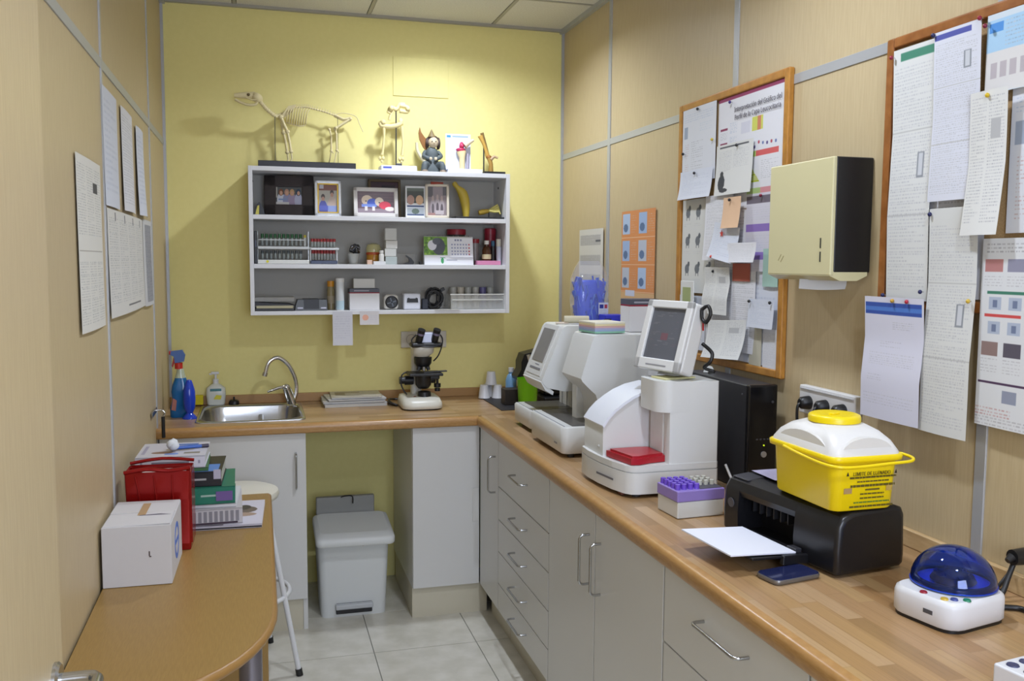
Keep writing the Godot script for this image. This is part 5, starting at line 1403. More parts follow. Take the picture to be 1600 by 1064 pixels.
	wpart(t, "red_drawer", prism(tb, 0.018), mat("a81e2a", 0.3), Vector3(0, 1.006, 0), Vector3(-PI / 2, 0, 0))
	wpart(t, "red_drawer_top", prism(flipped(tray, 0.008), 0.008), mat("a81e2a", 0.3), Vector3(0, 1.017, 0), Vector3(-PI / 2, 0, 0))
	wpart(t, "note_pad", rb(0.11, 0.005, 0.07, 0.001), mat("d0cb98", 0.8), Vector3(1.585, 1.2378, 2.0), Vector3(0, 0.2, 0))
	wpart(t, "under_clip", rb(0.012, 0.012, 0.03, 0.003), mat("5c2c20", 0.5), Vector3(1.412, CT + 0.0085, 2.03))
	var mo := thing("touch_monitor", "small white tilted touch monitor standing on the analyser tower", "monitor", Vector3(1.58, 1.2405, 1.975))
	mo.rotation.y = -1.3
	var hd := Node3D.new()
	hd.name = "head"
	mo.add_child(hd)
	hd.position = Vector3(0, 0.115, 0.0)
	hd.rotation.x = -0.277
	part(hd, "case", rb(0.2, 0.212, 0.055, 0.01, 3), mat("d6d6d4", 0.35), Vector3(0, 0, -0.011))
	part(hd, "bezel", join([[rb(0.2, 0.024, 0.012, 0.004, 2), Vector3(0, 0.094, 0.02)], [rb(0.2, 0.034, 0.012, 0.004, 2), Vector3(0, -0.089, 0.02)], [rb(0.026, 0.212, 0.012, 0.004, 2), Vector3(-0.087, 0, 0.02)], [rb(0.026, 0.212, 0.012, 0.004, 2), Vector3(0.087, 0, 0.02)]]), mat("d6d6d4", 0.35))
	var si := blank(96, 96, Color("5d5f66"))
	for k in 26:
		fr(si, rng.randf_range(0.05, 0.8), rng.randf_range(0.05, 0.9), rng.randf_range(0.05, 0.18), 0.016, [Color("6d6f76"), Color("74767c"), Color("686068")][k % 3])
	fr(si, 0.4, 0.48, 0.2, 0.14, Color("72525a"))
	part(hd, "screen", sheet(0.152, 0.158, 0, 0, 0, 0, 1, 1), printed(si, 0.22), Vector3(0, 0.083, 0.0175))
	part(hd, "name_strip", bx(0.09, 0.004, 0.0006), mat("8a8a8e", 0.5), Vector3(0, -0.092, 0.0264))
	part(mo, "stand", loft([rr(0.09, 0.07, 0.02, 0.0025, 0, -0.02), rr(0.085, 0.06, 0.02, 0.008, 0, -0.022), rr(0.05, 0.03, 0.01, 0.02, 0, -0.03), rr(0.045, 0.028, 0.01, 0.06, 0, -0.034)]), mat("c4c4c0", 0.4))
	part(mo, "hanging_clip", tube(curve([Vector3(0.105, 0.2, -0.03), Vector3(0.125, 0.212, -0.035), Vector3(0.137, 0.19, -0.035), Vector3(0.125, 0.165, -0.03), Vector3(0.108, 0.175, -0.03), Vector3(0.106, 0.2, -0.03)], 4), 0.0055, 6), m.black)
	part(mo, "red_cord", tube([Vector3(0.112, 0.175, -0.03), Vector3(0.108, 0.14, -0.035)], 0.003, 6), mat("a82828", 0.4))
	part(mo, "cable", tube(curve([Vector3(0.09, 0.1, -0.05), Vector3(0.12, 0.075, -0.06), Vector3(0.125, 0.05, -0.05), Vector3(0.1, 0.03, -0.05), Vector3(0.12, 0.02, -0.07), Vector3(0.09, 0.012, -0.08)], 5), 0.0055, 6), m.black)

func bag_label() -> StandardMaterial3D:
	var i := blank(48, 60, Color("c6ccdc"))
	fr(i, 0.12, 0.15, 0.4, 0.3, Color("22308c"))
	fr(i, 0.62, 0.15, 0.3, 0.3, Color("a8384c"))
	lines(i, 0.12, 0.58, 0.7, 0.3, 0.12, Color("8a90b0"))
	return printed(i, 0.4)

# an outline in x and z made ready for a prism that is laid flat, drawn in by some distance
func flipped(list: Array, inset: float) -> Array:
	var P := PackedVector2Array()
	for p in list:
		P.append(Vector2(p.x, -p.y))
	if inset > 0.0:
		var r := Geometry2D.offset_polygon(P, -inset)
		if r.size():
			P = r[0]
	return Array(P)

# ---------------------------------------------------------------- on the long run of the worktop
func right_counter() -> void:
	# computer
	var t := thing("computer_tower", "slim black desktop computer behind the light grey analyser", "computer", Vector3(1.822, CT + 0.0005, 1.9))
	part(t, "case", rb(0.094, 0.318, 0.39, 0.004, 2), mat("2a2a2e", 0.45), Vector3(0, 0.16, 0))
	part(t, "front_panel", rb(0.096, 0.32, 0.02, 0.006, 2), mat("0f0f12", 0.18), Vector3(0, 0.161, 0.2))
	part(t, "power_button", cyl(0.009, 0.004, 18), mat("b8b8b8", 0.3, 0.6), Vector3(0.005, 0.115, 0.211), Vector3(PI / 2, 0, 0))
	var g := StandardMaterial3D.new()
	g.albedo_color = Color("6c7a20")
	g.emission_enabled = true
	g.emission = Color("c8e020")
	g.emission_energy_multiplier = 1.2
	part(t, "indicator_led", cyl(0.0022, 0.003, 10), g, Vector3(0.005, 0.142, 0.211), Vector3(PI / 2, 0, 0))
	for k in 4:
		part(t, "port", rb(0.007, 0.004, 0.002, 0.0006), mat("45454a", 0.4), Vector3(-0.018 + k * 0.012, 0.16, 0.2105))
	part(t, "drive_button", cyl(0.004, 0.003, 12), mat("3c3c40", 0.4), Vector3(0.03, 0.27, 0.211), Vector3(PI / 2, 0, 0))
	part(t, "side_screw", cyl(0.003, 0.002, 10), mat("7a7a7c", 0.3, 0.6), Vector3(-0.0475, 0.29, 0.17), Vector3(0, 0, PI / 2))
	single("tape_scrap", "small piece of white tape on the computer top", "tape", prism([Vector2(-0.02, 0), Vector2(0.02, 0), Vector2(0.008, 0.02), Vector2(-0.012, 0.024)], 0.004), mat("c2c2bc", 0.6), Vector3(1.815, CT + 0.32, 1.79), Vector3(-0.3, -0.6, 0))

	# purple tube rack
	t = thing("purple_tube_rack", "white and lilac rack of purple-capped sample tubes beside the analyser", "tube rack", Vector3(1.525, CT + 0.0005, 2.245), 0.06)
	part(t, "base", rb(0.14, 0.044, 0.11, 0.003), mat("cfcfca", 0.45), Vector3(0, 0.0225, 0))
	part(t, "lilac_tray", rb(0.144, 0.03, 0.114, 0.003), mat("8f7cc0", 0.45), Vector3(0, 0.06, 0))
	part(t, "socket_plate", rb(0.066, 0.003, 0.1, 0.001), mat("4c4a54", 0.6), Vector3(0.034, 0.0755, 0))
	for i in 4:
		for j in 5:
			single("purple_sample_tube", "purple-capped sample tube standing in the lilac rack", "tube", cyl(0.0078, 0.014, 12, 0.0072), mat("6d4cc4", 0.35), Vector3(1.4625 + i * 0.0185, CT + 0.0826, 2.205 + j * 0.02) + Vector3(j * 0.001, 0, 0.0), Vector3.ZERO, "purple-capped tubes")
	for i in 3:
		for j in 3:
			single("pale_sample_tube", "small pale tube standing in the dark part of the lilac rack", "tube", cyl(0.0062, 0.012, 10), mat("c9c8bc", 0.4), Vector3(1.545 + i * 0.018, CT + 0.0836, 2.21 + j * 0.024), Vector3.ZERO, "pale tubes in the lilac rack")
	single("power_lead", "white lead running down between analyser and computer", "cable", tube(curve([Vector3(1.72, 0.985, 2.08), Vector3(1.728, 0.95, 2.1), Vector3(1.735, 0.91, 2.13), Vector3(1.76, 0.9045, 2.16)], 5), 0.004, 6), mat("c4c4c4", 0.4))

	# printer (its length along local z, front to local -x)
	t = thing("inkjet_printer", "black inkjet printer with paper in its output tray", "printer", Vector3(1.652, CT + 0.0005, 2.6), 0.1425)
	var pb := mat("17171a", 0.3)
	var prof := [Vector2(-0.09, 0.006), Vector2(0.09, 0.006), Vector2(0.098, 0.012), Vector2(0.1, 0.03), Vector2(0.096, 0.125), Vector2(0.088, 0.14), Vector2(0.07, 0.146), Vector2(-0.06, 0.142), Vector2(-0.082, 0.134), Vector2(-0.094, 0.115), Vector2(-0.098, 0.06), Vector2(-0.096, 0.012)]
	var dent := [Vector2(-0.02, 0.006), Vector2(0.09, 0.006), Vector2(0.098, 0.012), Vector2(0.1, 0.03), Vector2(0.096, 0.125), Vector2(0.088, 0.14), Vector2(0.07, 0.146), Vector2(-0.06, 0.142), Vector2(-0.082, 0.134), Vector2(-0.094, 0.115), Vector2(-0.088, 0.1), Vector2(-0.03, 0.094)]
	part(t, "body", join([[prism(prof, 0.125), Vector3(0, 0, 0.125)], [prism(prof, 0.05), Vector3(0, 0, -0.1625)], [prism(dent, 0.2), Vector3(0, 0, -0.0375)]]), pb)
	part(t, "end_cap", loft_end(prof, 0.1875, 0.012), pb)
	part(t, "end_cap", loft_end(prof, -0.1875, -0.012), pb)
	part(t, "bay_floor", rb(0.075, 0.01, 0.198, 0.002), mat("0c0c0e", 0.5), Vector3(-0.055, 0.012, -0.0375))
	part(t, "roller_bar", tube([Vector3(-0.035, 0.07, -0.135), Vector3(-0.035, 0.07, 0.06)], 0.007, 10), mat("3a3a40", 0.35))
	for k in 8:
		part(t, "bay_rib", bx(0.03, 0.03, 0.003), mat("2c2c30", 0.45), Vector3(-0.045, 0.078, -0.125 + k * 0.025))
	part(t, "top_slot", rb(0.03, 0.004, 0.3, 0.0015), mat("2e2e33", 0.35), Vector3(0.055, 0.1445, -0.01))
	part(t, "maker_badge", cyl(0.012, 0.002, 20), mat("4a4a50", 0.3), Vector3(-0.0975, 0.08, -0.165), Vector3(0, 0, PI / 2 + 0.06))
	part(t, "control_panel", rb(0.05, 0.004, 0.06, 0.0015), mat("3c3c42", 0.3), Vector3(-0.05, 0.1415, -0.16), Vector3(0, 0, 0.08))
	var tr := part(t, "output_tray", rb(0.16, 0.006, 0.2, 0.002), pb, Vector3(-0.165, 0.03, 0.005), Vector3(0, 0, -0.06))
	part(tr, "tray_lip", rb(0.1, 0.022, 0.012, 0.003), pb, Vector3(0.05, -0.006, 0.1))
	part(tr, "paper_guide", rb(0.02, 0.012, 0.03, 0.003), mat("2e2e33", 0.4), Vector3(0.055, 0.008, 0.075))
	single("printer_paper", "white sheets lying in the printer's output tray", "paper", rb(0.17, 0.004, 0.205, 0.0008), mat("dfe2ee", 0.7), Vector3(1.452, CT + 0.0405, 2.623), Vector3(0, 0.08, -0.06))
	t = thing("leaflet", "lilac and yellow leaflet lying on the far end of the printer", "leaflet", Vector3(1.67, CT + 0.1482, 2.475))
	var li := blank(64, 64, Color("a9a4c0"))
	lines(li, 0.1, 0.1, 0.8, 0.8, 0.1, Color("6c6aa0"))
	fr(li, 0.4, 0.55, 0.5, 0.3, Color("b8a040"))
	part(t, "page", sheet(0.13, 0.11, 0.001), printed(li, 0.6), Vector3(0, 0.002, -0.055), Vector3(-PI / 2, 0, 0))
	part(t, "under_page", bx(0.12, 0.001, 0.1), m.paper, Vector3(0, 0.0006, 0))

	# sharps container
	sharps()
	# phone
	t = thing("mobile_phone", "dark blue mobile phone lying beside the printer", "phone", Vector3(1.495, CT + 0.0005, 2.768), 0.17)
	part(t, "frame", loft([rr(0.122, 0.066, 0.012, 0.001), rr(0.126, 0.07, 0.014, 0.004), rr(0.126, 0.07, 0.014, 0.0095), rr(0.124, 0.068, 0.013, 0.011)]), mat("7c7a78", 0.3, 0.6))
	part(t, "screen", loft([rr(0.122, 0.066, 0.012, 0.011), rr(0.121, 0.065, 0.012, 0.0125)]), mat("20264a", 0.12))
	# centrifuge
	centrifuge()
	# loose cables and rack
	single("black_cable", "black cable coiled on the worktop behind the blue-domed centrifuge", "cable", tube(curve([Vector3(1.88, 0.985, 2.985), Vector3(1.86, 0.95, 2.99), Vector3(1.83, 0.912, 3.0), Vector3(1.8, 0.906, 2.99), Vector3(1.79, 0.906, 3.03), Vector3(1.83, 0.906, 3.06), Vector3(1.79, 0.906, 3.13), Vector3(1.74, 0.906, 3.17), Vector3(1.77, 0.906, 3.22), Vector3(1.84, 0.906, 3.24)], 7), 0.0055, 8), m.black)
	single("thin_black_cable", "thinner black cable crossing the coiled cable by the centrifuge", "cable", tube(curve([Vector3(1.885, 0.95, 2.97), Vector3(1.84, 0.92, 2.98), Vector3(1.79, 0.9175, 3.0), Vector3(1.76, 0.906, 2.98), Vector3(1.81, 0.9055, 2.95), Vector3(1.87, 0.9055, 2.96)], 6), 0.004, 8), m.black)
	t = thing("cable_plug", "black round plug pushed into the wall upstand above the cables", "plug", Vector3(1.885, 0.985, 2.99))
	part(t, "plug", tube([Vector3(0.02, 0, 0), Vector3(-0.02, 0.0, 0)], [0.018, 0.016], 14), m.black)
	part(t, "collar", tube([Vector3(-0.02, 0, 0), Vector3(-0.032, -0.006, 0)], [0.01, 0.006], 10), m.black)
	t = thing("white_tube_block", "white block with round holes at the near end of the worktop", "tube rack", Vector3(1.62, CT + 0.0005, 3.33), 0.15)
	part(t, "block", rb(0.16, 0.036, 0.1, 0.004, 2), mat("d4d6da", 0.4), Vector3(0, 0.0185, 0))
	for i in 5:
		for j in 3:
			part(t, "hole_rim", lathe([Vector2(0, 0.001), Vector2(0.008, 0.001), Vector2(0.009, 0.002), Vector2(0.01, 0.0)], 14), mat("3c4060", 0.4), Vector3(-0.06 + i * 0.03, 0.0365, -0.03 + j * 0.03))

func loft_end(prof: Array, z: float, out: float) -> ArrayMesh:   # rounds off the end of a printer-like profile
	var loops := []
	var mid := Vector2(0.0, 0.075)
	for k in 4:
		var q := k / 3.0
		var L := []
		for p in prof:
			var v: Vector2 = mid + (p - mid) * (1.0 - 0.13 * q * q)
			L.append(Vector3(v.x, maxf(v.y, 0.006), z + out * sin(q * PI / 2)))
		loops.append(L)
	return loft(loops, false, true)

func sharps() -> void:
	var t := thing("sharps_container", "yellow sharps container with white domed lid standing on the printer", "container", Vector3(1.652, CT + 0.1468, 2.688), 0.02)
	var y := mat("ecd004", 0.35)
	part(t, "bin", loft([rr(0.15, 0.22, 0.02, 0.0), rr(0.156, 0.226, 0.022, 0.004), rr(0.168, 0.238, 0.024, 0.108)]), y)
	part(t, "rim", loft([rr(0.17, 0.241, 0.024, 0.106), rr(0.188, 0.259, 0.028, 0.108), rr(0.19, 0.261, 0.028, 0.118), rr(0.184, 0.255, 0.027, 0.121)]), y)
	var w := mat("d8d6d2", 0.4)
	part(t, "lid", loft([rr(0.178, 0.249, 0.026, 0.12), rr(0.174, 0.245, 0.024, 0.126), rr(0.156, 0.22, 0.026, 0.146), rr(0.134, 0.18, 0.034, 0.163), rr(0.112, 0.135, 0.045, 0.173), rr(0.1, 0.104, 0.0498, 0.176)]), w)
	for k in 4:   # the arched faces of the lid
		var a := PI / 2 * k
		var arch := []
		for q in 13:
			arch.append(Vector2(cos(PI * q / 12.0) * (0.066 if k % 2 == 0 else 0.092), sin(PI * q / 12.0) * 0.036))
		part(t, "lid_arch", prism(arch, 0.02), w, Vector3(sin(a) * 0.0725, 0.122, cos(a) * 0.1065), Vector3(0, a, 0))
	part(t, "cap", lathe([Vector2(0, 0.19), Vector2(0.03, 0.1905), Vector2(0.05, 0.1925), Vector2(0.055, 0.19), Vector2(0.057, 0.186), Vector2(0.057, 0.176), Vector2(0.05, 0.174)], 36), y)
	part(t, "cap_hub", rb(0.03, 0.006, 0.012, 0.002), y, Vector3(0.0, 0.192, 0.0), Vector3(0, 0.4, 0))
	part(t, "carry_handle", tube(curve([Vector3(-0.096, 0.113, -0.05), Vector3(-0.101, 0.108, 0.03), Vector3(-0.099, 0.104, 0.1), Vector3(-0.08, 0.102, 0.134), Vector3(-0.03, 0.101, 0.137), Vector3(0.04, 0.104, 0.137), Vector3(0.095, 0.106, 0.136), Vector3(0.114, 0.109, 0.12), Vector3(0.112, 0.112, 0.09), Vector3(0.098, 0.113, 0.08)], 5), 0.0036, 8), y)
	# printed face
	var face := Node3D.new()
	face.name = "printed_label"
	t.add_child(face)
	face.position = Vector3(0.012, 0.044, 0.1166)
	face.rotation.x = 0.062
	var ink := mat("2a2614", 0.6)
	part(face, "fill_limit_lettering", text("LIMITE DE LLENADO", 0.0105), ink, Vector3(0, 0.037, 0.0))
	for s in [-1, 1]:
		part(face, "arrow_mark", prism([Vector2(-0.003, -0.004), Vector2(0.003, -0.004), Vector2(0, 0.005)], 0.0006), ink, Vector3(s * 0.061, 0.038, 0.0))
	var yy := 0.029
	for r in 8:
		var wd: float = [0.118, 0.08, 0.112, 0.036, 0.06, 0.06, 0.09, 0.11][r]
		var hh: float = [0.004, 0.003, 0.005, 0.0034, 0.003, 0.003, 0.003, 0.004][r]
		var xx := -wd / 2
		var list := []
		while xx < wd / 2:
			var q := minf(rng.randf_range(0.004, 0.012), wd / 2 - xx) + 0.0004
			list.append([bx(q, hh, 0.0005), Vector3(xx + q / 2, 0, 0)])
			xx += q + (0.0016 if r != 3 else 0.0)
		part(face, "printed_line", join(list), mat("5e5212", 0.6) if r != 6 else mat("5c7a28", 0.6), Vector3(0.004, yy, 0.0))
		yy -= 0.0092
	part(face, "hazard_mark", join([[bx(0.02, 0.012, 0.0005), Vector3.ZERO]]), mat("a88a5c", 0.6), Vector3(-0.058, 0.001, 0.0))
	part(face, "hazard_mark", bx(0.014, 0.013, 0.0005), mat("b89a4c", 0.6), Vector3(0.046, 0.003, 0.0))

func centrifuge() -> void:
	var t := thing("mini_centrifuge", "white mini centrifuge with a translucent blue dome lid", "centrifuge", Vector3(1.674, CT + 0.0005, 3.035), 0.2)
	var wh := mat("d8d9dc", 0.35)
	part(t, "base", loft([rr(0.162, 0.142, 0.032, 0.006), rr(0.168, 0.148, 0.034, 0.01), rr(0.168, 0.148, 0.034, 0.046), rr(0.164, 0.144, 0.033, 0.053), rr(0.154, 0.134, 0.03, 0.057)]), wh)
	part(t, "foot_rim", loft([rr(0.162, 0.142, 0.032, 0.0), rr(0.162, 0.142, 0.032, 0.0065)]), m.black)
	var c := Vector3(0.024, 0.0575, -0.01)
	part(t, "bowl_ring", lathe([Vector2(0.062, 0.0), Vector2(0.0725, 0.0), Vector2(0.0725, 0.012), Vector2(0.064, 0.012)], 36), mat("2f6a3a", 0.4), c)
	part(t, "rotor_well", lathe([Vector2(0, 0.001), Vector2(0.066, 0.002), Vector2(0.068, 0.006)], 32), mat("c4ccec", 0.4), c)
	part(t, "rotor", lathe([Vector2(0, 0.03), Vector2(0.012, 0.03), Vector2(0.016, 0.024), Vector2(0.036, 0.018), Vector2(0.042, 0.008), Vector2(0.036, 0.003), Vector2(0, 0.003)], 28), m.black, c)
	for k in 6:
		var a := TAU * k / 6
		part(t, "rotor_hole", cyl(0.005, 0.012, 10), mat("3a3a44", 0.4), c + Vector3(cos(a) * 0.029, 0.018, sin(a) * 0.029), Vector3(sin(a) * 0.7, 0, -cos(a) * 0.7))
	var dome := []
	for k in 15:
		var a := PI / 2 * k / 14.0
		dome.append(Vector2(0.077 * cos(a), 0.004 + 0.07 * sin(a)))
	for k in 15:
		var a := PI / 2 * (14 - k) / 14.0
		dome.append(Vector2(0.0745 * cos(a), 0.004 + 0.0675 * sin(a)))
	var gl := StandardMaterial3D.new()
	gl.albedo_color = Color(0.3, 0.52, 1.0, 0.02)
	gl.roughness = 0.03
	gl.refraction_enabled = true
	gl.refraction_scale = 0.05
	part(t, "dome_lid", lathe(dome + [dome[0]], 48), gl, c)
	part(t, "dome_flange", lathe([Vector2(0.073, 0.0025), Vector2(0.0785, 0.0025), Vector2(0.0785, 0.0045), Vector2(0.073, 0.0045)], 48), mat("2448b8", 0.15), c)
	var bt := [["red_button", "8e1e2c", -0.07, 0.006], ["yellow_button", "c8a83c", -0.066, 0.048], ["blue_button", "44508c", -0.052, 0.058], ["green_button", "1f7a5a", -0.034, 0.071]]
	for b in bt:
		part(t, b[0], lathe([Vector2(0, 0.004), Vector2(0.006, 0.0035), Vector2(0.0075, 0.0)], 16), mat(b[1], 0.3), Vector3(b[2], 0.0565, b[3] - 0.008))
	part(t, "maker_mark", bx(0.001, 0.008, 0.02), mat("4c4c50", 0.5), Vector3(-0.0842, 0.03, 0.02))

# ---------------------------------------------------------------- on the walls
var docs := {}
func doc(kind: int) -> StandardMaterial3D:   # sheets of small type
	if docs.has(kind):
		return docs[kind]
	var i: Image
	var ink := Color("8f9094")
	match kind:
		0:   # plain letter
			i = blank(96, 136, Color("dadade"))
			lines(i, 0.08, 0.08, 0.84, 0.84, 0.026, ink)
		1:   # two columns
			i = blank(96, 136, Color("d6d6d2"))
			lines(i, 0.06, 0.05, 0.4, 0.88, 0.022, Color("84858a"), 0.9)
			lines(i, 0.54, 0.05, 0.4, 0.88, 0.022, Color("84858a"), 0.9)
			fr(i, 0.6, 0.2, 0.26, 0.14, Color("b0b0b0"))
		2:   # four-column table
			i = blank(160, 128, Color("d4d2cc"))
			for k in 4:
				lines(i, 0.04 + k * 0.24, 0.08, 0.2, 0.8, 0.022, Color("93948f"), 0.9)
				fr(i, 0.17 + k * 0.24, 0.03, 0.02, 0.08, Color("5a5c60"))
			fr(i, 0.4, 0.92, 0.4, 0.02, Color("6c6c6c"))
		3:   # newspaper cutting, two blocks
			i = blank(96, 200, Color("d6d4cc"))
			for k in 3:
				lines(i, 0.05 + k * 0.32, 0.05, 0.27, 0.4, 0.015, Color("83847e"), 0.9)
				lines(i, 0.05 + k * 0.32, 0.6, 0.27, 0.36, 0.014, Color("83847e"), 0.9)
			fr(i, 0.62, 0.13, 0.2, 0.06, Color("4c4c4c"))
			fr(i, 0.04, 0.535, 0.92, 0.006, Color("9c968c"))
		4, 5, 6:   # instruction strip with a test-stick drawing
			i = blank(96, 220, [Color("d2d3d0"), Color("cfd1da"), Color("d0d1ce")][kind - 4])
			if kind < 6:
				fr(i, 0.18 if kind == 4 else 0.02, 0.02, 0.8, 0.035, Color("3f8068") if kind == 4 else Color("4c529c"))
			lines(i, 0.05, 0.08, 0.88, 0.88, 0.0125, Color("9b9da2"), 0.8)
			fr(i, 0.66, 0.15 if kind == 5 else 0.42, 0.16, 0.1, Color("8a8e94"))
			fr(i, 0.69, 0.155 if kind == 5 else 0.425, 0.1, 0.09, Color("c2c5ca"))
			fr(i, 0.0, 0.33, 1, 0.004, Color("b4b4b2"))
			fr(i, 0.0, 0.66, 1, 0.004, Color("b4b4b2"))
		7:   # light-blue headed sheet
			i = blank(96, 128, Color("c9d4dc"))
			fr(i, 0.0, 0.08, 1.0, 0.4, Color("a3c6e0"))
			fr(i, 0.06, 0.12, 0.3, 0.12, Color("4c8cd0"))
			lines(i, 0.4, 0.12, 0.55, 0.3, 0.05, Color("6f94b8"))
			fr(i, 0, 0.48, 1, 0.52, Color("d4d2d0"))
			for k in 4:
				fr(i, 0.12 + k * 0.2, 0.62, 0.14, 0.2, Color("b4acb0"))
		8:   # notice with coloured picture rows
			i = blank(160, 256, Color("d6d8da"))
			lines(i, 0.05, 0.03, 0.9, 0.05, 0.02, Color("8c8c92"))
			for k in 4:
				fr(i, 0.04 + k * 0.25, 0.11, 0.2, 0.07, [Color("b07a78"), Color("8c8ca0"), Color("a88c88"), Color("7a86a0")][k])
				fr(i, 0.04 + k * 0.25, 0.55, 0.19, 0.075, [Color("8a7470"), Color("55505c"), Color("8cb0c8"), Color("a8706c")][k])
				lines(i, 0.04 + k * 0.25, 0.2, 0.2, 0.06, 0.016, Color("9b9ba0"))
				lines(i, 0.04 + k * 0.25, 0.64, 0.19, 0.08, 0.016, Color("9b9ba0"))
				for r in 2:
					fr(i, 0.1 + k * 0.22, 0.31 + r * 0.13, 0.14, 0.07, Color("aab4c6"))
					fr(i, 0.145 + k * 0.22, 0.325 + r * 0.13, 0.05, 0.04, Color("6c7894"))
			fr(i, 0.08, 0.28, 0.9, 0.018, Color("3f7a64"))
			fr(i, 0.06, 0.4, 0.4, 0.018, Color("c84a48"))
			fr(i, 0.5, 0.4, 0.45, 0.018, Color("5c9c60"))
			fr(i, 0.02, 0.76, 0.96, 0.014, Color("4a3450"))
			fr(i, 0.3, 0.8, 0.16, 0.07, Color("8c92a4"))
			lines(i, 0.0, 0.9, 0.4, 0.04, 0.018, Color("b07a78"))
			lines(i, 0.0, 0.95, 0.6, 0.04, 0.018, Color("9b9ba0"))
		9:   # headed letter
			i = blank(128, 176, Color("d0d0de"))
			fr(i, 0.02, 0.05, 0.96, 0.1, Color("3350a0"))
			fr(i, 0.02, 0.08, 0.96, 0.035, Color("4c78c4"))
			lines(i, 0.5, 0.2, 0.35, 0.06, 0.018, Color("a0a0b4"))
			lines(i, 0.3, 0.36, 0.35, 0.06, 0.02, Color("a0a0b4"))
			lines(i, 0.12, 0.46, 0.76, 0.1, 0.018, Color("a8a8ba"))
			lines(i, 0.12, 0.64, 0.26, 0.06, 0.02, Color("a0a0b4"))
			lines(i, 0.06, 0.8, 0.86, 0.08, 0.024, Color("a8a8ba"))
		10:   # animal sketches
			i = blank(120, 144, Color("cfcfca"))
			for r in 3:
				for c in 3:
					var x := 0.18 + c * 0.32
					var y := 0.14 + r * 0.3
					el(i, x, y, 0.07, 0.05, Color("6c7074"))
					el(i, x + 0.05, y - 0.05, 0.035, 0.03, Color("5a5e62"))
					fr(i, x - 0.05, y, 0.02, 0.09, Color("63676b"))
					fr(i, x + 0.03, y, 0.02, 0.09, Color("63676b"))
					lines(i, x - 0.12, y + 0.12, 0.22, 0.03, 0.018, Color("b0b0ac"))
		11:   # interpretation poster
			i = blank(200, 256, Color("dadade"))
			fr(i, 0.0, 0.0, 1.0, 0.035, Color("8e3a5c"))
			fr(i, 0.55, 0.24, 0.16, 0.12, Color("c8cc60"))
			fr(i, 0.63, 0.24, 0.05, 0.12, Color("c88060"))
			for k in 3:
				fr(i, 0.04, 0.27 + k * 0.13, 0.12, 0.022, Color("8a3c58"))
				lines(i, 0.04, 0.31 + k * 0.13, 0.12, 0.07, 0.014, Color("9b9ba0"))
				lines(i, 0.2, 0.24 + k * 0.12, 0.12, 0.09, 0.014, Color("8ca0c4"))
			fr(i, 0.38, 0.26, 0.14, 0.1, Color("ccccd6"))
			for k in 9:
				el(i, 0.42 + k * 0.06, 0.45 + rng.randf() * 0.06, 0.014, 0.014, [Color("5a4c80"), Color("b04c5c"), Color("6a78a8")][k % 3])
			fr(i, 0.5, 0.53, 0.16, 0.05, Color("a8c468"))
			fr(i, 0.62, 0.53, 0.32, 0.05, Color("cc5c5c"))
			fr(i, 0.45, 0.53, 0.08, 0.05, Color("d8c86c"))
			for k in 16:
				fr(i, 0.5, 0.62 + k * 0.011, 0.02 + k * 0.011, 0.011, Color("a8b428"))
			lines(i, 0.7, 0.62, 0.24, 0.16, 0.016, Color("9b9ba0"))
			fr(i, 0.5, 0.84, 0.2, 0.05, Color("a8c07c"))
			fr(i, 0.7, 0.84, 0.25, 0.05, Color("cc8a90"))
			lines(i, 0.05, 0.68, 0.4, 0.28, 0.016, Color("9b9ba0"))
			lines(i, 0.5, 0.92, 0.42, 0.06, 0.016, Color("9b9ba0"))
		12:   # sheet with a sitting cat
			i = blank(96, 96, Color("d4d4d0"))
			fr(i, 0.1, 0.05, 0.8, 0.035, Color("55565a"))
			lines(i, 0.1, 0.14, 0.35, 0.4, 0.03, Color("9c9ca0"))
			lines(i, 0.5, 0.14, 0.4, 0.35, 0.03, Color("9c9ca0"))
			el(i, 0.2, 0.75, 0.1, 0.16, Color("3a3c40"))
			el(i, 0.2, 0.58, 0.05, 0.06, Color("3a3c40"))
			el(i, 0.28, 0.9, 0.12, 0.04, Color("3a3c40"))
		13:   # purple-barred form
			i = blank(96, 144, Color("cfcdd8"))
			for k in 3:
				fr(i, 0.0, 0.03 + k * 0.36, 1, 0.1, Color("8a70b8") if k else Color("6c6470"))
				lines(i, 0.06, 0.18 + k * 0.36, 0.86, 0.18, 0.03, Color("b0b0c0"))
		14:   # orange six-picture leaflet
			i = blank(112, 192, Color("d08a52"))
			for r in 3:
				for c in 2:
					fr(i, 0.04 + c * 0.5, 0.03 + r * 0.26, 0.24, 0.2, [Color("a9bcd4"), Color("9ab0d0"), Color("b4bac4")][(r + c) % 3])
					el(i, 0.14 + c * 0.5, 0.16 + r * 0.26, 0.07, 0.04, Color("5a7090"))
					lines(i, 0.32 + c * 0.5, 0.05 + r * 0.26, 0.16, 0.16, 0.022, Color("b87444"))
				fr(i, 0, 0.26 + r * 0.26, 1, 0.008, Color("dfc0a0"))
			fr(i, 0.0, 0.79, 1, 0.21, Color("cfa878"))
			fr(i, 0.16, 0.77, 0.3, 0.06, Color("c4c8d8"))
			fr(i, 0, 0.86, 1, 0.05, Color("6c6a72"))
			fr(i, 0, 0.91, 1, 0.09, Color("d2ccc4"))
		15:   # grey table sheet
			i = blank(80, 160, Color("d0cdc2"))
			for k in 5:
				fr(i, 0.06, 0.06 + k * 0.19, 0.86, 0.1, Color("b0ada6"))
				lines(i, 0.06, 0.06 + k * 0.19, 0.86, 0.1, 0.02, Color("9a978f"))
			fr(i, 0.7, 0.11, 0.2, 0.02, Color("5c5c60"))
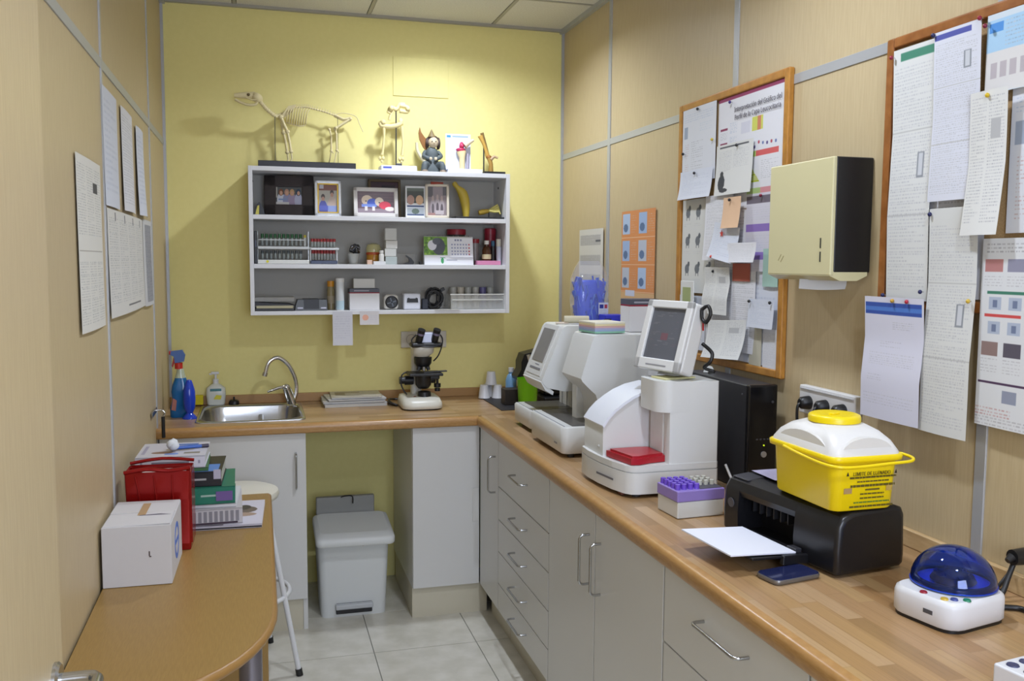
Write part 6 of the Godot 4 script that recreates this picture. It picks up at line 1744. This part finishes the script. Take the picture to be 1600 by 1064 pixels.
		16:   # handwritten page
			i = blank(96, 136, Color("d0d4de"))
			lines(i, 0.1, 0.1, 0.8, 0.8, 0.05, Color("aab4cc"), 0.5)
		17:   # dense grey strip
			i = blank(48, 160, Color("c9c9c9"))
			fr(i, 0.2, 0.06, 0.7, 0.9, Color("8f9096"))
			lines(i, 0.2, 0.06, 0.7, 0.9, 0.014, Color("74757c"))
		18:   # price list
			i = blank(96, 144, Color("d3d5da"))
			lines(i, 0.06, 0.08, 0.85, 0.12, 0.03, Color("8fa4c4"))
			fr(i, 0.06, 0.24, 0.12, 0.16, Color("9aa4b4"))
			lines(i, 0.55, 0.24, 0.35, 0.12, 0.03, Color("a9c0d0"))
			lines(i, 0.1, 0.48, 0.12, 0.45, 0.03, Color("a87c78"))
			lines(i, 0.3, 0.46, 0.35, 0.48, 0.03, Color("84868c"))
	docs[kind] = printed(i)
	return docs[kind]

# a sheet on the right wall between z0 and z1, hung from y1 down to y0, lying off from the wall
func pinned(called: String, label: String, category: String, kind: int, z0: float, z1: float, y1: float, y0: float, off: float, bow := 0.003, swing := 0.0, creases := 0, tilt := 0.0, group := "") -> MeshInstance3D:
	var o := single(called, label, category, sheet(z1 - z0, y1 - y0, bow, swing, creases), doc(kind), Vector3(RW - off, y1, (z0 + z1) / 2), Vector3.ZERO, group)
	# seen from the room, the sheet's left edge is the far one (small z): its own x runs along +z
	o.basis = Basis(Vector3(0, 0, 1), Vector3(0, 1, 0), Vector3(-1, 0, 0)) * Basis(Vector3(0, 0, 1), tilt)
	return o

func plain(called: String, label: String, hex: String, z0: float, z1: float, y1: float, y0: float, off: float, swing := 0.0) -> void:
	var o := single(called, label, "note", sheet(z1 - z0, y1 - y0, 0.002, swing), mat(hex, 0.85), Vector3(RW - off, y1, (z0 + z1) / 2))
	o.basis = Basis(Vector3(0, 0, 1), Vector3(0, 1, 0), Vector3(-1, 0, 0))

func pin(hex: String, z: float, y: float, off: float, label: String, group: String) -> void:
	var t := thing("push_pin", label, "push pin", Vector3(RW - off, y, z), 0.0, group)
	part(t, "head", ball(0.0052, 0.0052, 0.0042, 10), mat(hex, 0.3), Vector3(-0.006, 0, 0))
	part(t, "needle", tube([Vector3(-0.004, 0, 0), Vector3(0.004, 0, 0)], 0.0009, 5), m.steel)

func board(called: String, label: String, z0: float, z1: float, y0: float, y1: float, wood: Material) -> void:
	var t := thing(called, label, "notice board", Vector3(RW, (y0 + y1) / 2, (z0 + z1) / 2))
	var x := RW - 0.0105
	wpart(t, "cork", bx(0.008, y1 - y0 - 0.03, z1 - z0 - 0.03), grained(23, "a08258", "b8986a", Vector3(6, 6, 6), 0.9, 0.08), Vector3(RW - 0.006, (y0 + y1) / 2, (z0 + z1) / 2))
	for z in [z0 + 0.013, z1 - 0.013]:
		wpart(t, "frame_stile", rb(0.02, y1 - y0, 0.026, 0.005, 2), wood, Vector3(x, (y0 + y1) / 2, z))
	for y in [y0 + 0.013, y1 - 0.013]:
		wpart(t, "frame_rail", rb(0.02, 0.026, z1 - z0 - 0.05, 0.005, 2), wood, Vector3(x, y, (z0 + z1) / 2))

func wall_items() -> void:
	board("cork_notice_board", "oak-framed cork board covered with papers behind the computer", 1.372, 2.085, 1.232, 2.142, grained(25, "a5702c", "b98236", Vector3(3, 1, 1), 0.4, 0.04))
	board("brown_notice_board", "brown-framed cork board with long instruction sheets beside the towel dispenser", 2.508, 3.36, 1.47, 2.118, grained(27, "855020", "9a6230", Vector3(3, 1, 1), 0.4, 0.04))
	# --- first board
	pinned("backing_sheet", "faint printed sheet behind the typed letter and flyer", "paper", 0, 1.65, 1.86, 1.80, 1.42, 0.0125, 0.001)
	pinned("lower_backing_sheet", "faint printed sheet behind the white card and envelope", "paper", 16, 1.86, 2.056, 1.56, 1.262, 0.0125, 0.001)
	pinned("foot_backing_sheet", "white sheet behind the curled one at the board's foot", "paper", 0, 1.60, 1.86, 1.43, 1.262, 0.0125, 0.001)
	pinned("animal_sketch_sheet", "sheet of small grey animal drawings on the oak-framed board", "paper", 10, 1.41, 1.655, 1.80, 1.47, 0.014, 0.002)
	var po := pinned("chart_poster", "printed poster with a maroon top band and coloured charts", "poster", 11, 1.66, 2.056, 2.115, 1.75, 0.014, 0.002)
	part(po, "title_lettering", text("Interpretación del Gráfico del", 0.021), mat("4a4450", 0.7), Vector3(0.05, -0.048, 0.004))
	part(po, "title_lettering", text("Perfil de la Capa Leucocitaria", 0.021), mat("4a4450", 0.7), Vector3(0.05, -0.073, 0.004))
	pinned("price_list", "white list with a faint photo pinned at the upper corner of the oak board", "paper", 18, 1.408, 1.655, 2.118, 1.86, 0.02, 0.004)
	pinned("handwritten_note", "white handwritten note pinned over the foot of the list", "note", 16, 1.408, 1.65, 1.9, 1.80, 0.026, 0.004, 0.012)
	pinned("cat_info_sheet", "white sheet with a black sitting cat printed in its corner", "paper", 12, 1.672, 1.905, 1.962, 1.797, 0.024, 0.004, 0.008)
	pinned("purple_form", "form with purple bars hanging half behind the towel dispenser", "paper", 13, 1.86, 2.05, 1.79, 1.55, 0.016, 0.002)
	pinned("typed_letter", "pale typed letter under the peach-coloured note", "paper", 0, 1.603, 1.79, 1.802, 1.585, 0.024, 0.003, 0.01)
	plain("peach_note", "peach-coloured note paper pinned over the typed letter", "dcb896", 1.748, 1.86, 1.787, 1.688, 0.036, 0.01)
	pinned("folded_flyer", "white flyer with little red and yellow marks and a curled foot", "paper", 16, 1.68, 1.85, 1.70, 1.585, 0.03, 0.004, 0.02, 0, -0.15)
	pinned("card_strip", "grey printed card strip across the middle of the oak board", "paper", 0, 1.79, 1.965, 1.64, 1.578, 0.04, 0.002, 0.01)
	plain("red_card", "brick red card peeping out below the grey strip", "a85a48", 1.79, 1.9, 1.575, 1.518, 0.02)
	plain("teal_card", "pale teal card peeping out under the towel dispenser", "a3c4b8", 1.97, 2.055, 1.62, 1.505, 0.018)
	pinned("instruction_sheet", "creased typed sheet above the monitor on the oak board", "paper", 1, 1.612, 1.785, 1.562, 1.405, 0.024, 0.004, 0.012, 3)
	pinned("long_print", "long faint printout hanging in the middle of the oak board", "paper", 0, 1.78, 1.93, 1.55, 1.29, 0.017, 0.002)
	pinned("curled_sheet", "white sheet with curling lower corners at the bottom of the oak board", "paper", 1, 1.655, 1.905, 1.39, 1.265, 0.032, 0.004, 0.03, 0, 0.06)
	pinned("white_card", "white card with violet handwriting held by two dark pins", "card", 16, 1.91, 2.056, 1.466, 1.378, 0.028, 0.003, 0.006)
	plain("beige_envelope", "narrow beige envelope at the bottom of the oak board", "bdb8a4", 1.9, 1.972, 1.385, 1.258, 0.016)
	pinned("grey_slip", "grey printed slip in the lower corner of the oak board", "paper", 0, 1.98, 2.056, 1.378, 1.258, 0.016, 0.001)
	plain("blue_ticket", "little blue ticket beside the curled sheet", "6fa8cc", 1.622, 1.652, 1.34, 1.27, 0.016)
	pinned("white_flat_sheet", "blank-looking white sheet left of the creased typed sheet", "paper", 16, 1.40, 1.6, 1.46, 1.27, 0.014, 0.002)
	for q in [[1.53, 2.108, 0.021, "1c1c1e", "black push pin at the top of the white list"], [1.425, 1.965, 0.021, "1c1c1e", "black push pin halfway down the list's outer edge"], [1.53, 1.888, 0.028, "1c1c1e", "black push pin in the handwritten note"], [1.815, 1.95, 0.026, "1c1c1e", "black push pin above the sitting cat sheet"], [1.80, 1.778, 0.038, "1c1c1e", "black push pin in the peach-coloured note"], [1.925, 1.458, 0.03, "1c1c1e", "black push pin in the white card's corner near the envelope"], [2.044, 1.458, 0.03, "1c1c1e", "black push pin in the white card's corner by the frame"], [1.68, 1.548, 0.026, "1c1c1e", "black push pin in the creased typed sheet"], [1.75, 2.095, 0.018, "3a2a70", "violet push pin in the poster's maroon band"]]:
		pin(q[3], q[0], q[1], q[2], q[4], "dark pins on the oak board")
	pin("c84a3c", 1.70, 1.597, 0.045, "large orange-red push pin at the foot of the flyer", "")
	pin("7a1c34", 1.955, 1.782, 0.018, "maroon push pin in the purple form", "")
	pin("c8b040", 1.64, 1.99, 0.021, "yellow push pin at the edge of the list", "")
	var st := single("red_star", "small red star stuck on the white flyer", "sticker", prism(star(0.013), 0.0008), mat("c83c34", 0.5), Vector3(RW - 0.0385, 1.672, 1.745))
	st.rotation.y = -PI / 2
	# framed card standing behind the monitor
	var t := thing("green_card_holder", "white card holder with a small green picture behind the monitor", "card", Vector3(RW - 0.045, 1.44, 1.52))
	part(t, "card", rb(0.004, 0.085, 0.1, 0.002), mat("d6d6d2", 0.5), Vector3(0, 0.03, 0))
	part(t, "picture", bx(0.001, 0.05, 0.06), mat("9aa470", 0.6), Vector3(-0.0028, 0.025, 0.0))
	part(t, "prop", bx(0.03, 0.004, 0.06), mat("c4c4c0", 0.5), Vector3(0.012, -0.012, 0))
	# --- second board
	pinned("side_backing_sheet", "pale sheet beside the creased grey sheet on the brown-framed board", "paper", 18, 2.9, 3.12, 1.935, 1.64, 0.016, 0.001)
	pinned("upper_backing_sheet", "white printed sheet behind the long blue-headed strip", "paper", 0, 2.6, 2.84, 1.9, 1.5, 0.0135, 0.001)
	pinned("green_headed_strip", "long instruction sheet with a green heading on the brown-framed board", "paper", 4, 2.548, 2.69, 2.082, 1.49, 0.024, 0.003, 0.0, 3)
	pinned("blue_headed_strip", "long instruction sheet with a violet-blue heading on the brown-framed board", "paper", 5, 2.69, 2.828, 2.09, 1.716, 0.03, 0.003, 0.0, 2)
	pinned("grey_hanging_strip", "very long grey instruction sheet hanging below the brown-framed board", "paper", 6, 2.70, 2.845, 1.70, 1.195, 0.03, 0.004, 0.01, 3)
	pinned("blue_leaflet", "light blue headed leaflet at the top of the brown-framed board", "paper", 7, 2.832, 2.96, 2.093, 1.93, 0.024, 0.002)
	pinned("yellow_pinned_sheet", "creased grey sheet held by one yellow pin", "paper", 1, 2.812, 2.912, 1.936, 1.637, 0.034, 0.004, 0.012, 2)
	pinned("picture_notice", "white notice with rows of small coloured pictures beside the grey strip", "poster", 8, 2.848, 3.09, 1.63, 1.235, 0.022, 0.003, 0.0, 0)
	pinned("headed_letter", "folded white letter with a blue heading pinned to the board's lower corner", "letter", 9, 2.497, 2.706, 1.496, 1.198, 0.04, 0.004, 0.006, 3)
	for q in [["1c2050", 2.69, 2.086, "navy push pin between the green and blue headed strips"], ["8e2038", 2.552, 2.066, "crimson push pin beside the green heading"], ["8e2038", 2.826, 2.09, "crimson push pin at the end of the violet-blue heading"], ["7a1c34", 2.842, 2.07, "crimson push pin in the light blue leaflet"], ["1c2050", 2.705, 1.688, "navy push pin at the top of the hanging grey strip"], ["1c2050", 2.556, 1.50, "navy push pin beside the board's stile at the green strip's foot"], ["1c2050", 2.685, 1.512, "navy push pin just above the letter's blue heading"]]:
		pin(q[0], q[1], q[2], 0.034, q[3], "pins on the brown board")
	pin("d0b020", 2.862, 1.925, 0.038, "yellow push pin holding the creased grey sheet", "")
	pin("c8a83c", 2.835, 1.497, 0.036, "yellow push pin at the edge of the long hanging strip", "")
	pin("b8902c", 2.605, 1.488, 0.045, "brass-coloured push pin in the letter's blue heading", "")
	pin("a82838", 2.655, 1.488, 0.045, "red push pin in the letter's blue heading", "")
	# --- posters near the corner
	pinned("table_sheet", "grey tabular sheet taped to the wall behind the bag of tips", "paper", 15, 0.285, 0.6, 1.73, 1.25, 0.006, 0.002)
	pinned("orange_leaflet", "orange leaflet with six little blue pictures taped to the wall", "leaflet", 14, 0.815, 1.157, 1.79, 1.36, 0.006, 0.003)
	# --- towel dispenser
	t = thing("towel_dispenser", "cream and black paper towel dispenser on the panelled wall", "dispenser", Vector3(1.85, 1.545, 2.31))
	wpart(t, "black_body", rb(0.108, 0.29, 0.284, 0.004, 2), mat("141416", 0.4), Vector3(RW - 0.0555, 1.698, 2.312))
	wpart(t, "cream_cover", rb(0.012, 0.298, 0.29, 0.004, 2), mat("cdc69c", 0.35), Vector3(1.795, 1.694, 2.31))
	wpart(t, "cream_base", prism([Vector2(1.79, 1.545), Vector2(1.79, 1.556), Vector2(1.9, 1.556), Vector2(1.9, 1.545), Vector2(1.87, 1.532), Vector2(1.82, 1.532)], 0.286), mat("cdc69c", 0.35), Vector3(0, 0, 2.31))
	for k in 2:
		wpart(t, "sight_slit", rb(0.002, 0.026, 0.005, 0.0008), mat("3a3a2e", 0.5), Vector3(1.7885, 1.628 - k * 0.035, 2.412))
		wpart(t, "slash_mark", bx(0.001, 0.022, 0.002), mat("a89f74", 0.5), Vector3(1.7888, 1.592 - k * 0.004, 2.225 + k * 0.012), Vector3(0.7, 0, 0))
	wpart(t, "paper_towel", sheet(0.12, 0.03, 0.004, 0.01), mat("d0d2d4", 0.9), Vector3(1.85, 1.535, 2.34), Vector3(0.9, -0.5, 0))
	# --- triple socket with plugs
	t = thing("triple_wall_socket", "white triple wall socket with three black plugs above the printer", "socket", Vector3(RW, 1.193, 2.318))
	wpart(t, "plate", rb(0.022, 0.08, 0.252, 0.004, 2), mat("d3d3d3", 0.4), Vector3(RW - 0.0115, 1.193, 2.318))
	wpart(t, "top_ridge", rb(0.006, 0.004, 0.24, 0.001), mat("b4b4b4", 0.4), Vector3(RW - 0.023, 1.224, 2.318))
	for k in 3:
		var pg := wpart(t, "plug", lathe([Vector2(0.0, 0.03), Vector2(0.011, 0.03), Vector2(0.017, 0.024), Vector2(0.0195, 0.0), Vector2(0, 0)], 20), m.black, Vector3(RW - 0.0225, 1.187, 2.24 + k * 0.077), Vector3(0, 0, PI / 2))
		part(pg, "lead", tube(curve([Vector3(0, 0.026, 0), Vector3(-0.012, 0.036, 0), Vector3(-0.06, 0.034, 0.0), Vector3(-0.14, 0.02, 0.01), Vector3(-0.24, 0.012, 0.02)], 5), 0.004, 6), m.black)
	# --- left wall papers
	var L := [["newspaper_cutting", "long newspaper cutting taped to the left wall beside the strip", 3, 1.80, 2.14, 1.822, 1.40, 0.008],
		["blue_ruled_list", "pale blue handwritten list, first of the three upper sheets", 16, 1.465, 1.728, 2.05, 1.724, 0.006],
		["short_typed_list", "half-filled typed list, second of the three upper sheets", 0, 1.12, 1.378, 2.05, 1.728, 0.012],
		["narrow_typed_list", "bluish typed list, third of the three upper sheets", 16, 0.825, 1.03, 2.038, 1.73, 0.02],
		["four_column_table", "wide four-column table sheet on the left wall", 2, 0.925, 1.712, 1.718, 1.41, 0.012],
		["grey_column_sheet", "narrow sheet with one dense grey column on the left wall", 17, 0.64, 0.915, 1.722, 1.405, 0.01]]
	for q in L:
		var o := single(q[0], q[1], "paper", sheet(q[4] - q[3], q[5] - q[6], q[7] * 0.6, q[7] * 0.3), doc(q[2]), Vector3(0.0055 if q[3] < 1.0 else 0.0045, q[5], (q[3] + q[4]) / 2))
		o.basis = Basis(Vector3(0, 0, -1), Vector3(0, 1, 0), Vector3(1, 0, 0))
	t = thing("wall_hook", "small steel wall hook with a black-handled brush hanging from it", "hook", Vector3(0.0, 0.985, 0.72))
	part(t, "plate", rb(0.004, 0.02, 0.16, 0.001), m.steel, Vector3(0.0065, 0.0, 0.0))
	part(t, "hook", tube(curve([Vector3(0.008, 0, -0.05), Vector3(0.03, 0.0, -0.05), Vector3(0.04, -0.012, -0.05), Vector3(0.034, -0.024, -0.05)], 4), 0.004, 8), m.chrome)
	part(t, "brush_handle", tube([Vector3(0.033, -0.026, -0.05), Vector3(0.033, -0.11, -0.05)], 0.007, 8), m.black)

func star(r: float) -> Array:
	var o := []
	for k in 10:
		var a := TAU * k / 10.0 + PI / 2
		o.append(Vector2(cos(a), sin(a)) * (r if k % 2 == 0 else r * 0.42))
	return o

# ---------------------------------------------------------------- on the side desk
func desk_items() -> void:
	var D := 0.7352
	var t := thing("white_carton", "closed white cardboard box with taped lid on the desk", "box", Vector3(0.094, D, 1.868), -0.02)
	var wc := mat("c9c7c8", 0.75)
	part(t, "carton", rb(0.168, 0.158, 0.25, 0.002), wc, Vector3(0, 0.0795, 0))
	part(t, "lid_flap", bx(0.162, 0.002, 0.118), mat("d2d0d2", 0.75), Vector3(0, 0.1598, 0.062), Vector3(0.0, 0, 0.012))
	part(t, "lid_flap", bx(0.164, 0.002, 0.122), mat("cecccd", 0.75), Vector3(0, 0.1595, -0.062), Vector3(0, 0, -0.008))
	part(t, "brown_tape", bx(0.02, 0.0012, 0.12), mat("b89a74", 0.5), Vector3(0.0, 0.1617, -0.03))
	part(t, "torn_slit", prism([Vector2(-0.04, -0.002), Vector2(0.04, -0.006), Vector2(0.012, 0.006)], 0.001), mat("6b6672", 0.8), Vector3(0.035, 0.1615, 0.03), Vector3(-PI / 2, 0, 0))
	part(t, "blue_emblem", join([[lathe([Vector2(0.05, 0.0), Vector2(0.05, 0.0006), Vector2(0.036, 0.0006), Vector2(0.036, 0.0)], 32), Vector3.ZERO], [bx(0.012, 0.0006, 0.07), Vector3(0, 0.0003, 0)]]), mat("5577c8", 0.6), Vector3(0.084, 0.08, 0.0), Vector3(0, 0, -PI / 2))
	part(t, "ink_mark", join([[bx(0.003, 0.012, 0.0006), Vector3.ZERO], [bx(0.005, 0.003, 0.0006), Vector3(0.002, -0.008, 0)]]), mat("4a3c38", 0.7), Vector3(0.03, 0.085, 0.1253))
	# red gift bag
	t = thing("red_gift_bag", "shiny red gift bag standing between carton and books", "bag", Vector3(0.118, D, 1.66), -0.04)
	var red := mat("961412", 0.2, 0.45)
	var top := rr(0.176, 0.1, 0.006, 0.235)
	part(t, "bag", loft([rr(0.172, 0.095, 0.006, 0.001), rr(0.176, 0.1, 0.006, 0.02), rr(0.174, 0.096, 0.006, 0.15), rr(0.178, 0.104, 0.006, 0.235), rr(0.17, 0.096, 0.005, 0.232), rr(0.166, 0.088, 0.005, 0.15), rr(0.166, 0.088, 0.005, 0.03)], true, true, true), red)
	part(t, "rolled_rim", tube(curve([Vector3(-0.089, 0.235, 0.05), Vector3(-0.03, 0.244, 0.054), Vector3(0.03, 0.237, 0.05), Vector3(0.09, 0.243, 0.048)], 4), 0.006, 8), red)
	part(t, "rolled_rim", tube(curve([Vector3(-0.089, 0.241, -0.05), Vector3(0.0, 0.252, -0.052), Vector3(0.09, 0.244, -0.05)], 4), 0.005, 8), red)
	part(t, "side_gusset", prism([Vector2(-0.04, 0.02), Vector2(0.04, 0.02), Vector2(0.042, 0.225), Vector2(0.0, 0.232), Vector2(-0.042, 0.225)], 0.004), red, Vector3(0.089, 0, 0), Vector3(0, PI / 2, 0))
	part(t, "white_tissue", rb(0.12, 0.02, 0.06, 0.008, 2), mat("d6ccca", 0.9), Vector3(0.01, 0.218, 0.0))
	for k in 3:
		part(t, "film_crease", tube(curve([Vector3(-0.06 + k * 0.05, 0.225, 0.0505), Vector3(-0.05 + k * 0.045, 0.16, 0.0495), Vector3(-0.055 + k * 0.05, 0.06, 0.0495)], 4), 0.003, 6), red)
	# stack of books and magazines, from the desk upwards
	var y := D + 0.0003
	var stack := [
		["open_catalogue", "large flat catalogue with a dog on its cover at the bottom of the stack", 0.305, 0.297, 0.012, 0.255, 1.378, -0.04, "cfccd6", "c4c0c8", "catalogue"],
		["ring_binder_book", "thick white book with a column-patterned spine in the stack", 0.2, 0.25, 0.05, 0.24, 1.39, 0.03, "bdbabd", "c6c4c6", "book"],
		["striped_booklet", "thin white booklet under the green book", 0.2, 0.23, 0.012, 0.23, 1.385, -0.05, "d2d2d4", "d2d2d4", "booklet"],
		["green_book", "thick green book in the middle of the stack", 0.215, 0.25, 0.055, 0.212, 1.38, 0.02, "0f7058", "c9c6ba", "book"],
		["black_book", "thick black book with a coloured cover under the white one", 0.2, 0.24, 0.046, 0.185, 1.375, -0.03, "1c1c20", "bdb9ae", "book"],
		["green_edged_book", "thin dark green book below the topmost white book", 0.2, 0.23, 0.012, 0.14, 1.37, 0.02, "3c6a3c", "b8b4a8", "book"],
		["white_textbook", "white textbook with printed spine on top of the stack", 0.205, 0.225, 0.038, 0.133, 1.372, -0.02, "d0cfda", "cac8c4", "book"]]
	for k in stack.size():
		var b: Array = stack[k]
		var o := thing(b[0], b[1], b[10], Vector3(b[5], y, b[6]), b[7])
		var w: float = b[2]
		var d: float = b[3]
		var h: float = b[4]
		part(o, "pages", bx(w - 0.01, h - 0.006, d - 0.008), mat(b[9], 0.85), Vector3(0.002, h / 2, -0.003))
		var cov := mat(b[8], 0.4)
		part(o, "cover", join([[bx(w, 0.0025, d), Vector3(0, 0.0014, 0)], [bx(w, 0.0025, d), Vector3(0, h - 0.0014, 0)], [bx(w, h - 0.001, 0.003), Vector3(0, h / 2, d / 2 - 0.0015)]]), cov)
		if b[0] == "open_catalogue":
			var im := blank(128, 128, Color("cfccd8"))
			for r in 9:
				for c in 9:
					fr(im, 0.02 + c * 0.065, 0.05 + r * 0.09, 0.04, 0.06, Color("77757e") if (r + c) % 2 else Color("a3a0a8"))
			fr(im, 0.0, 0.9, 0.62, 0.1, Color("3a2838"))
			el(im, 0.8, 0.4, 0.14, 0.14, Color("6c6058"))
			el(im, 0.8, 0.3, 0.07, 0.1, Color("44423e"))
			el(im, 0.78, 0.6, 0.16, 0.08, Color("a89080"))
			part(o, "cover_picture", sheet(w - 0.004, d - 0.004, 0, 0, 0, 0, 1, 1), printed(im, 0.4), Vector3(0, h + 0.0003, -d / 2 + 0.002), Vector3(-PI / 2, 0, 0))
			part(o, "dark_edge", bx(w, 0.004, 0.002), m.black, Vector3(0, 0.005, d / 2))
		if b[0] == "ring_binder_book":
			for c in 10:
				part(o, "spine_mark", bx(0.01, 0.034, 0.0008), mat("85838a", 0.6), Vector3(-0.06 + c * 0.016, 0.026, d / 2 + 0.0002))
			part(o, "spine_band", bx(0.16, 0.006, 0.0008), mat("3a2a38", 0.6), Vector3(0.005, 0.005, d / 2 + 0.0002))
		if b[0] == "white_textbook":
			part(o, "spine_print", bx(0.11, 0.006, 0.0008), mat("7c7a88", 0.6), Vector3(0.0, h / 2, d / 2 + 0.0002))
			for s in [-1, 1]:
				part(o, "spine_mark", bx(0.006, 0.01, 0.0008), mat("9896a8", 0.6), Vector3(s * 0.085, h / 2, d / 2 + 0.0002))
			var im2 := blank(96, 96, Color("c9c7d0"))
			fr(im2, 0.35, 0.1, 0.5, 0.14, Color("4c70b8"))
			el(im2, 0.6, 0.5, 0.22, 0.14, Color("b4a89c"))
			el(im2, 0.35, 0.7, 0.16, 0.08, Color("8a6c5c"))
			fr(im2, 0.4, 0.78, 0.2, 0.1, Color("6c8cd0"))
			fr(im2, 0.05, 0.2, 0.06, 0.6, Color("a09cb4"))
			fr(im2, 0.68, 0.72, 0.24, 0.12, Color("8a8478"))
			part(o, "cover_picture", sheet(w - 0.004, d - 0.004, 0, 0, 0, 0, 1, 1), printed(im2, 0.4), Vector3(0, h + 0.0003, -d / 2 + 0.002), Vector3(-PI / 2, 0, 0))
		if b[0] == "green_book" or b[0] == "black_book":
			part(o, "spine_print", bx(0.05, 0.006, 0.0008), mat("9fb8ac" if b[0] == "green_book" else "a8a8a8", 0.6), Vector3(0.03, h / 2, d / 2 + 0.0002))
		if b[0] == "black_book":
			part(o, "blue_cover_patch", bx(0.12, 0.0006, 0.1), mat("5a84c4", 0.5), Vector3(0.03, h + 0.0004, 0.06))
			part(o, "sticker", bx(0.022, 0.03, 0.001), mat("b4b0c0", 0.6), Vector3(0.088, h - 0.008, d / 2 + 0.0012))
		if b[0] == "green_book":
			part(o, "purple_sheet", bx(0.05, 0.002, 0.03), mat("6c5490", 0.6), Vector3(0.075, h - 0.03, d / 2 + 0.0022), Vector3(PI / 2, 0, 0))
		y += h + 0.0008
	t = thing("crumpled_tissue", "crumpled white tissue lying on the topmost book", "tissue", Vector3(0.136, y, 1.4))
	var cr := []
	for k in 7:
		cr.append([ball(0.018, 0.012, 0.016, 7), at(Vector3(rng.randf_range(-0.014, 0.014), rng.randf_range(0.012, 0.026), rng.randf_range(-0.012, 0.012)), Vector3(rng.randf() * 2, rng.randf() * 2, rng.randf() * 2))])
	part(t, "tissue", join(cr), mat("d4d6d8", 0.95))
	t = thing("blue_pen", "blue pen lying beside the crumpled tissue on the books", "pen", Vector3(0.178, y, 1.375), 0.2)
	part(t, "barrel", tube([Vector3(-0.05, 0.006, 0), Vector3(0.04, 0.006, 0)], 0.0055, 10), mat("3a62b4", 0.35))
	part(t, "cap", tube([Vector3(0.04, 0.006, 0), Vector3(0.062, 0.006, 0)], 0.006, 10), mat("3c3448", 0.35))
